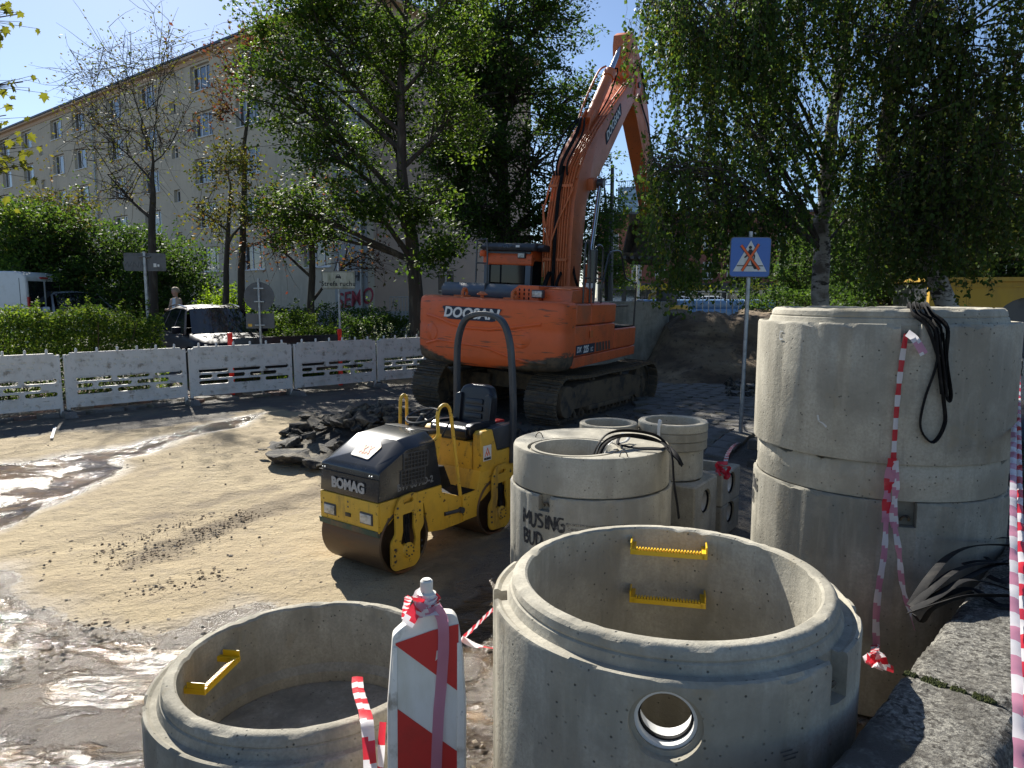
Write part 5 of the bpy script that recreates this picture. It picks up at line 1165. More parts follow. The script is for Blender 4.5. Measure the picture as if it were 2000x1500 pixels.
# ---- person
def person(label, loc, rz):
    t = thing('person', label, 'person', loc, rz)
    J = dict(pel=(0, 0, .95), wa=(0, 0, 1.08), ch=(0, .0, 1.30), nk=(0, 0, 1.44), nk2=(0, .01, 1.50), hd=(0, .02, 1.56), hd2=(0, .03, 1.63), hd3=(0, .01, 1.685),
             hl=(-.09, 0, .90), kl=(-.10, .16, .50), al=(-.10, .10, .09), tl=(-.10, .25, .04), hr=(.09, 0, .90), kr=(.10, -.02, .49), ar=(.10, -.25, .12), tr_=(.10, -.12, .04),
             sl=(-.17, 0, 1.38), el=(-.23, .02, 1.11), wl=(-.20, .18, .95), fl=(-.19, .25, .91), sr=(.17, 0, 1.38), er=(.22, .06, 1.12), wr=(.12, .24, 1.10), fr=(.08, .29, 1.13))
    Rr = dict(pel=.14, wa=.125, ch=.15, nk=.06, nk2=.052, hd=.085, hd2=.098, hd3=.075, hl=.095, kl=.062, al=.04, tl=.035, hr=.095, kr=.062, ar=.04, tr_=.035, sl=.065, el=.045, wl=.032, fl=.03, sr=.065, er=.045, wr=.032, fr=.03)
    E_ = [('pel', 'wa'), ('wa', 'ch'), ('ch', 'nk'), ('nk', 'nk2'), ('nk2', 'hd'), ('hd', 'hd2'), ('hd2', 'hd3'), ('pel', 'hl'), ('hl', 'kl'), ('kl', 'al'), ('al', 'tl'), ('pel', 'hr'), ('hr', 'kr'), ('kr', 'ar'), ('ar', 'tr_'), ('ch', 'sl'), ('sl', 'el'), ('el', 'wl'), ('wl', 'fl'), ('ch', 'sr'), ('sr', 'er'), ('er', 'wr'), ('wr', 'fr')]
    ks = list(J); me = bpy.data.meshes.new('body'); me.from_pydata([J[k] for k in ks], [(ks.index(a), ks.index(b)) for a, b in E_], []); o = link('body', me)
    md = o.modifiers.new('s', 'SKIN'); me.skin_vertices[0].data[0].use_root = True
    for i, k in enumerate(ks): me.skin_vertices[0].data[i].radius = (Rr[k], Rr[k] * (.75 if k in ('pel', 'wa', 'ch') else 1))
    sb_ = o.modifiers.new('u', 'SUBSURF'); sb_.levels = 2
    bpy.context.view_layer.update(); new = bpy.data.meshes.new_from_object(o.evaluated_get(bpy.context.evaluated_depsgraph_get())); o.modifiers.clear(); o.data = new; o.parent = t
    M['skin'] = mat('skin', (.42, .24, .17), rough=.55); M['shirt'] = mat('pale_blue_shirt', (.48, .55, .60), rough=.9); M['cardigan'] = mat('beige_cardigan', (.36, .27, .20), [((.42, .3, .22), 9, .45, .6)], rough=.95); M['trousers'] = mat('dark_trousers', (.03, .035, .05), rough=.9); M['hair'] = mat('blond_grey_hair', (.40, .33, .23), [((.22, .16, .1), 30, .4, .6)], rough=.8)
    for m_ in ('skin', 'shirt', 'cardigan', 'trousers'): new.materials.append(M[m_])
    for p in new.polygons:
        c = p.center; p.use_smooth = True
        p.material_index = 0 if c.z > 1.47 or (c.y > .22 and .9 < c.z < 1.2) else (3 if c.z < .98 else (1 if abs(c.x) < .07 and c.y > 0 else 2))
    mb = MB(); vs = []; fs = []
    for i in range(9):
        for j in range(18):
            th_, ph = PI * .62 * i / 8, 2 * PI * j / 18; r = .115 + .012 * mnoise.noise(Vector((i * .9, j * .7, 1)))
            if math.sin(ph) > .25 and i > 4: r *= .8
            vs.append((r * math.sin(th_) * math.cos(ph), .005 + r * 1.05 * math.sin(th_) * math.sin(ph), 1.635 + r * math.cos(th_)))
    for i in range(8):
        for j in range(18): fs.append((i * 18 + j, i * 18 + (j + 1) % 18, (i + 1) * 18 + (j + 1) % 18, (i + 1) * 18 + j))
    mb.add(vs, fs); mb.build('hair', 'hair', t, smooth=80)
    mb = MB(); mb.add([(-.012, .11, 1.60), (.012, .11, 1.60), (0, .145, 1.595), (0, .11, 1.635)], [(0, 1, 2), (1, 3, 2), (3, 0, 2)]); mb.build('nose', 'skin', t)
    for s in (-1, 1): MB().box((s * .032 - .01, .105, 1.635), (s * .032 + .01, .117, 1.643)).build('eye', 'dgrey', t)
    MB().box((-.022, .10, 1.567), (.022, .112, 1.574)).build('mouth', 'red', t)
    return t
person('woman with short blond hair in a beige cardigan walking behind the dark car', (-9.45, 20.3, .98), R(150))
# ================================================================== EXCAVATOR (x right, y forward, origin under the slew ring)
ex = thing('excavator', 'large orange crawler excavator with its boom raised, standing behind the yellow roller', 'excavator', (.60, 13.94, .33)); ex.rotation_euler = (0, R(2.8), R(-26))
def worn_orange():
    m, t, b = node_mat('orange_counterweight'); v = vec_of(t)
    c = mixc(t, nz(t, v, 1.6, lo=.42, hi=.66), (.76, .135, .03), (.62, .12, .035))
    c = mixc(t, mth(t, 'MULTIPLY', nz(t, vec_of(t, (.25, 1, 5)), 5, lo=.60, hi=.66), .8), c, (.10, .06, .035))
    s = N(t, 'ShaderNodeSeparateXYZ'); t.links.new(v, s.inputs[0])
    xx = mth(t, 'ABSOLUTE', s.outputs[0]); lowz = mth(t, 'SUBTRACT', mth(t, 'ADD', 1.12, mth(t, 'MULTIPLY', mth(t, 'SUBTRACT', xx, .5), .26)), s.outputs[2])
    n = N(t, 'ShaderNodeTexNoise', i_Scale=6, i_Detail=8, i_Roughness=.7); t.links.new(vec_of(t, (.35, 1, 2.2)), n.inputs['Vector'])
    f = mth(t, 'ADD', mth(t, 'MULTIPLY', lowz, 4.0), mth(t, 'MULTIPLY', mth(t, 'SUBTRACT', n.outputs[0], .5), 1.6))
    r = N(t, 'ShaderNodeMapRange', i_1=.15, i_2=.35); t.links.new(f, r.inputs[0])
    c = mixc(t, r.outputs[0], c, mixc(t, nz(t, v, 9, lo=.4, hi=.6), (.06, .05, .035), (.14, .10, .06)))
    t.links.new(c, b.inputs['Base Color']); t.links.new(mixf(t, r.outputs[0], .52, .85), b.inputs['Roughness']);     n2 = N(t, 'ShaderNodeTexNoise', i_Scale=3.5, i_Detail=3); t.links.new(v, n2.inputs['Vector']); bp = N(t, 'ShaderNodeBump', i_Strength=.25, i_Distance=.06); t.links.new(n2.outputs[0], bp.inputs['Height']); t.links.new(bp.outputs[0], b.inputs['Normal'])
    return m
M['orange_worn'] = worn_orange()
# tracks
ss = MB(); ss.box((-.30, -.088, -.02), (.30, .088, .0)); ss.box((-.30, .088, -.012), (.30, .100, -.004))
for y in (-.06, 0, .06): ss.box((-.30, y - .008, 0), (.30, y + .008, .032))
ss.box((-.12, -.09, -.075), (-.06, .09, -.02)); ss.box((.06, -.09, -.075), (.12, .09, -.02)); shoe = ss.mesh('track_shoe', 'track')
und = MB(); und.prism(roundpoly([(-.75, -.9), (.75, -.9), (.95, -.3), (.95, .3), (.75, .9), (-.75, .9), (-.95, .3), (-.95, -.3)], .1), .42, .72, axis='z')
for s in (-1, 1):
    for y in (-.75, .75): und.prism([(s * .6, y - .25), (s * 1.1, y - .3), (s * 1.1, y + .3), (s * .6, y + .25)] if s > 0 else [(s * .6, y + .25), (s * 1.1, y + .3), (s * 1.1, y - .3), (s * .6, y - .25)], .40, .66, axis='z')
und.lathe([(.62, .72), (.62, .98), (.55, 1.0)], 32)
u_ = und.build('car_body', 'trackmud', ex, bevel=.02); u_.rotation_euler = (0, 0, R(-7))
RW = .41
def track_path(d):
    """distance along the loop -> (y, z, angle of the outward normal)"""
    L = 3.5; a = PI * RW; per = 2 * L + 2 * a; d %= per
    if d < L: return (-1.75 + d, .05 - .0, -PI / 2)
    d -= L
    if d < a: t = -PI / 2 + d / RW; return (1.75 + RW * math.cos(t), .05 + RW + RW * math.sin(t), t)
    d -= a
    if d < L: return (1.75 - d, .05 + 2 * RW - .05 * math.sin(PI * d / L) * (1 + .4 * math.sin(3 * PI * d / L)), PI / 2)
    d -= L; t = PI / 2 + d / RW; return (-1.75 + RW * math.cos(t), .05 + RW + RW * math.sin(t), t)
ns = 49; per = 7.0 + 2 * PI * RW
for s in (-1, 1):
    fr_ = MB(); fr_.prism(roundpoly([(-1.55, .28), (1.45, .26), (1.5, .6), (.9, .70), (-1.2, .70), (-1.6, .62)], .08), s * 1.2 - .20, s * 1.2 + .20)
    fr_.box((s * 1.2 - .26, -.9, .22), (s * 1.2 + .26, .9, .30)); f_ = fr_.build('track', 'trackmud', ex, bevel=.015); f_['label'] = 'muddy left crawler track' if s < 0 else 'muddy right crawler track'
    f_.rotation_euler = (0, 0, R(-7))
    for k in range(ns):
        y, z, a = track_path(per * k / ns + .05)
        o = link('track_shoe', shoe, f_, (s * 1.2, y, z), (a - PI / 2, 0, 0))
    for y in (-1.75, 1.75):
        w_ = MB(); w_.lathe([(.0, -.13), (.10, -.13), (.12, -.09), (.30, -.07), (.335, -.07), (.335, .07), (.30, .07), (.12, .09), (.10, .13), (0, .13)], 24, axis='x'); w_.build('idler_wheel' if y > 0 else 'sprocket', 'trackmud', f_).location = (s * 1.2, y, .05 + RW)
        if y < 0: h_ = MB().lathe([(0, 0), (.26, 0), (.27, -.03), (.27, -.12), (0, -.12)], 20, axis='x'); h_.build('final_drive', 'trackmud', f_).location = (s * 1.2 + (.30 if s > 0 else -.18), y, .05 + RW)
    rl = MB().lathe([(0, -.17), (.05, -.17), (.05, -.13), (.095, -.13), (.095, -.05), (.075, -.05), (.075, .05), (.095, .05), (.095, .13), (.05, .13), (.05, .17), (0, .17)], 14, axis='x').mesh('track_roller', 'trackmud')
    for i in range(9): link('track_roller', rl, f_, (s * 1.2, -1.25 + i * .31, .17))
    for y in (-.6, .55): link('track_roller', rl, f_, (s * 1.2, y, .76))
# counterweight
def cw_outline(ins):
    pts = []; w_ = 1.35 - ins; Rr_ = 2.76 - ins
    arc = [(-1.12 + 2.24 * i / 14) for i in range(15)]
    arc = [(x * (1 - ins * .6), -math.sqrt(Rr_ ** 2 - (x * (1 - ins * .6)) ** 2)) for x in arc]
    pts = [(-w_, -1.98 - 0 * ins)] + [(-w_, -2.28 + ins * .6)]
    # rounded corners
    for k in range(1, 5):
        t = k / 5; a, c, b = Vector((-w_, -2.28 + ins * .6)), Vector((-w_, -2.50 + ins)), Vector(arc[0]); q = a * (1 - t) ** 2 + c * 2 * t * (1 - t) + b * t * t; pts.append((q.x, q.y))
    pts += arc
    for k in range(1, 5):
        t = k / 5; b, c, a = Vector((w_, -2.28 + ins * .6)), Vector((w_, -2.50 + ins)), Vector(arc[-1]); q = a * (1 - t) ** 2 + c * 2 * t * (1 - t) + b * t * t; pts.append((q.x, q.y))
    pts += [(w_, -2.28 + ins * .6), (w_, -1.98)]
    return pts
lv = [(1.00, .13), (1.02, .08), (1.08, .03), (1.18, .008), (1.38, 0), (1.60, 0), (1.64, .008), (1.68, 0), (1.96, .0), (2.04, .008), (2.08, .025), (2.10, .06)]
mb = MB(); vs = []; fs = []
for z, ins in lv: vs += [(x, y, z) for x, y in cw_outline(ins)]
n = len(cw_outline(0))
for i in range(len(lv) - 1):
    for k in range(n): fs.append((i * n + k, i * n + (k + 1) % n, (i + 1) * n + (k + 1) % n, (i + 1) * n + k))
fs.append(tuple(range(n))[::-1]); fs.append(tuple((len(lv) - 1) * n + k for k in range(n))); mb.add(vs, fs)
cwt = mb.build('counterweight', 'orange_worn', ex, smooth=50)
def cwrap(x0, z0, d, rot=0):
    def f(p):
        x = x0 + p.x; return Vector((x, -math.sqrt(2.76 ** 2 - x * x) - d - p.z, z0 + p.y))
    return f
for x, z in ((-.98, 1.50), (.72, 1.50)):
    mb = MB(); f = cwrap(x, z, .0); vs = [f(Vector((.13 * k_ * math.cos(a), .13 * k_ * math.sin(a), .012 * (k_ < 1.05)))) for k_ in (1.12, 1.0) for a in [2 * PI * i / 24 for i in range(24)]] + [f(Vector((0, 0, .012)))]
    mb.add(vs, [(i, (i + 1) % 24, 24 + (i + 1) % 24, 24 + i) for i in range(24)] + [(24 + i, 24 + (i + 1) % 24, 48) for i in range(24)]); mb.build('round_boss', 'orange_worn', cwt)
mb = MB(); mb.tube([cwrap(0, 0, -.012)(Vector((x, z, 0))) for x, z in [(-1.1, 1.78), (-.8, 1.74), (-.5, 1.66), (-.2, 1.62), (.2, 1.62), (.6, 1.68), (1.0, 1.75)]], .035, 8); mb.build('crease', 'orange_worn', cwt)
mb = MB(); mb.tube([cwrap(0, 0, -.010)(Vector((x, z, 0))) for x, z in [(-1.1, 1.30), (-.8, 1.38), (-.3, 1.36), (.2, 1.32), (.5, 1.22), (.8, 1.15), (1.1, 1.14)]], .028, 8); mb.build('crease', 'orange_worn', cwt)
# name plate and lettering
M['cwplate'] = mat('blue_grey_badge', (.04, .052, .075), rough=.75, spec=.2)
cols2 = 16; mb = MB(); f = cwrap(-.16, 1.85, .018); vs = []
for i in range(cols2 + 1):
    u = -1 + 2 * i / cols2; wb, wt_ = .46, .56; e = .012 * (abs(u) == 1); vs += [f(Vector((u * wb, -.105 + e, 0))), f(Vector((u * wt_, .105 - e, 0))), f(Vector((u * wb, -.105 + e, -.02))), f(Vector((u * wt_, .105 - e, -.02)))]
fs = []
for i in range(cols2):
    a = i * 4; fs += [(a, a + 4, a + 5, a + 1), (a, a + 2, a + 6, a + 4), (a + 1, a + 5, a + 7, a + 3)]
mb.add(vs, fs); mb.build('badge', 'cwplate', cwt)
text('lettering', 'DOOSAN', .225, 'print_white', cwt, None, bold=.008, shear=.22, ext=.001, sx=1.06, space=1.02, wrap=cwrap(-.17, 1.85, .022))
for x in (-.60, .33):
    mb = MB(); mb.tube([(x, -2.25, 2.06), (x, -2.25, 2.18), (x + .0, -2.21, 2.23), (x, -2.15, 2.23), (x, -2.11, 2.18), (x, -2.11, 2.06)], .028, 8); mb.box((x - .14, -2.3, 2.085), (x + .05, -2.06, 2.125)); mb.build('lifting_eye', 'orange_pipe', cwt, bevel=0)
mb = MB().lathe([(0, 2.09), (.03, 2.09), (.03, 2.14), (.09, 2.15), (.09, 2.165), (.04, 2.20), (0, 2.205)], 16, X=Matrix.Translation((-.20, -2.3, 0))); mb.build('filler_cap', 'orange_pipe', cwt)
# upper structure
MB().box((-1.27, -1.98, 1.14), (1.27, .10, 2.05)).box((-.42, .10, 1.05), (.72, 1.5, 1.5)).build('machine_deck', 'dgrey', ex, bevel=.02)
def panel(a, b, nm='side_panel', m='orange', bev=.035): return MB().box(a, b).build(nm, m, ex, bevel=bev, seg=3)
for (y0, y1) in ((-1.97, -1.255), (-1.245, .09)):
    panel((1.24, y0, 1.215), (1.345, y1, 1.715)); panel((1.24, y0, 1.725), (1.352, y1, 2.075), bev=.05)
panel((-1.35, -1.97, 1.2), (-1.25, -.0, 2.07))
panel((1.22, -1.97, 1.03), (1.34, 1.5, 1.205), 'skirt', bev=.02); panel((-1.34, -1.97, 1.03), (-1.22, 1.6, 1.18), 'skirt', bev=.02)
panel((-1.25, -1.97, 2.03), (1.25, .09, 2.08), 'top_panel', bev=.01)
sb_ = panel((.74, .10, 1.215), (1.345, 1.5, 1.60), 'step_box', bev=.05)
MB().box((.78, .16, 1.602), (1.32, 1.44, 1.625)).build('anti_slip_plate', 'black', sb_, bevel=.004)
MB().box((1.352, -1.30, 1.50), (1.368, -1.16, 1.62)).build('latch', 'orange_pipe', ex, bevel=.006)
Xs = Matrix(((0, 0, 1, 0), (1, 0, 0, 0), (0, 1, 0, 0), (0, 0, 0, 1)))     # text x -> +y, y -> +z, normal -> +x
SX = lambda y, z, d=0: Matrix.Translation((1.356 + d, y, z)) @ Xs
dec = [(-1.93, 1.22), (-.10, 1.22), (-.24, 1.42), (-1.93, 1.40)]
link('decal_band', plate_mesh('decal_band', [(-1.9, 1.24), (-1.0, 1.24), (-.99, 1.40), (-1.9, 1.40)], [], .004, 'cwplate', Matrix.Translation((1.350, 0, 0)) @ Xs), ex)
for i in range(5):
    y = -.94 + i * .17; w_ = .13 - i * .014
    link('decal_stripe', plate_mesh('decal_stripe', [(y + .04, 1.24), (y + w_ + .04, 1.24), (y + w_, 1.40), (y, 1.40)], [], .003, 'dgrey', Matrix.Translation((1.350, 0, 0)) @ Xs), ex)
text('lettering', 'DX', .13, 'print_white', ex, SX(-1.77, 1.322), bold=.003, shear=.2, ext=.002, sx=1.05); text('lettering', '225', .16, 'print_white', ex, SX(-1.44, 1.316), bold=.006, shear=.12, ext=.002); text('lettering', 'LC', .10, 'print_white', ex, SX(-1.15, 1.30), bold=.001, ext=.002)
hd = MB().prism(roundpoly([(-1.95, 2.085), (-1.98, 2.24), (-1.86, 2.335), (-.35, 2.335), (-.25, 2.085)], .06), -1.20, .62); hd.build('engine_hood', 'bluegrey', ex, bevel=.06, seg=3, ang=50)
MB().box((-.34, -1.97, 2.13), (-.325, -.4, 2.342)).build('hood_seam', 'dgrey', ex)
for k in range(6): mb = MB().box((.30 + k * .035, -1.99, 2.17), (.312 + k * .035, -1.90, 2.27), X=Matrix.Identity(4)); mb.build('hood_slot', 'blackplastic', ex)
gh_ = [slot(.06, 0, .001, .001)]
hs_ = []
for i in range(4):
    for j in range(3):
        x = .27 + i * .085; z = 2.125 + j * .068
        if j == 2 and i == 0: continue
        hs_.append([(x + b_, z + a_) for a_, b_ in slot(0, 0, .052, .030, 4)])
link('grille_guard', plate_mesh('grille_guard', [(.20, 2.085), (.70, 2.085), (.70, 2.335), (.34, 2.335), (.20, 2.22)], hs_, .012, 'orange', Matrix.Translation((0, -2.03, 0)) @ Xf), ex)
MB().box((.66, -2.02, 2.085), (.70, -1.2, 2.33)).build('grille_bracket', 'orange', ex)
wl = MB().box((.60, -2.10, 2.14), (.80, -2.0, 2.27)); wl = wl.build('work_lamp', 'dgrey', ex, bevel=.015); MB().box((.615, -2.115, 2.155), (.785, -2.102, 2.255)).build('lamp_lens', 'lampglass', wl, bevel=.008)
lb_ = MB().prism([(-1.95, 2.085), (-1.90, 2.28), (-1.0, 2.33), (-.95, 2.085)], .74, 1.24).build('louvre_box', 'orange', ex, bevel=.012)
lv_ = MB().box((.79, -.012, 0), (1.19, .012, .02)).mesh('louvre', 'orange_pipe')
for k in range(13): link('louvre', lv_, lb_, (0, -1.83 + k * .062, 2.285 + k * .0034), (.5, 0, 0))
# cab
cab = MB(); CB = dict(x0=-1.45, x1=-.42, y0=.05, y1=1.75)
cab.box((-1.45, .05, 1.22), (-.42, 1.75, 1.9)); cab.box((-1.43, .06, 2.86), (-.44, 1.70, 2.98))
for x in (-1.45, -.54):
    for y in (.05, 1.62): cab.prism([(y, 1.9), (y + .11, 1.9), (y + .11, 2.87), (y, 2.87)], x, x + .12)
    cab.prism([(.85, 1.9), (.93, 1.9), (.93, 2.87), (.85, 2.87)], x + .02, x + .10)
cab = cab.build('cab', 'bluegrey', ex, bevel=.02)
rp = roundpoly([(.03, 2.70), (.03, 2.90), (.12, 2.99), (1.6, 2.99), (1.78, 2.88), (1.78, 2.80), (.18, 2.80), (.14, 2.70)], .04); MB().prism(rp, -1.462, -.40).build('roof_band', 'orange', cab, bevel=.02)
MB().box((-1.33, .045, 2.36), (-.55, .06, 2.84)).build('rear_window', 'glass', cab); MB().box((-.432, .18, 1.95), (-.424, .84, 2.84)).build('side_window', 'glass', cab); MB().box((-.432, .94, 1.95), (-.424, 1.6, 2.84)).build('side_window', 'glass', cab)
MB().box((-1.446, .18, 1.95), (-1.438, 1.6, 2.84)).build('side_window', 'glass', cab); MB().box((-1.33, 1.70, 1.95), (-.55, 1.715, 2.84)).build('windscreen', 'glass', cab)
MB().box((-1.1, .5, 1.9), (-.75, .75, 2.75)).build('operator_seat', 'vinyl', cab, bevel=.05)
g_ = MB().prism([(-.06, 2.985), (-.10, 3.05), (-.02, 3.13), (.5, 3.15), (1.8, 3.13), (1.95, 3.02), (1.9, 2.99)], -1.46, -.30); g_ = g_.build('guard_roof', 'dgrey', cab, bevel=.025)
MB().prism([(.1, 2.985), (.0, 3.05), (.08, 3.11), (1.7, 3.11), (1.8, 2.985)], -.298, -.16).build('guard_wing', 'dgrey', cab, bevel=.02)
text('lettering', 'WOLF', .095, 'bluegrey', cab, Matrix.Translation((-.92, -.115, 3.065)) @ Matrix.Rotation(PI / 2 - .3, 4, 'X'), bold=.003, ext=.002, space=1.2); MB().box((-.68, -.118, 3.045), (-.60, -.098, 3.085)).build('plate', 'print_white', cab)
wl2 = MB().box((-.68, -.02, 2.84), (-.52, .06, 2.95)).build('work_lamp', 'dgrey', cab, bevel=.012); MB().box((-.665, -.035, 2.855), (-.535, -.022, 2.935)).build('lamp_lens', 'lampglass', wl2) if False else MB().box((-.665, -.035, 2.855), (-.535, -.022, 2.935)).build('lamp_lens', 'lampglass', cab)
mb = MB().lathe([(0, 0), (.06, 0), (.075, .05), (.06, .11), (0, .13)], 14, X=Matrix.Translation((-1.44, -.02, 2.86))); mb.build('orange_beacon', 'crossorange', cab)
# rails
def rail(pts, nm='hand_rail', r=.019, p=ex): MB().tube(smooth_path(pts, 4), r, 8).build(nm, 'dgrey', p)
rail([(-1.46, -.25, 2.1), (-1.46, -.25, 3.05), (-1.44, -.25, 3.15), (-1.33, -.25, 3.17), (-1.23, -.25, 3.08), (-1.21, -.25, 2.1)]); MB().tube([(-1.46, -.25, 2.72), (-1.22, -.25, 2.72)], .015, 6).build('hand_rail', 'dgrey', ex)
rail([(1.25, -1.44, 2.08), (1.25, -1.46, 2.9), (1.25, -1.44, 3.06), (1.25, -1.36, 3.12), (1.25, -1.28, 3.05), (1.25, -1.20, 2.8), (1.25, -1.12, 2.08)])
rail([(1.25, -.92, 2.08), (1.25, -.96, 2.85), (1.25, -.93, 3.02), (1.25, -.78, 3.08), (1.25, -.60, 3.03), (1.25, -.55, 2.85), (1.25, -.52, 2.08)])
rail([(1.28, -.55, 2.45), (1.30, -.42, 2.85), (1.30, -.3, 2.98), (1.30, .1, 3.03), (1.30, .35, 2.98), (1.30, .55, 2.72), (1.30, .70, 2.56), (1.30, 1.0, 2.50), (1.30, 1.35, 2.46), (1.30, 1.45, 2.36), (1.30, 1.47, 1.25)])
MB().tube([(1.25, -1.42, 2.5), (1.25, -1.17, 2.5)], .014, 6).tube([(1.25, -.94, 2.5), (1.25, -.54, 2.5)], .014, 6).build('hand_rail', 'dgrey', ex)
MB().box((1.22, .2, 2.03), (1.32, .95, 2.0)).build('rail_foot', 'dgrey', ex)
mb = MB().box((1.02, -.70, 2.42), (1.20, -.66, 3.0)); mr = mb.build('mirror', 'dgrey', ex, bevel=.02); MB().box((1.035, -.715, 2.44), (1.185, -.703, 2.98)).build('mirror_glass', 'glass', ex)
MB().box((1.02, -.72, 2.12), (1.20, -.70, 2.42)).build('plate', 'signwhite', ex)
text('lettering', 'S2', .15, 'signblack', ex, Matrix.Translation((1.11, -.724, 2.27)) @ Matrix.Rotation(PI / 2, 4, 'X') @ Matrix.Rotation(PI / 2, 4, 'Z'), ext=.001)
# boom
bm_prof = [(.30, 1.55), (.42, 2.4), (.40, 3.2), (.44, 3.95), (.62, 4.55), (1.0, 5.05), (1.5, 5.5), (2.57, 6.3), (3.86, 7.2), (4.06, 7.24), (4.18, 7.08), (4.1, 6.86), (3.9, 6.68), (3.24, 6.08), (2.34, 5.2), (1.75, 4.66), (1.35, 4.40), (1.10, 4.0), (1.02, 3.2), (.96, 2.4), (.92, 1.55)]
boom = MB().prism(bm_prof, -.27, .27); boom = boom.build('boom', 'orange_boom', ex, bevel=.02)
MB().prism([(1.10, 4.25), (1.36, 4.32), (1.42, 4.46), (1.3, 4.54), (1.06, 4.48)], -.40, .40).build('cylinder_bracket', 'orange_boom', ex, bevel=.03)
for s in (-1, 1):
    MB().prism([(3.78, 6.72), (4.12, 6.80), (4.22, 7.05), (4.10, 7.26), (3.85, 7.24)], s * .275 - .02, s * .275 + .02).build('boom_end_plate', 'orange', boom, bevel=.008)
    c_ = MB().tube([(s * .47, .98, 1.5), (s * .47, .90, 2.75)], .085, 16); c_.tube([(s * .47, .905, 2.68), (s * .47, .90, 2.80)], .10, 16); c_.build('lift_cylinder', 'orange_boom', ex)
    MB().tube([(s * .47, .90, 2.8), (s * .47, 1.28, 4.42)], .045, 14).build('lift_rod', 'steel', ex)
    MB().tube([(s * .42, 1.28, 4.42), (s * .55, 1.28, 4.42)], .09, 14).build('rod_eye', 'dgrey', ex)
pin_ = MB().tube([(-.33, 4.0, 7.0), (.33, 4.0, 7.0)], .07, 14).build('boom_pin', 'dgrey', ex)
A0, A1, A2 = Vector((-.02, 1.72, 5.72)), Vector((-.02, 2.86, 7.0)), Vector((-.02, 3.62, 7.86))
c_ = MB().tube([A0, A1], .115, 18).tube([A1 - (A1 - A0).normalized() * .22, A1], .135, 18); c_.build('arm_cylinder', 'orange_boom', ex); MB().tube([A1, A2], .06, 16).build('arm_rod', 'steel', ex)
for s in (-1, 1): MB().prism([(1.3, 5.3), (1.95, 5.85), (1.75, 5.98), (1.5, 5.75)], s * .11 - .015, s * .11 + .015).build('cylinder_lug', 'orange_boom', boom)
# badge on the boom
bp_ = Matrix.Translation((.274, 2.43, 5.81)) @ Xs @ Matrix.Rotation(R(43), 4, 'Z')
link('boom_badge', plate_mesh('boom_badge', roundpoly([(-.62, -.12), (.60, -.12), (.66, .12), (-.55, .12)], .05), [], .006, 'cwplate', bp_), boom)
text('lettering', 'DOOSAN', .24, 'print_white', boom, bp_ @ Matrix.Translation((0, 0, .006)), bold=.005, shear=.2, ext=.001, sx=1.0)
# stick
st_prof = [(3.40, 7.72), (3.42, 7.95), (3.62, 8.06), (3.95, 7.95), (4.55, 7.55), (5.3, 6.7), (6.15, 5.45), (6.75, 4.45), (6.62, 4.28), (6.45, 4.35), (5.58, 5.22), (4.34, 6.36), (3.85, 6.78), (3.55, 7.1)]
MB().prism(st_prof, -.19, .19).build('stick', 'orange_boom', ex, bevel=.02)
B0, B1, B2 = Vector((0, 4.75, 7.55)), Vector((0, 5.75, 6.55)), Vector((0, 6.75, 5.35)); MB().tube([B0, B1], .09, 14).build('bucket_cylinder', 'orange_boom', ex); MB().tube([B1, B2], .045, 12).build('bucket_rod', 'steel', ex)
MB().prism([(6.6, 5.25), (6.85, 5.35), (7.0, 4.5), (6.8, 4.4)], -.16, .16).build('bucket_link', 'dgrey', ex, bevel=.01)
bk_o = [(6.6, 4.35), (7.1, 4.45), (7.55, 4.0), (7.5, 3.4), (7.0, 3.0), (6.35, 3.15), (6.3, 3.3), (6.95, 3.3), (7.2, 3.65), (7.1, 4.05), (6.7, 4.1)]
bk_ = MB().prism(bk_o, -.55, .55).build('bucket', 'track', ex, bevel=.01)
for s in (-1, 1): MB().prism([(6.7, 4.1), (7.1, 4.05), (7.2, 3.65), (6.95, 3.3), (6.3, 3.3)], s * .55 - .015, s * .55 + .015).build('bucket_side', 'track', bk_)
for k in range(5): MB().box((-.5 + k * .225, 6.12, 3.13), (-.4 + k * .225, 6.4, 3.2)).build('bucket_tooth', 'dgrey', bk_)
# pipes on the back of the boom
def back(z, d):        # point on the rear edge at height z, d off the plate
    P_ = [(.42, 2.4), (.40, 3.2), (.44, 3.95), (.62, 4.55), (1.0, 5.05), (1.5, 5.5), (2.57, 6.3), (3.86, 7.2)]
    for (a, b), (c, e) in zip(P_, P_[1:]):
        if b <= z <= e: t = (z - b) / (e - b); n_ = Vector((-(e - b), c - a)).normalized(); return (a + (c - a) * t + n_.x * d, z + n_.y * d)
    return (P_[0][0] - d, z)
def pipe(x, zs, d=.06, r=.018, m='orange_pipe', nm='hydraulic_pipe', dx=None):
    pts = []
    for i, z in enumerate(zs): y, zz = back(z, d); pts.append((x if dx is None else x + dx[i], y, zz))
    MB().tube(pts, r, 7).build(nm, m, boom)
for i, x in enumerate((-.25, -.20, -.145)): pipe(x, [2.25, 2.9, 3.6, 4.2, 4.5 + .06 * i], dx=[0, 0, 0, .03, .08 + .02 * i])
for i, x in enumerate((.02, .07, .125, .18)): pipe(x, [2.2, 2.9, 3.6, 4.2, 4.6, 5.0, 5.4], dx=[0, 0, 0, .0, .02, .05, .08])
pipe(.235, [4.4, 4.9, 5.5, 6.2, 7.1], d=.035); pipe(.195, [4.3, 4.9, 5.5, 6.2, 7.05], d=.075)
pipe(-.31, [2.5, 3.3, 3.75, 4.1, 4.5], d=.04, dx=[0, 0, -.05, 0, .06]); pipe(-.12, [3.0, 3.2, 3.6, 3.9, 4.2], d=.10, dx=[0, 0, .12, .26, .36]); pipe(-.30, [3.9, 3.6, 3.3, 3.1], d=.09, dx=[-.06, 0, .08, .14])
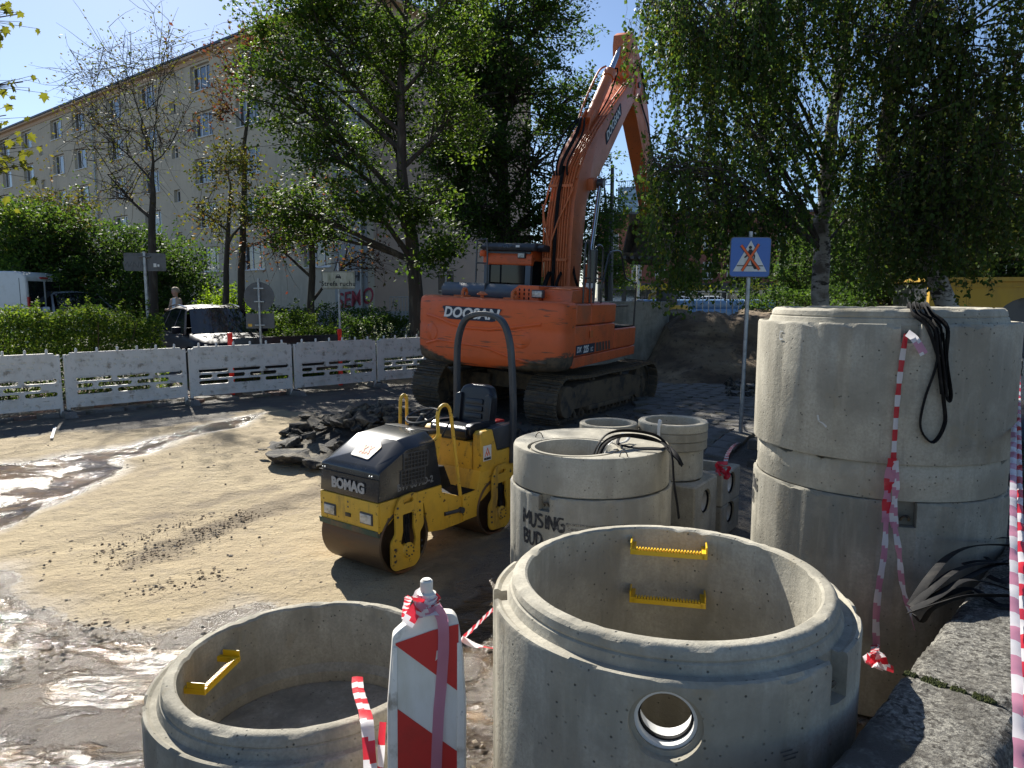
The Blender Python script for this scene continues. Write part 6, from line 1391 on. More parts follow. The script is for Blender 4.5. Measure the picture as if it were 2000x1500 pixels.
for x in (-.07, -.04): pipe(x, [2.1, 2.8, 3.5, 4.1, 4.6], d=.09, r=.022, m='black', nm='hydraulic_hose')
for i, (x, dx) in enumerate(((-.22, -.05), (-.17, 0), (-.12, .04), (-.08, .03), (.05, .0))):
    y0, z0 = back(4.45, .07); MB().tube(smooth_path([(x, y0, z0), (x + dx, y0 + .02, z0 + .28), (x + dx * 1.4 + .05, .95 + .03 * i, 5.35), (x * .5, 1.35, 5.72)], 6), .020, 7).build('hydraulic_hose', 'black', boom)
for z in (2.85, 4.25):
    for (x0, x1) in ((-.29, -.11), (-.01, .21)): y, zz = back(z, .06); MB().box((x0, y - .035, zz - .025), (x1, y + .03, zz + .025)).build('pipe_clamp', 'orange_pipe', boom)
MB().tube(smooth_path([(-.18, 1.55, 5.75), (-.20, 1.9, 6.2), (-.20, 2.6, 6.95), (-.14, 2.9, 7.15)], 5), .022, 7).build('hydraulic_pipe', 'orange_pipe', boom)
MB().tube(smooth_path([(.10, 1.9, 5.85), (.12, 2.5, 6.4), (.1, 3.0, 7.05), (.06, 2.95, 7.1)], 5), .018, 7).build('hydraulic_hose', 'black', boom)
for k in range(3): MB().tube(smooth_path([(.10 + .05 * k, 3.85, 7.25), (.14 + .05 * k, 4.25, 7.5), (.12 + .05 * k, 4.85, 7.15 - .1 * k), (.16, 5.3, 6.9)], 6), .022, 7).build('hydraulic_hose', 'black', boom)
MB().tube(smooth_path([(.2, 4.2, 7.1), (.22, 4.6, 6.7), (.22, 5.3, 6.3), (.21, 5.9, 5.7)], 5), .018, 6).build('hydraulic_hose', 'black', boom)
for k, (x, y) in enumerate(((-.16, .30), (-.11, .25), (.10, .28))): MB().tube(smooth_path([(x, y, 1.9), (x - .02, y - .18, 2.15), (x, y - .08, 2.45), (x, .35, 2.6)], 5), .03, 7).build('hydraulic_hose', 'black', ex)
MB().tube([(.24, .6, 2.75), (.34, .5, 2.5), (.42, .8, 2.05)], .028, 7).build('hydraulic_hose', 'black', ex)
# ================================================================== TANDEM ROLLER (x right, y forward = towards the photographer)
ro = thing('tandem_roller', 'small yellow tandem roller with black hood and roll bar on the sand', 'roller', (-.904, 6.93, .0), R(142.8))
ro.location.z = .005; PX = -.045      # body offset
# local plane helpers: left side is x = PX-.40 (towards the viewer's right)
LX = PX - .385; RX_ = PX + .385
def lx(d): return LX - d
# front frame (yellow) with chamfers
def sidepoly(nm, pts, x0, x1, m, bev=.008, parent=ro, rr=.0, seg=2): return MB().prism(roundpoly(pts, rr) if rr else pts, x0, x1).build(nm, m, parent, bevel=bev, seg=seg)
ff = sidepoly('front_frame', [(.93, .44), (.93, .70), (.16, .70), (.12, .26), (.34, .29), (.40, .58), (.66, .60), (.88, .46)], LX, RX_, 'yellow')
sidepoly('front_panel', [(.93, .43), (.955, .44), (.955, .70), (.93, .70)], LX + .004, RX_ - .004, 'yellow', .004)
# hood: tapered box with sloping front and chamfered sides
hv = []
def hp_(x, y, z): hv.append((PX + x, y, z)); return len(hv) - 1
mb = MB()
A_ = [hp_(-.385, .95, .705), hp_(.385, .95, .705), hp_(.385, .16, .705), hp_(-.385, .16, .705),
      hp_(-.385, .93, .955), hp_(.385, .93, .955), hp_(-.30, .90, 1.00), hp_(.30, .90, 1.00),
      hp_(-.385, .60, 1.11), hp_(.385, .60, 1.11), hp_(-.27, .60, 1.185), hp_(.27, .60, 1.185), hp_(-.385, .24, 1.13), hp_(.385, .24, 1.13), hp_(-.27, .25, 1.215), hp_(.27, .25, 1.215)]
mb.add(hv, [(0, 1, 5, 4), (4, 5, 7, 6), (6, 7, 11, 10), (10, 11, 15, 14), (4, 6, 10, 8), (8, 10, 14, 12), (5, 9, 11, 7), (9, 13, 15, 11), (0, 4, 8, 12, 3), (1, 2, 13, 9, 5), (12, 14, 15, 13, 2, 3), (0, 3, 2, 1)])
M['hood'] = mat('black_gloss_hood', (.016, .018, .022), [((.05, .05, .048), 3, .5, .75), ((.18, .17, .15), 26, .68, .74)], rough=.24, coat=.3)
hood = mb.build('hood', 'hood', ro, bevel=.012, seg=2)
MB().box((PX - .388, .945, .895), (PX + .388, .955, .902)).build('hood_seam', 'blackplastic', hood)
# faded sticker on the sloping front
sn = Vector((0, -.185, -.30)).normalized()
ups = Vector((0, .30, -.185)).normalized()   # down-slope
sl_o = Vector((PX - .04, .75, 1.098)); Xh = Matrix(((-1, 0, 0, sl_o.x), (0, -ups.y, .52, sl_o.y), (0, -ups.z, .85, sl_o.z), (0, 0, 0, 1)))
M['sticker'] = mat('peeling_sticker', (.50, .47, .42), [((.06, .06, .06), 5, .5, .58), ((.55, .28, .08), 9, .56, .62)], rough=.5)
link('faded_sticker', plate_mesh('faded_sticker', roundpoly([(-.13, -.10), (.12, -.12), (.14, .05), (.06, .12), (-.08, .13), (-.15, .04)], .02), [], .002, 'sticker', Xh @ Matrix.Translation((0, 0, .004))), hood)
for k, a in enumerate((R(62), R(118))):
    for d in (-.035, .035): link('sticker_mark', plate_mesh('sticker_mark', [(-.055, -.011), (.055, -.011), (.055, .011), (-.055, .011)], [], .001, 'crossorange', Xh @ Matrix.Translation((d, -.01, .007 + .001 * k)) @ Matrix.Rotation(a, 4, 'Z')), hood)
# vent grid on the left side of the hood
Xl = Matrix(((0, 0, -1, 0), (-1, 0, 0, 0), (0, 1, 0, 0), (0, 0, 0, 1)))   # text x -> -y, y -> z, normal -> -x (left side)
VM = lambda y, z, d=0.0: Matrix.Translation((LX - .002 - d, y, z)) @ Xl
for (z0, ys, rows, sk) in ((1.055, .655, 4, 1), (.915, .665, 3, 0)):
    for r_ in range(rows):
        for c_ in range(7):
            y = ys - c_ * .040; z = z0 - r_ * .034 + (c_ * .006)
            if sk and r_ == 0 and c_ < 1: continue
            MB().box((LX - .006, y - .016, z - .013), (LX - .001, y + .016, z + .013)).build('vent_opening', 'blackplastic', hood) if False else None
gl_ = []
for (z0, ys, rows) in ((1.06, .62, 4), (.915, .66, 4)):
    op = []
    for r_ in range(rows):
        for c_ in range(7):
            if rows == 4 and z0 > 1 and r_ == 0 and c_ < 1: continue
            cx_, cz_ = c_ * .042, -r_ * .034; op.append([(cx_ - .017, cz_ - .013), (cx_ + .017, cz_ - .013), (cx_ + .017, cz_ + .013), (cx_ - .017, cz_ + .013)])
    lo = (rows - 1) * .034 + .024
    link('vent_grille', plate_mesh('vent_grille', roundpoly([(-.03, -lo), (.28, -lo), (.28, .022), (-.03, .022)], .008), op, .008, 'dgrey', VM(ys, z0, .003) @ Matrix.Rotation(-.04, 4, 'Z')), hood)
    link('vent_back', plate_mesh('vent_back', [(-.027, -lo + .003), (.277, -lo + .003), (.277, .019), (-.027, .019)], [], .002, 'blackplastic', VM(ys, z0, 0) @ Matrix.Rotation(-.04, 4, 'Z')), hood)
text('lettering', 'BW 80 AD-2', .088, 'print_grey', hood, VM(.50, .785), outline=True, sx=.95)
Xfr = Matrix(((-1, 0, 0, 0), (0, 0, 1, 0), (0, 1, 0, 0), (0, 0, 0, 1)))    # text x -> -x, y -> z, normal -> +y (front)
FM = lambda x, z, d=0.0: Matrix.Translation((PX + x, .953 + d, z)) @ Xfr
text('lettering', 'BOMAG', .125, 'print_grey', hood, FM(0, .80), bold=.006, ext=.002, sx=.98, space=1.0)
for x in (.33, -.29): 
    for dx in (0, .03): MB().lathe([(0, 0), (.010, 0), (.008, .005), (0, .006)], 10, axis='y', X=Matrix.Translation((PX + x - dx, .955, .925))).build('bolt', 'galv', hood)
# headlights
for x in (.245, -.24):
    hl = MB().box((PX + x - .082, .90, .495), (PX + x + .082, .962, .60)); hl = hl.build('headlight', 'dgrey', ro, bevel=.006); MB().box((PX + x - .07, .963, .507), (PX + x + .07, .972, .588)).build('lamp_lens', 'lampglass', hl, bevel=.006)
MB().box((PX - .035, .955, .522), (PX + .035, .962, .556)).build('tow_opening', 'blackplastic', ro, bevel=.003)
for z in (.61, .655): MB().lathe([(0, 0), (.010, 0), (0, .004)], 8, axis='y', X=Matrix.Translation((PX + .0, .956, z))).build('bolt', 'dgrey', ro)
# drums
dr = MB(); dr.lathe([(.0, -.30), (.265, -.30), (.27, -.385), (.29, -.395), (.30, -.385), (.302, 0), (.30, .385), (.29, .395), (.27, .385), (.265, .30), (0, .30)], 56, axis='x'); dr = dr.mesh('drum', 'drum', smooth=40)
for y in (.65, -.65): link('drum', dr, ro, (PX, y, .302))
# scraper bar over the front drum
M['greenbar'] = mat('green_worn_bar', (.05, .085, .06), [((.14, .10, .06), 6, .45, .6)], rough=.7)
MB().prism([(.91, .385), (.955, .40), (.965, .455), (.93, .45)], LX + .005, RX_ + .015).build('scraper', 'greenbar', ro, bevel=.004)
# drum hangers (yellow side plates with slot and opening)
def hanger(nm, outer, slot_, opening, side, hub):
    x = LX - .028 if side < 0 else RX_ + .028
    Xp = Matrix(((0, 0, 1, x), (1, 0, 0, 0), (0, 1, 0, 0), (0, 0, 0, 1)))
    o = link(nm, plate_mesh(nm, roundpoly(outer, .03), [slot_, opening], .024, 'yellow', Xp, bevel=.003), ro)
    s = -1 if side < 0 else 1
    mb = MB().lathe([(0, .0), (.060, .0), (.066, -.012), (.072, -.02), (.072, -.05), (0, -.05)] if s > 0 else [(0, 0), (.060, 0), (.066, .012), (.072, .02), (.072, .05), (0, .05)], 24, axis='x', X=Matrix.Translation((x + s * .030, hub[0], hub[1]))); hb = mb.build('drum_hub', 'yellow', ro)
    for k in range(8): a = k * PI / 4 + .3; MB().lathe([(0, 0), (.0075, 0), (.0075, .006 * s), (0, .006 * s)], 8, axis='x', X=Matrix.Translation((x + s * .031, hub[0] + .045 * math.cos(a), hub[1] + .045 * math.sin(a)))).build('bolt', 'dgrey', hb)
    ys_ = [p[0] for p in outer]; 
    for (by, bz) in bolts(outer): MB().lathe([(0, 0), (.011, 0), (.011, .007 * s), (0, .007 * s)], 8, axis='x', X=Matrix.Translation((x + s * .0125, by, bz))).build('bolt', 'dgrey', o)
    for k in range(3):
        yy = hub[0] + .0 + (k - 1) * .030; MB().tube(smooth_path([(x - s * .02, yy, hub[1] + .34), (x - s * .004, yy + .004, hub[1] + .26), (x - s * .004, yy + .012, hub[1] + .18), (x - s * .0, yy * .6 + hub[0] * .4, hub[1] + .07)], 5), .011, 7).build('hydraulic_hose', 'black', o)
    return o
def bolts(outer):
    ys_ = [p[0] for p in outer]; zs_ = [p[1] for p in outer]; y0, y1, z0, z1 = min(ys_), max(ys_), min(zs_), max(zs_)
    w_ = y1 - y0; return [(y1 - .075, z1 - .10), (y1 - .075, z1 - .18), (y0 + .05, z1 - .10), (y0 + .05, z1 - .18), (y1 - .035, z0 + .10), (y1 - .03, z0 + .155), (y1 - .035, z0 + .21), (y0 + .035, z0 + .10), (y0 + .03, z0 + .155), (y0 + .035, z0 + .21)]
def hg(yc):  # outline around the drum axle at yc
    return [(yc + .19, .33), (yc + .135, .39), (yc + .135, .60), (yc + .07, .715), (yc - .09, .725), (yc - .195, .65), (yc - .205, .40), (yc - .155, .35), (yc - .15, .11), (yc - .09, .055), (yc + .155, .07), (yc + .19, .12)]
sl2 = lambda yc: [(y_, z_) for y_, z_ in slot(yc - .02, .665, .13, .045)]
opn = lambda yc: roundpoly([(yc + .015, .24), (yc + .085, .30), (yc + .055, .40), (yc + .055, .555), (yc - .085, .555), (yc - .085, .40), (yc - .11, .30), (yc - .08, .215), (yc - .03, .19)], .015)
for side in (-1, 1):
    hanger('drum_hanger', hg(.65), sl2(.65), opn(.65), side, (.65, .22) if False else (.642, .215))
    hanger('drum_hanger', [(y_, z_ + .015) for y_, z_ in hg(-.69)], sl2(-.69), opn(-.69), side, (-.698, .23))
# chassis middle and rear body
sidepoly('centre_frame', [(.14, .25), (.15, .62), (-.14, .52), (-.36, .53), (-.36, .27), (-.14, .25)], LX + .03, RX_ - .03, 'yellow')
MB().tube([(LX + .02, .10, .40), (LX + .02, -.12, .385)], .018, 10).build('steering_rod', 'dgrey', ro); MB().lathe([(0, -.02), (.03, -.02), (.03, .02), (0, .02)], 12, axis='x', X=Matrix.Translation((LX + .01, -.13, .385))).build('joint_bolt', 'dgrey', ro)
rbd = sidepoly('rear_body', [(-.15, .27), (-.15, .525), (-.36, .53), (-.40, .70), (-.41, .72), (-.62, .72), (-.98, .72), (-.98, .56), (-.93, .50), (-.60, .50), (-.40, .40), (-.36, .27)], LX + .004, RX_ - .004, 'yellow')
sidepoly('seat_pedestal', [(-.41, .70), (-.41, 1.00), (-.98, 1.0), (-.98, .70)], PX - .27, PX + .27, 'yellow')
for s in (-1, 1):
    x0, x1 = (LX, LX + .10) if s < 0 else (RX_ - .10, RX_)
    sidepoly('side_box', [(-.41, .70), (-.41, 1.085), (-.45, 1.115), (-.60, 1.115), (-.68, .88), (-.98, .88), (-.98, .70)], x0, x1, 'yellow', .012)
    sidepoly('tank_cover', [(-.605, 1.12), (-.685, .885), (-.99, .885), (-1.01, 1.05), (-.95, 1.13)], x0 + .002, x1 - .002, 'dgrey', .012)
sidepoly('rear_cover', [(-.70, .89), (-1.0, .89), (-1.02, 1.06), (-.95, 1.13), (-.70, 1.13)], LX + .102, RX_ - .102, 'dgrey', .015)
MB().prism(roundpoly([(-.85, 1.128), (-.99, 1.128), (-.99, 1.15), (-.85, 1.15)], .006), LX + .15, LX + .24).build('rear_reflector', 'red', ro)
MB().box((LX + .035, -.40, .525), (RX_ - .035, -.02, .537)).build('foot_plate', 'black', ro)
sidepoly('footwell_box', [(.16, .62), (.16, .86), (.0, .84), (-.10, .62)], PX - .28, PX + .30, 'black', .02)
MB().box((LX - .006, -.575, .81), (LX - .001, -.45, .965)).build('company_sticker', 'print_white', ro)
text('lettering', 'MUSING', .032, 'signblack', ro, VM(-.512, .83, .006), bold=.001, sx=.9)
for (cy, cz, s_) in ((-.512, .915, .030), (-.495, .880, .026), (-.53, .880, .026)):
    for a in (R(65), R(115)): link('logo_stroke', plate_mesh('logo_stroke', [(-s_, -.004), (s_, -.004), (s_, .004), (-s_, .004)], [], .001, 'crossorange', VM(cy, cz, .006 + (.0006 if a > 1.5 else 0)) @ Matrix.Translation((.010 if a > R(90) else -.010, 0, 0)) @ Matrix.Rotation(a, 4, 'Z')), ro)
# console, wheel, seat
sidepoly('console', [(.23, .70), (.24, 1.13), (.18, 1.17), (.05, 1.16), (.10, .95), (.16, .70)], PX - .30, PX + .34, 'yellow', .015)
sidepoly('dashboard', [(.20, 1.14), (.20, 1.21), (.02, 1.19), (.05, 1.13)], PX - .26, PX + .34, 'blackplastic', .015)
MB().tube([(PX + .06, .10, 1.14), (PX + .04, -.03, 1.27)], .03, 10).build('steering_column', 'blackplastic', ro)
sw = MB(); ctr = Vector((PX + .04, -.04, 1.285)); nrm = Vector((0, .30, .95)).normalized(); ax1 = Vector((1, 0, 0)); ax2 = nrm.cross(ax1)
sw.tube([ctr + (ax1 * math.cos(a) + ax2 * math.sin(a)) * .165 for a in [2 * PI * k / 28 for k in range(28)]], .014, 8, closed=True)
for k in range(3): a = 2 * PI * k / 3 + .5; sw.tube([ctr - nrm * .02, ctr + (ax1 * math.cos(a) + ax2 * math.sin(a)) * .16], .010, 6)
sw.lathe([(0, -.02), (.035, -.02), (.03, .02), (0, .025)], 14, X=Matrix.Translation(ctr)); sw.build('steering_wheel', 'blackplastic', ro)
MB().tube([(PX - .20, -.05, 1.1), (PX - .22, -.16, 1.26)], .010, 6).lathe([(0, 0), (.02, .01), (.02, .03), (0, .045)], 10, X=Matrix.Translation((PX - .22, -.17, 1.25))).build('drive_lever', 'blackplastic', ro)
def cushion(nm, w_, poly, bev, parent): return MB().prism(poly, PX - w_, PX + w_).build(nm, 'vinyl', parent, bevel=bev, seg=4, ang=40)
seat = MB().box((PX - .18, -.83, .99), (PX + .18, -.42, 1.03)).build('seat', 'blackplastic', ro, bevel=.01)
cushion('seat_cushion', .235, roundpoly([(-.36, 1.03), (-.35, 1.12), (-.42, 1.155), (-.80, 1.12), (-.84, 1.03)], .03), .03, seat)
for s in (-1, 1): MB().prism(roundpoly([(-.38, 1.06), (-.38, 1.15), (-.46, 1.18), (-.80, 1.16), (-.82, 1.06)], .03), PX + s * .235 - .035, PX + s * .235 + .035).build('seat_bolster', 'vinyl', seat, bevel=.028, seg=3)
bk = MB(); prof_ = [(-.235, 1.10), (-.245, 1.30), (-.235, 1.42), (-.19, 1.50), (-.12, 1.525), (.12, 1.525), (.19, 1.50), (.235, 1.42), (.245, 1.30), (.235, 1.10)]
Xb = Matrix.Translation((PX, -.79, 0)) @ Matrix(((1, 0, 0, 0), (0, 1, -.16, .176), (0, 0, 1, 0), (0, 0, 0, 1)))
bk.prism([(x, z) for x, z in roundpoly(prof_, .04)], -.05, .05, axis='y', X=Xb); bk.build('seat_back', 'vinyl', seat, bevel=.035, seg=4, ang=50)
for s in (-1, 1): m_ = MB(); m_.prism(roundpoly([(s * .245, 1.12), (s * .25, 1.42), (s * .17, 1.44), (s * .165, 1.12)], .03), .03, .085, axis='y', X=Xb); m_.build('seat_bolster', 'vinyl', seat, bevel=.022, seg=3)
for z in (1.20, 1.275, 1.35): m_ = MB(); m_.prism(roundpoly([(-.12, z - .028), (.12, z - .028), (.12, z + .028), (-.12, z + .028)], .015), .045, .065, axis='y', X=Xb); m_.build('seat_pad', 'vinyl', seat, bevel=.01)
# roll bar
rs_ = roundrect(-.034, -.026, .034, .026, .008, 2)
def hoop(pts, nm, m):
    P_ = smooth_path(pts, 6); mb = MB(); vs = []; n = len(rs_)
    for i, p in enumerate(P_):
        d = (P_[min(i + 1, len(P_) - 1)] - P_[max(i - 1, 0)]).normalized(); yv = Vector((0, 1, 0)); o = d.cross(yv).normalized()
        for a, b in rs_: vs.append(p + yv * a + o * b)
    fs = [(i * n + k, i * n + (k + 1) % n, (i + 1) * n + (k + 1) % n, (i + 1) * n + k) for i in range(len(P_) - 1) for k in range(n)] + [tuple(range(n)), tuple((len(P_) - 1) * n + k for k in range(n))[::-1]]
    mb.add(vs, fs); return mb.build(nm, m, ro)
YR = -.93
hoop([(PX + .39, YR + .02, .72), (PX + .385, YR, 1.25), (PX + .375, YR, 1.75), (PX + .35, YR, 2.0), (PX + .26, YR, 2.19), (PX + .10, YR, 2.26), (PX - .10, YR, 2.26), (PX - .26, YR, 2.19), (PX - .35, YR, 2.0), (PX - .385, YR, 1.70), (PX - .40, YR, 1.25), (PX - .40, YR + .02, .72)], 'roll_bar', 'dgrey')
# hand rails (yellow)
MB().tube(smooth_path([(LX - .012, -.09, .54), (LX - .01, -.02, 1.0), (LX + .0, .02, 1.34), (LX + .0, .06, 1.43), (LX, .12, 1.45), (LX, .18, 1.42), (LX + .0, .205, 1.34), (LX + .01, .19, 1.18), (LX + .05, .215, 1.12)], 6), .017, 10).build('hand_rail', 'yellow', ro)
MB().tube(smooth_path([(RX_ - .0, -.06, 1.0), (RX_, -.07, 1.35), (RX_, -.085, 1.43), (RX_, -.12, 1.455), (RX_, -.15, 1.43), (RX_, -.16, 1.35), (RX_, -.15, .54)], 6), .017, 10).build('hand_rail', 'yellow', ro)
# ================================================================== CONCRETE RINGS
def oncyl(px, py, c, Rr):
    """point where the sight line meets a vertical cylinder (near side)"""
    r = ray(px, py); a = r.x ** 2 + r.y ** 2; b = -2 * (r.x * c[0] + r.y * c[1]); d = c[0] ** 2 + c[1] ** 2 - Rr * Rr
    q = b * b - 4 * a * d; t = (-b - math.sqrt(max(q, 0))) / (2 * a); return Vector((r.x * t, r.y * t, EYE + r.z * t))
def ring_prof(z0, h, Ro, Ri, spig=.085, chip=.0):
    """closed section of a shaft ring: shoulder outside, spigot inside"""
    s = h - spig; r1 = Ri + (Ro - Ri) * .50
    return [(Ri, z0), (Ro - .004, z0), (Ro, z0 + .01), (Ro, s - .012), (Ro - .006, s), (Ro - .02, s + .002), (Ro - .035, s - .008), (r1 + .012, s - .006), (r1 + .004, s + .012), (r1, s + .028), (r1 - .009, s + .034), (r1 - .006, s + .042), (r1 - .012, s + spig * .8), (r1 - .024, h - .004), (r1 - .034, h), (Ri + .012, h), (Ri + .002, h - .008), (Ri, h - .02)]
def shaft_ring(name, label, c, z0, h, Ro, Ri, m='conc', notches=(), hole=None, n=128, group=None, prof=None, chips=True, nz0=None):
    t = thing(name, label, 'concrete ring', (c[0], c[1], z0), 0, group)
    mb = MB().lathe(prof or ring_prof(0, h - z0, Ro, Ri), n, closed=True)
    if chips:      # knocked edges: nudge the vertices of the arrises
        nv = []
        for (x, y, z) in mb.v:
            r = math.hypot(x, y); q = Vector((x * 14, y * 14, z * 14 + z0)); e = mnoise.noise(q) ; k = max(0, e - .12) * .085 if (abs(r - Ro) < .008 and z > (h - z0) * .5) else (max(0, e - .05) * .03 if z > h - z0 - .012 else 0)
            nv.append((x * (1 - k * .5), y * (1 - k * .5), z - k * .6))
        mb.v = nv
    b = mb.build('shell', m, t, smooth=32); cm = []
    for (ang, zt, dep) in notches:
        X = Matrix.Rotation(R(ang), 4, 'Z'); k = MB().box((Ri + (Ro - Ri) * .5 + .012, -.05, zt - z0 - dep), (Ro + .05, .05, zt - z0 + .1), X=X); cm.append(k.mesh('c', m))
    if hole:
        ang, z, rr = hole; X = Matrix.Rotation(R(ang), 4, 'Z') @ Matrix.Translation((0, 0, z - z0)); cm.append(MB().lathe([(0, Ri - .1), (rr, Ri - .1), (rr, Ro - .035), (rr + .016, Ro - .030), (rr + .022, Ro + .02), (0, Ro + .02)], 40, axis='x', X=X).mesh('c', m))
    if cm: cut(b, cm)
    if hole:
        li = MB().lathe([(rr - .012, Ri + .002), (rr - .0005, Ri + .002), (rr - .0005, Ro - .045), (rr - .012, Ro - .045)], 40, closed=True, axis='x', X=X).build('pipe_liner', 'concwhite', t)
        MB().lathe([(rr - .020, Ri + .062), (rr - .0125, Ri + .062), (rr - .0125, Ri + .078), (rr - .020, Ri + .078)], 40, closed=True, axis='x', X=X).build('gasket', 'black', t)
    for (ang, zt, dep) in notches:
        X = Matrix.Rotation(R(ang), 4, 'Z'); rr_ = Ri + (Ro - Ri) * .5 + .03; MB().tube([X @ Vector((rr_ + .02 * math.sin(a), -.022 * math.cos(a), zt - z0 - dep + .03 + .03 * math.sin(a))) for a in [PI * k / 8 for k in range(9)]], .008, 6).build('lifting_anchor', 'track', t)
    return t
def step_iron(t, ang, Ri, z, w_=.33, dep=.12):
    X = Matrix.Rotation(R(ang), 4, 'Z'); mb = MB(); r0, r1 = Ri + .01, Ri - dep; h2 = w_ / 2
    mb.box((r1 - .016, -h2, z - .018), (r1 + .016, h2, z + .006), X=X)
    for k in range(22): y = -h2 + .02 + (w_ - .04) * k / 21; mb.box((r1 - .013, y - .0042, z + .006), (r1 + .013, y + .0042, z + .016), X=X)
    for s in (-1, 1): mb.box((r1 - .016, s * h2 - .013, z - .018), (r0, s * h2 + .013, z + .012), X=X); mb.box((r1 - .014, s * h2 - .004 + s * .009, z + .012), (r0 - .05, s * h2 + .004 + s * .009, z + .042), X=X)
    o = mb.build('step_iron', 'yellow_step', t, bevel=.002, seg=1)
    return o
r1_ = shaft_ring('manhole_ring', 'large open concrete ring with two yellow steps inside and a round side hole', (.667, 2.936), 0, 1.285, .75, .60, 'conc', [(182, 1.2, .13), (-50, 1.2, .16)], (257.5, 1.045, .105))
for z in (1.20, .95): step_iron(r1_, 77.5, .60, z, .345)
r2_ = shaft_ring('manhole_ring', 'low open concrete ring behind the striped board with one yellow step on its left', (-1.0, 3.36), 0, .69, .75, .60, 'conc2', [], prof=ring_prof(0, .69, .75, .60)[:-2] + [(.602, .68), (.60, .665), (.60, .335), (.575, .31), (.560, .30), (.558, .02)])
step_iron(r2_, 172, .60, .555, .31)
MB().lathe([(0, .22), (.555, .24), (.555, .2), (0, .2)], 64).build('base_slab', 'conc2', r2_)
# tall stack on the right: three units
CS = (2.39, 4.64)
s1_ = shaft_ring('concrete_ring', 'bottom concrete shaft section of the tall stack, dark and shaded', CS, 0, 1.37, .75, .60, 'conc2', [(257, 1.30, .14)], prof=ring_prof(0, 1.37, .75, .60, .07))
s2_ = shaft_ring('concrete_ring', 'thin smooth middle band of the tall ring stack', (CS[0] + .004, CS[1]), 1.305, 1.515, .732, .61, 'conc3', prof=[(.61, .0), (.728, .0), (.732, .008), (.730, .09), (.734, .10), (.734, .2), (.728, .21), (.61, .21)])
s3_ = shaft_ring('concrete_ring', 'top concrete ring of the tall stack with black belts hung over its rim', (CS[0] - .003, CS[1]), 1.520, 2.385, .755, .60, 'conc', [(254, 2.30, .10)])
# scrawled writing
def cylwrap(c, Rr, ang, z, d=.002, z0=0):
    def f(p):
        a = R(ang) + p.x / Rr; return Vector(((Rr + d + p.z) * math.cos(a), (Rr + d + p.z) * math.sin(a), z - z0 + p.y))
    return f
def scrawl(parent, strokes, Rr, ang, z, sc, w_=.014, m='spray', z0=0, nm='spray_lettering'):
    mb = MB(); f = cylwrap(None, Rr, ang, z, .0015, z0); j_ = 0
    for st in strokes:
        P_ = [Vector((x * sc, y * sc, 0)) for x, y in st]; P_ = smooth_path(P_, 4) if len(P_) > 2 else [P_[0].lerp(P_[1], k / 4) for k in range(5)]; vs = []; j_ += 1
        for i, p in enumerate(P_):
            d = (P_[min(i + 1, len(P_) - 1)] - P_[max(i - 1, 0)]).normalized(); n_ = Vector((-d.y, d.x, 0)) * w_ * (.75 + .5 * mnoise.noise(p * 30 + Vector((j_, 0, 0)))) ; h_ = Vector((0, 0, .0004 * j_)); vs += [f(p + n_ + h_), f(p - n_ + h_)]
        mb.add(vs, [(2 * i, 2 * i + 1, 2 * i + 3, 2 * i + 2) for i in range(len(P_) - 1)])
    return mb.build(nm, m, parent, fix=False)
L_ = dict(M=[[(0, 0), (.05, 1), (.35, .35), (.65, 1), (.7, 0)]], U=[[(0, 1), (.03, .2), (.25, 0), (.45, .25), (.5, 1)]], S=[[(.45, .9), (.15, .95), (.05, .7), (.4, .4), (.38, .1), (0, .05)]], I=[[(.1, 1), (.1, 0)]], N=[[(0, 0), (.02, 1), (.45, .05), (.5, 1)]], G=[[(.5, .9), (.15, .9), (0, .5), (.15, .05), (.5, .1), (.5, .45), (.28, .45)]],
          B=[[(.05, 0), (.03, 1)], [(.03, 1), (.4, .85), (.35, .6), (.05, .52)], [(.05, .52), (.48, .4), (.42, .05), (.03, 0)]], D=[[(.05, 0), (.03, 1)], [(.03, 1), (.45, .8), (.5, .3), (.05, 0)]])
L_['V'] = L_['U']
def word(wd, dx=.66):
    out = []; x = 0
    for ch in wd:
        out += [[(a + x, b - .04 * (x % 1)) for a, b in s] for s in L_[ch]]; x += .3 if ch == 'I' else (.85 if ch == 'M' else dx)
    return [[(a - x / 2, b - .5) for a, b in s] for s in out]
# lidded chamber
CL = (.632, 5.658); FA = 263.6
lr = shaft_ring('manhole_ring', 'concrete ring with sprayed black lettering carrying the cover slab', CL, .0, 1.03, .645, .50, 'conc3', [(232, .985, .11)], prof=ring_prof(0, 1.03, .645, .5, .04))
scrawl(lr, word('MUSING'), .645, FA - 33, .80, .105); scrawl(lr, word('BUD'), .645, FA - 41, .655, .105)
M['faintprint'] = mat('faint_printed_text', (.11, .11, .10), rough=.8)
for k, s in enumerate(('U.G PEY-SYSTEM Standard 2000 C|DN1000/950', 'C40/50, DWU1 2025')): text('printed_text', s, .026, 'faintprint', lr, None, ext=.0003, wrap=cylwrap(CL, .645, FA + 3 - (7 if k else 0), .805 - k * .035), align='CENTER')
cs_ = thing('manhole_cover', 'thick round concrete cover slab with an off-centre opening and black belts on it', 'manhole cover', (CL[0], CL[1], 1.0))
sh = MB().lathe([(0, 0), (.617, 0), (.622, .006), (.62, .275), (.612, .293), (.60, .297), (0, .297)], 128).build('slab', 'conc3', cs_, smooth=32)
o_ = Vector((-.15, -.20, 0)); T_ = Matrix.Translation(o_)
cut(sh, [MB().lathe([(0, -.1), (.295, -.1), (.30, .285), (.308, .3), (.308, .4), (0, .4)], 72, X=T_).mesh('c', 'conc3'), MB().lathe([(.335, .272), (.362, .276), (.366, .4), (.335, .4)], 72, closed=True, X=T_).mesh('c', 'conc3')])
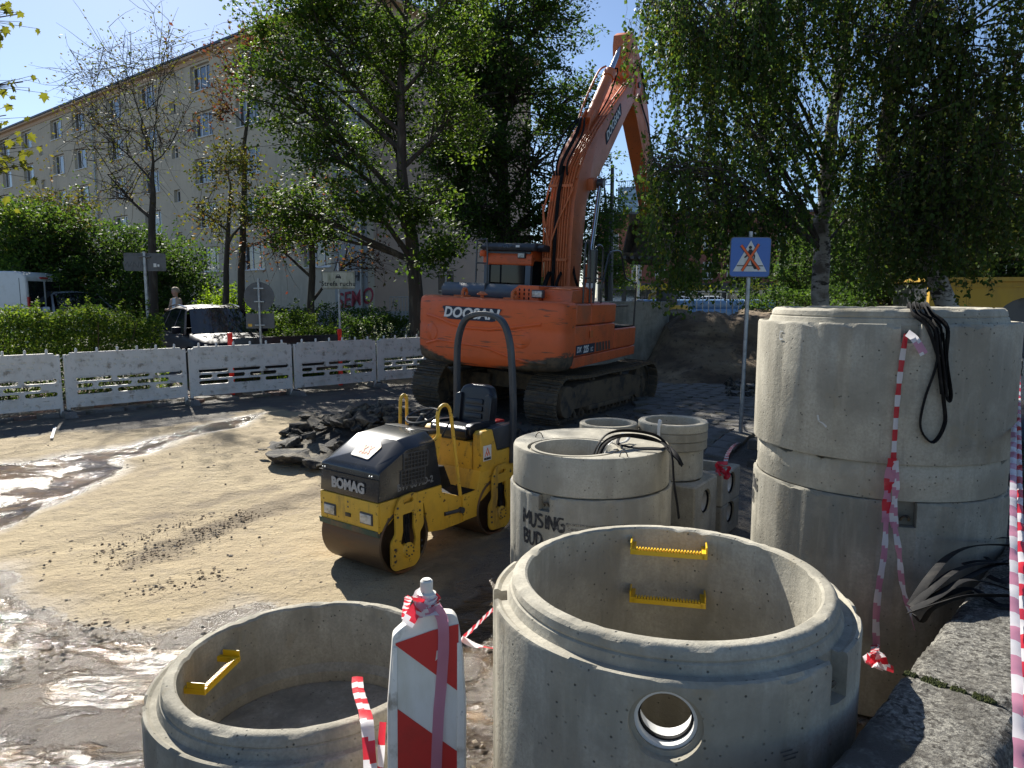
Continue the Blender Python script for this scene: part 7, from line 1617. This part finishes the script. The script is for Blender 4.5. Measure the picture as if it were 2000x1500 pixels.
for (px, py) in ((1053, 846), (1218, 884)):
    p = atz(px, py + 8, 1.297) - Vector((CL[0], CL[1], 1.0)); MB().tube([p + Vector((.030 * math.cos(a), 0, .05 * math.sin(a) - .01)) for a in [PI * k / 10 for k in range(11)]], .004, 6).build('lifting_loop', 'track', cs_)
# print on the big rings
scrawl(s1_, word('MUSING'), .75, 166, 1.205, .085, .011); scrawl(s1_, word('BUD'), .75, 166, 1.10, .085, .011)
scrawl(r1_, word('MUSING')[:0] + [[(-1.2, .3), (-.2, .32)], [(-1.0, 0), (.3, .02)], [(-.9, -.3), (.1, -.28)]], .75, 292, .93, .05, .004, 'faintprint', nm='faded_print')
M['chalk'] = mat('chalk_mark', (.55, .55, .52), rough=.9)
p_ = oncyl(1528, 655, CS, .755); an_ = math.degrees(math.atan2(p_.y - CS[1], p_.x - CS[0])); scrawl(s3_, [[(.3, .5), (-.3, .48)], [(-.3, .48), (-.32, -.5)], [(-.32, -.5), (.25, -.45)]], .755, an_, p_.z, .05, .006, 'chalk', z0=1.52, nm='chalk_mark')
p_ = oncyl(1608, 825, CS, .755); an_ = math.degrees(math.atan2(p_.y - CS[1], p_.x - CS[0])); scrawl(s3_, [[(-.4, .5), (-.3, .1)], [(-.3, .05), (0, -.05), (.3, -.3)]], .755, an_, p_.z, .08, .006, 'chalk', z0=1.52, nm='chalk_mark')
# gully stack and square chambers
def simple_ring(name, label, c, z0, z1, Ro, Ri, m='conc', cat='concrete ring', group=None):
    t = thing(name, label, cat, (c[0], c[1], z0), 0, group); h = z1 - z0
    MB().lathe([(Ri, 0), (Ro - .004, 0), (Ro, .005), (Ro, h - .008), (Ro - .008, h), (Ri + .008, h), (Ri, h - .008)], 72, closed=True).build('shell', m, t, smooth=30); return t
CB_ = (1.508, 6.625)
simple_ring('adjusting_ring', 'lowest of the three flat rings on the narrow shaft behind the cover slab', CB_, 1.065, 1.142, .315, .245, 'conc')
simple_ring('adjusting_ring', 'middle of the three flat rings on the narrow shaft behind the cover slab', CB_, 1.146, 1.222, .318, .245, 'conc')
simple_ring('adjusting_ring', 'topmost flat ring with a white strap end over its rim, right of the cover slab', CB_, 1.226, 1.305, .32, .25, 'conc3')
simple_ring('shaft_pipe', 'narrow concrete shaft pipe standing on the square chamber', CB_, .79, 1.062, .285, .22, 'conc3')
MB().tube([(CB_[0] - .17, CB_[1] - .27, 1.21), (CB_[0] - .165, CB_[1] - .255, 1.33), (CB_[0] - .14, CB_[1] - .22, 1.335), (CB_[0] - .14, CB_[1] - .21, 1.2)], .012, 6, flat=(1, .3))
o = MB().tube(smooth_path([(CB_[0] - .19, CB_[1] - .285, 1.16), (CB_[0] - .185, CB_[1] - .27, 1.31), (CB_[0] - .165, CB_[1] - .235, 1.345), (CB_[0] - .16, CB_[1] - .21, 1.24)], 4), .014, 6, flat=(1, .25)).build('white_strap', 'concwhite'); tag(o, 'short white strap end over the rim of the topmost flat ring', 'strap')
simple_ring('shaft_pipe', 'round concrete shaft pipe just behind the left part of the cover slab', (.905, 6.62), .02, 1.285, .27, .215, 'conc')
def chamber(name, label, c, z0, z1, half, rot, hz, top_r=.22, m='conc', group=None):
    t = thing(name, label, 'chamber', (c[0], c[1], z0), rot, group); h = z1 - z0
    b = MB().box((-half, -half, 0), (half, half, h)).build('body', m, t, bevel=.012, seg=1)
    cut(b, [MB().lathe([(0, .06), (top_r, .06), (top_r, h + .1), (0, h + .1)], 40).mesh('c', m), MB().lathe([(0, -half - .05), (.125, -half - .05), (.118, -half + .02), (.10, -half + .025), (.10, 0), (0, 0)], 32, axis='y', X=Matrix.Translation((0, 0, hz - z0))).mesh('c', m)])
    MB().lathe([(.085, -half + .03), (.0985, -half + .03), (.0985, -half + .10), (.085, -half + .10)], 32, closed=True, axis='y', X=Matrix.Translation((0, 0, hz - z0))).build('pipe_liner', 'concwhite', t)
    MB().lathe([(.093, -half + .012), (.104, -half + .012), (.104, -half + .028), (.093, -half + .028)], 32, closed=True, axis='y', X=Matrix.Translation((0, 0, hz - z0))).build('gasket', 'black', t); return t
chamber('square_chamber', 'square concrete chamber with a round side hole carrying the narrow shaft', (1.53, 6.52), .0, .79, .29, R(55), .60)
c2 = (2.02, 7.33)
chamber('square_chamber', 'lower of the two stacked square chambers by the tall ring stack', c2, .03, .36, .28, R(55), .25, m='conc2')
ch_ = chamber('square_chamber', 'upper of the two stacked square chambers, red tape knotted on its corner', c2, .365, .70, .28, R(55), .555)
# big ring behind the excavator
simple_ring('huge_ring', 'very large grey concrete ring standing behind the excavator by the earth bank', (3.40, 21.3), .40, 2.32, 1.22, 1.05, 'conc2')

# ================================================================== BELTS
def belt(name, pts, w_=.020, th=.3, label=None, n=6, parent=None, m='black', cat='belt', group=None):
    P_ = smooth_path(pts, n); mb = MB().tube(P_, w_, 8, flat=(th, 1)); o = mb.build(name, m, parent, smooth=60)
    if label: tag(o, label, cat, group)
    return o
bt = thing('lifting_belt', 'black lifting belts folded over the rim of the tall stack, hanging in a long loop', 'belt', (CS[0], CS[1], 2.385)); b0 = Vector(bt.location)
def bl(pxs, r_=.775, tail=()): return [oncyl(a, b, CS, r_) - b0 for a, b in pxs]
inn = [Vector((-.02 - .02 * k, -.62, -.25 + .02 * k)) for k in range(3)]; az_ = Vector((-math.sin(R(20)), -math.cos(R(20)), 0))
def over(k): a = R(257 + k); return [Vector((.585 * math.cos(a), .585 * math.sin(a), -.2)), Vector((.595 * math.cos(a), .595 * math.sin(a), -.01)), Vector((.63 * math.cos(a), .63 * math.sin(a), .018)), Vector((.70 * math.cos(a), .70 * math.sin(a), -.03))]
belt('belt_strand', over(-2) + bl([(1812, 640), (1838, 720), (1843, 780), (1845, 828), (1822, 864), (1798, 835), (1806, 780), (1828, 715), (1838, 640)]) + over(2)[::-1], .019, .28, parent=bt)
belt('belt_strand', over(0) + bl([(1824, 640), (1832, 700), (1840, 770)], .79), .019, .28, parent=bt)
belt('belt_strand', over(6) + bl([(1850, 640), (1848, 700), (1857, 770), (1850, 778), (1846, 700), (1842, 650)], .785), .019, .28, parent=bt)
belt('belt_strand', over(4) + bl([(1832, 650), (1843, 720), (1848, 775)], .80) , .018, .28, parent=bt)
bt = thing('belt_coil', 'loose black belts arched over the cover slab and hanging down its right side', 'belt', (CL[0] + .1, CL[1] - .2, 1.297)); b0 = Vector(bt.location)
def ay(l): return [aty(a, b, Y) - b0 for a, b, Y in l]
belt('belt_strand', ay([(1158, 892, 5.30), (1168, 868, 5.32), (1190, 846, 5.40), (1230, 841, 5.5), (1280, 850, 5.45), (1305, 872, 5.35), (1313, 895, 5.12), (1316, 940, 5.02), (1322, 980, 5.0), (1326, 1012, 5.0)]), .021, .35, parent=bt)
belt('belt_strand', ay([(1163, 893, 5.32), (1175, 868, 5.34), (1200, 852, 5.42), (1245, 850, 5.5), (1288, 862, 5.42), (1310, 885, 5.2), (1325, 900, 5.1), (1332, 911, 5.08)]), .021, .35, parent=bt)
belt('belt_strand', ay([(1170, 890, 5.34), (1183, 866, 5.40), (1215, 852, 5.5), (1260, 857, 5.5), (1296, 866, 5.42), (1318, 884, 5.2), (1331, 908, 5.1)]), .019, .35, parent=bt)
belt('belt_strand', ay([(1230, 848, 5.62), (1212, 853, 5.60), (1207, 866, 5.45), (1225, 872, 5.35), (1265, 877, 5.28), (1300, 874, 5.28), (1290, 862, 5.4)]), .014, .35, parent=bt)
belt('belt_strand', ay([(1215, 846, 5.66), (1228, 852, 5.6), (1222, 862, 5.5), (1205, 866, 5.46)]), .012, .35, parent=bt, m='concwhite')
belt('belt_strand', ay([(1180, 888, 5.36), (1186, 872, 5.38), (1196, 862, 5.42)]), .012, .3, parent=bt, m='concwhite')
bt = thing('belt_heap', 'heap of black belts lying in arcs on the concrete wall at the right', 'belt', tuple(atz(1880, 1130, 1.0))); b0 = Vector(bt.location)
def az(l): return [atz(a, b, z) - b0 for a, b, z in l]
for k, l in enumerate(([(1778, 1184, .97), (1815, 1128, 1.10), (1855, 1085, 1.13), (1905, 1066, 1.10), (1975, 1066, 1.05), (2030, 1085, 1.02)],
    [(1780, 1186, .98), (1830, 1140, 1.09), (1870, 1112, 1.11), (1925, 1100, 1.09), (1985, 1102, 1.05), (2040, 1120, 1.02)],
    [(1782, 1190, .98), (1840, 1155, 1.06), (1890, 1128, 1.09), (1940, 1105, 1.07), (2000, 1098, 1.05)],
    [(1780, 1192, .98), (1830, 1165, 1.05), (1880, 1134, 1.10), (1930, 1138, 1.08), (1985, 1155, 1.04), (2040, 1160, 1.02)],
    [(1778, 1196, .96), (1825, 1180, 1.04), (1880, 1165, 1.06), (1940, 1163, 1.05), (1990, 1165, 1.03), (2040, 1176, 1.02)],
    [(1915, 1066, 1.03), (1932, 1053, 1.06), (1960, 1050, 1.05), (2010, 1056, 1.02)],
    [(1880, 1102, 1.04), (1910, 1096, 1.06), (1950, 1098, 1.05), (1990, 1118, 1.02), (1960, 1135, 1.02), (1930, 1125, 1.02)],
    [(1925, 1088, 1.02), (1945, 1100, 1.03), (1975, 1092, 1.04), (2010, 1078, 1.02)],
    [(1785, 1200, .92), (1800, 1215, .88), (1820, 1190, .97), (1860, 1172, 1.03), (1900, 1160, 1.03)],
    [(1792, 1185, .99), (1850, 1160, 1.03), (1900, 1150, 1.03), (1950, 1180, 1.02), (2010, 1185, 1.01)])):
    belt('belt_strand', az(l), (.026, .026, .020, .024, .030, .016, .016, .014, .018, .022)[k], .14 if k != 4 else .12, n=8, parent=bt)

# ================================================================== BARRIER TAPE
def ribbon(pts, w_, band=.10, twist=0.0, side=None, crumple=0.0, mats_=(0, 1), n=10, skew=.5):
    P_ = smooth_path(pts, n); out = [P_[0]]; acc = 0; st = .016
    L = [0]
    for a, b in zip(P_, P_[1:]): L.append(L[-1] + (b - a).length)
    N_ = max(4, int(L[-1] / st)); res = []; j = 0
    for k in range(N_ + 1):
        d = L[-1] * k / N_
        while j < len(L) - 2 and L[j + 1] < d: j += 1
        t = (d - L[j]) / max(1e-9, L[j + 1] - L[j]); res.append(P_[j].lerp(P_[j + 1], t))
    mb = MB(); vs = []
    for i, p in enumerate(res):
        d = (res[min(i + 1, N_)] - res[max(0, i - 1)]).normalized(); s = (side or Vector((1, 0, 0))); s = (s - d * s.dot(d)).normalized(); nn_ = d.cross(s)
        a = twist * i / N_ * 2 * PI + crumple * 2.5 * mnoise.noise(Vector((i * .12, w_ * 90, 3))); c = (s * math.cos(a) + nn_ * math.sin(a)) * w_ / 2
        wv = nn_ * .004 * mnoise.noise(Vector((i * .3, 1, 2))); k_ = 1 - crumple * .5 * abs(mnoise.noise(Vector((i * .1, 5, w_ * 50))))
        vs += [p + c * k_ + wv, p - wv * .5 + nn_ * (.003 + crumple * .01 * mnoise.noise(Vector((i * .4, 9, 2)))), p - c * k_ - wv]
    sk = int(w_ * skew / st) if skew else 0
    for i in range(N_):
        for h in (0, 1):
            b_ = int(((i + (sk if h else 0)) * st) / band) % 2; mb.add([], [])
    base = len(mb.v); mb.v += [tuple(v) for v in vs]
    for i in range(N_):
        for h in (0, 1):
            b_ = int(((i + (sk if h else 0)) * st) / band) % 2; mb.f.append((i * 3 + h, i * 3 + h + 1, i * 3 + h + 4, i * 3 + h + 3)); mb.m.append(mats_[b_])
    return mb
TM = ['tape_r', 'tape_w', 'tape_p']
def tape(label, segs, name='barrier_tape'):
    """segs: list of (part, points, width, kwargs)"""
    t = thing(name, label, 'tape', tuple(segs[0][1][0])); b0 = Vector(t.location)
    for nm, pts, w_, kw in segs: ribbon([p - b0 for p in pts], w_, **kw).build(nm, TM, t, fix=False, smooth=60)
    return t
cy = lambda l, r_=.77: [oncyl(a, b, CS, r_) for a, b in l]
def knot(c, r, n=7, sd=1):
    g = random.Random(sd); return [c + Vector((g.uniform(-r, r), g.uniform(-r, r), g.uniform(-r, r))) for _ in range(n)]
tape('red and white barrier tape hanging from the notch of the tall stack', [
    ('tape_strand', cy([(1770, 652), (1762, 700), (1755, 760), (1749, 830), (1745, 900)], .765), .030, dict(band=.065, crumple=.25)),
    ('tape_tail', cy([(1772, 650), (1785, 660), (1795, 675), (1805, 692)], .80), .045, dict(band=.07, mats_=(1, 2))),
    ('tape_bundle', cy([(1743, 895), (1738, 930), (1732, 975), (1730, 1020)], .80), .055, dict(band=.06, crumple=.8, mats_=(0, 2))),
    ('tape_bundle', cy([(1748, 900), (1750, 950), (1745, 1000), (1748, 1030)], .79), .045, dict(band=.05, crumple=.9, mats_=(1, 2))),
    ('tape_strand', cy([(1731, 1010), (1727, 1080), (1716, 1150), (1711, 1210), (1712, 1268)], .80), .040, dict(band=.085, crumple=.25, mats_=(2, 1))),
    ('tape_strand', cy([(1746, 1020), (1756, 1080), (1762, 1140), (1775, 1190), (1787, 1232)], .80), .034, dict(band=.07, crumple=.35, mats_=(2, 1), twist=.3)),
    ('tape_bundle', [oncyl(1710, 1262, CS, .80)] + knot(atz(1718, 1292, .78), .045, 8, 3) + [atz(1745, 1308, .74)], .05, dict(band=.05, crumple=1.0, mats_=(0, 1)))])
# tape along the right edge, from behind the stack past the camera
tape('long red and white barrier tape stretched along the right edge of the picture', [
    ('tape_strand', [aty(1984, 640, 6.6), aty(1981, 800, 4.4), aty(1979, 950, 3.2), aty(1981, 1150, 2.4), aty(1987, 1350, 1.85), aty(1998, 1600, 1.45), aty(2030, 1900, 1.1)], .028, dict(band=.10, crumple=.2, side=Vector((1, .35, 0)), mats_=(2, 1))),
    ('tape_strand', [aty(1990, 640, 6.6), aty(1990, 800, 4.4), aty(1992, 950, 3.25), aty(1996, 1150, 2.45), aty(2004, 1350, 1.9), aty(2020, 1600, 1.5)], .022, dict(band=.09, crumple=.3, side=Vector((1, -.3, 0)), mats_=(0, 1)))])
# striped guide board
db = thing('guide_board', 'white guide board with red diagonal stripes wrapped in barrier tape', 'traffic board', (-.335, 2.56, 0), R(-9)); db.rotation_euler = (R(-1.5), R(.8), R(11))
W2 = .125
out_ = [(-.128, .12), (.128, .12), (.150, .55), (.150, .90), (.135, 1.12), (.118, 1.235), (.10, 1.26), (.035, 1.268), (.030, 1.29), (-.030, 1.29), (-.035, 1.262), (-.10, 1.215), (-.128, 1.19), (-.150, .90), (-.150, .55)]
dbm = MB().prism(roundpoly(out_, .012, 2), -.028, .028, axis='y').build('board_body', 'white', db, bevel=.012, seg=3, ang=50)
for s in (-1, 1): MB().prism([(s * .128, .14), (s * .142, .55), (s * .142, .9), (s * .126, 1.15), (s * .112, 1.15), (s * .112, .14)], -.036, -.026, axis='y').build('edge_rib', 'white', dbm, bevel=.004)
MB().lathe([(0, 1.285), (.030, 1.285), (.030, 1.32), (.036, 1.325), (.036, 1.34), (.024, 1.345), (.024, 1.385), (.020, 1.39), (0, 1.39)], 20).build('carrying_knob', 'white', db)
MB().lathe([(0, 1.392), (.018, 1.392), (.016, 1.394), (0, 1.394)], 14).build('knob_top', 'white', db)
face_ = [(-.118, .16), (.118, .16), (.118, 1.222), (.02, 1.205), (-.118, 1.165)]
link('face_panel', plate_mesh('face_panel', face_, [], .003, 'signwhite', Matrix.Translation((0, -.0305, 0)) @ Xf), db)
def clip_poly(poly, f):
    out = []
    for i in range(len(poly)):
        a, b = poly[i - 1], poly[i]; fa, fb = f(a), f(b)
        if (fa >= 0) != (fb >= 0): t = fa / (fa - fb); out.append((a[0] + (b[0] - a[0]) * t, a[1] + (b[1] - a[1]) * t))
        if fb >= 0: out.append(b)
    return out
sl_ = -.86
for k in range(5):
    ztop = 1.118 + .235 * 1 - k * .44 if k else 1.5; zbot = 1.118 - k * .44 - 0 if k else 1.108
    ztop = 1.5 if k == 0 else 1.158 - .245 - (k - 1) * .49; zbot = 1.158 if k == 0 else ztop - .245
    p = clip_poly(clip_poly(face_, lambda q: (ztop + sl_ * (q[0] + .118)) - q[1]), lambda q: q[1] - (zbot + sl_ * (q[0] + .118)))
    if len(p) > 2: link('red_stripe', plate_mesh('red_stripe', p, [], .0015, 'red', Matrix.Translation((0, -.0330, 0)) @ Xf), db)
link('scuff_mark', plate_mesh('scuff_mark', [(.030, 1.085), (.045, 1.10), (.045, 1.125), (.035, 1.125)], [], .001, 'signwhite', Matrix.Translation((0, -.0345, 0)) @ Xf), db)
MB().box((-.20, -.38, 0), (.20, .38, .10)).build('rubber_foot', 'black', db, bevel=.02)
dv = lambda l: [Vector(p) for p in l]
dw = lambda x, y, z: db.matrix_basis @ Vector((x, y, z))
bpy.context.view_layer.update()
db_M = Matrix.Translation(db.location) @ db.rotation_euler.to_matrix().to_4x4(); dw = lambda x, y, z: db_M @ Vector((x, y, z))
wr = []
for k in range(30): a = k * .75; wr.append(dw(.043 * math.cos(a) * (1 + .2 * math.sin(k)), .043 * math.sin(a) * (1 + .2 * math.cos(k * 1.7)), 1.285 + .045 * k / 30 + .008 * math.sin(k * 2.1)))
tape('faded barrier tape knotted round the neck of the guide board', [
    ('tape_wrap', wr, .035, dict(band=.07, crumple=.7, side=Vector((0, 0, 1)), mats_=(0, 1), n=4)),
    ('tape_wrap', [p + Vector((.004, -.006, -.018)) for p in wr[4:26]], .035, dict(band=.06, crumple=.9, side=Vector((0, 0, 1)), mats_=(2, 1), n=4)),
    ('tape_strand', [dw(.03, -.045, 1.30), dw(.055, -.05, 1.25), dw(.060, -.045, 1.15), dw(.052, -.040, 1.0), dw(.040, -.040, .85), dw(.030, -.042, .6), dw(.02, -.045, .35)], .042, dict(band=.10, crumple=.15, mats_=(2, 2))),
    ('tape_tail', [dw(-.03, -.02, 1.30), dw(-.055, -.03, 1.27), dw(-.075, -.035, 1.235)], .05, dict(band=.05, crumple=.7, mats_=(0, 1))),
    ('tape_strand', [dw(-.02, .03, 1.30), aty(800, 1165, 2.9), aty(796, 1175, 3.3), aty(790, 1205, 3.8), Vector((-.60, 3.87, .5))], .035, dict(band=.09, crumple=.3, mats_=(0, 1)))])
p0 = atz(700, 1352, .70)
tape('barrier tape end laid over the rim of the low ring left of the guide board', [
    ('tape_strand', [atz(698, 1322, .66), p0 + Vector((0, .0, .008)), aty(715, 1400, 2.66), aty(720, 1450, 2.58), aty(724, 1520, 2.55), aty(728, 1600, 2.55)], .052, dict(band=.085, crumple=.2)),
    ('tape_strand', [aty(748, 1410, 2.62), aty(745, 1450, 2.6), aty(742, 1540, 2.58)], .03, dict(band=.08, crumple=.3))])
tape('barrier tape stretched on the wet ground between the two foreground rings', [
    ('tape_strand', [aty(902, 1248, 3.5), aty(930, 1222, 3.75), aty(950, 1202, 4.0), aty(972, 1182, 4.3)], .04, dict(band=.08, side=Vector((.3, 0, 1)))),
    ('tape_strand', [aty(900, 1246, 3.5), aty(925, 1260, 3.52), aty(950, 1264, 3.55), aty(985, 1268, 3.6)], .035, dict(band=.12, crumple=.3, mats_=(1, 0)))])
kc = Vector((2.10, 7.0, .735))
tape('crumpled red tape knot on the upper square chamber with a strand towards the sign post', [
    ('tape_knot', knot(kc, .07, 16, 5), .04, dict(band=.2, crumple=1.2, mats_=(0, 0))), ('tape_strand', [aty(1417, 903, 7.4), aty(1422, 885, 8.2), aty(1435, 868, 9.6), aty(1450, 863, 10.8)], .045, dict(band=.12, crumple=.2))])
# red clip tape end on the right ring of the ground
for o in bpy.data.objects:
    if o.type == 'MESH' and o.data.users == 1: o.data.name = o.name
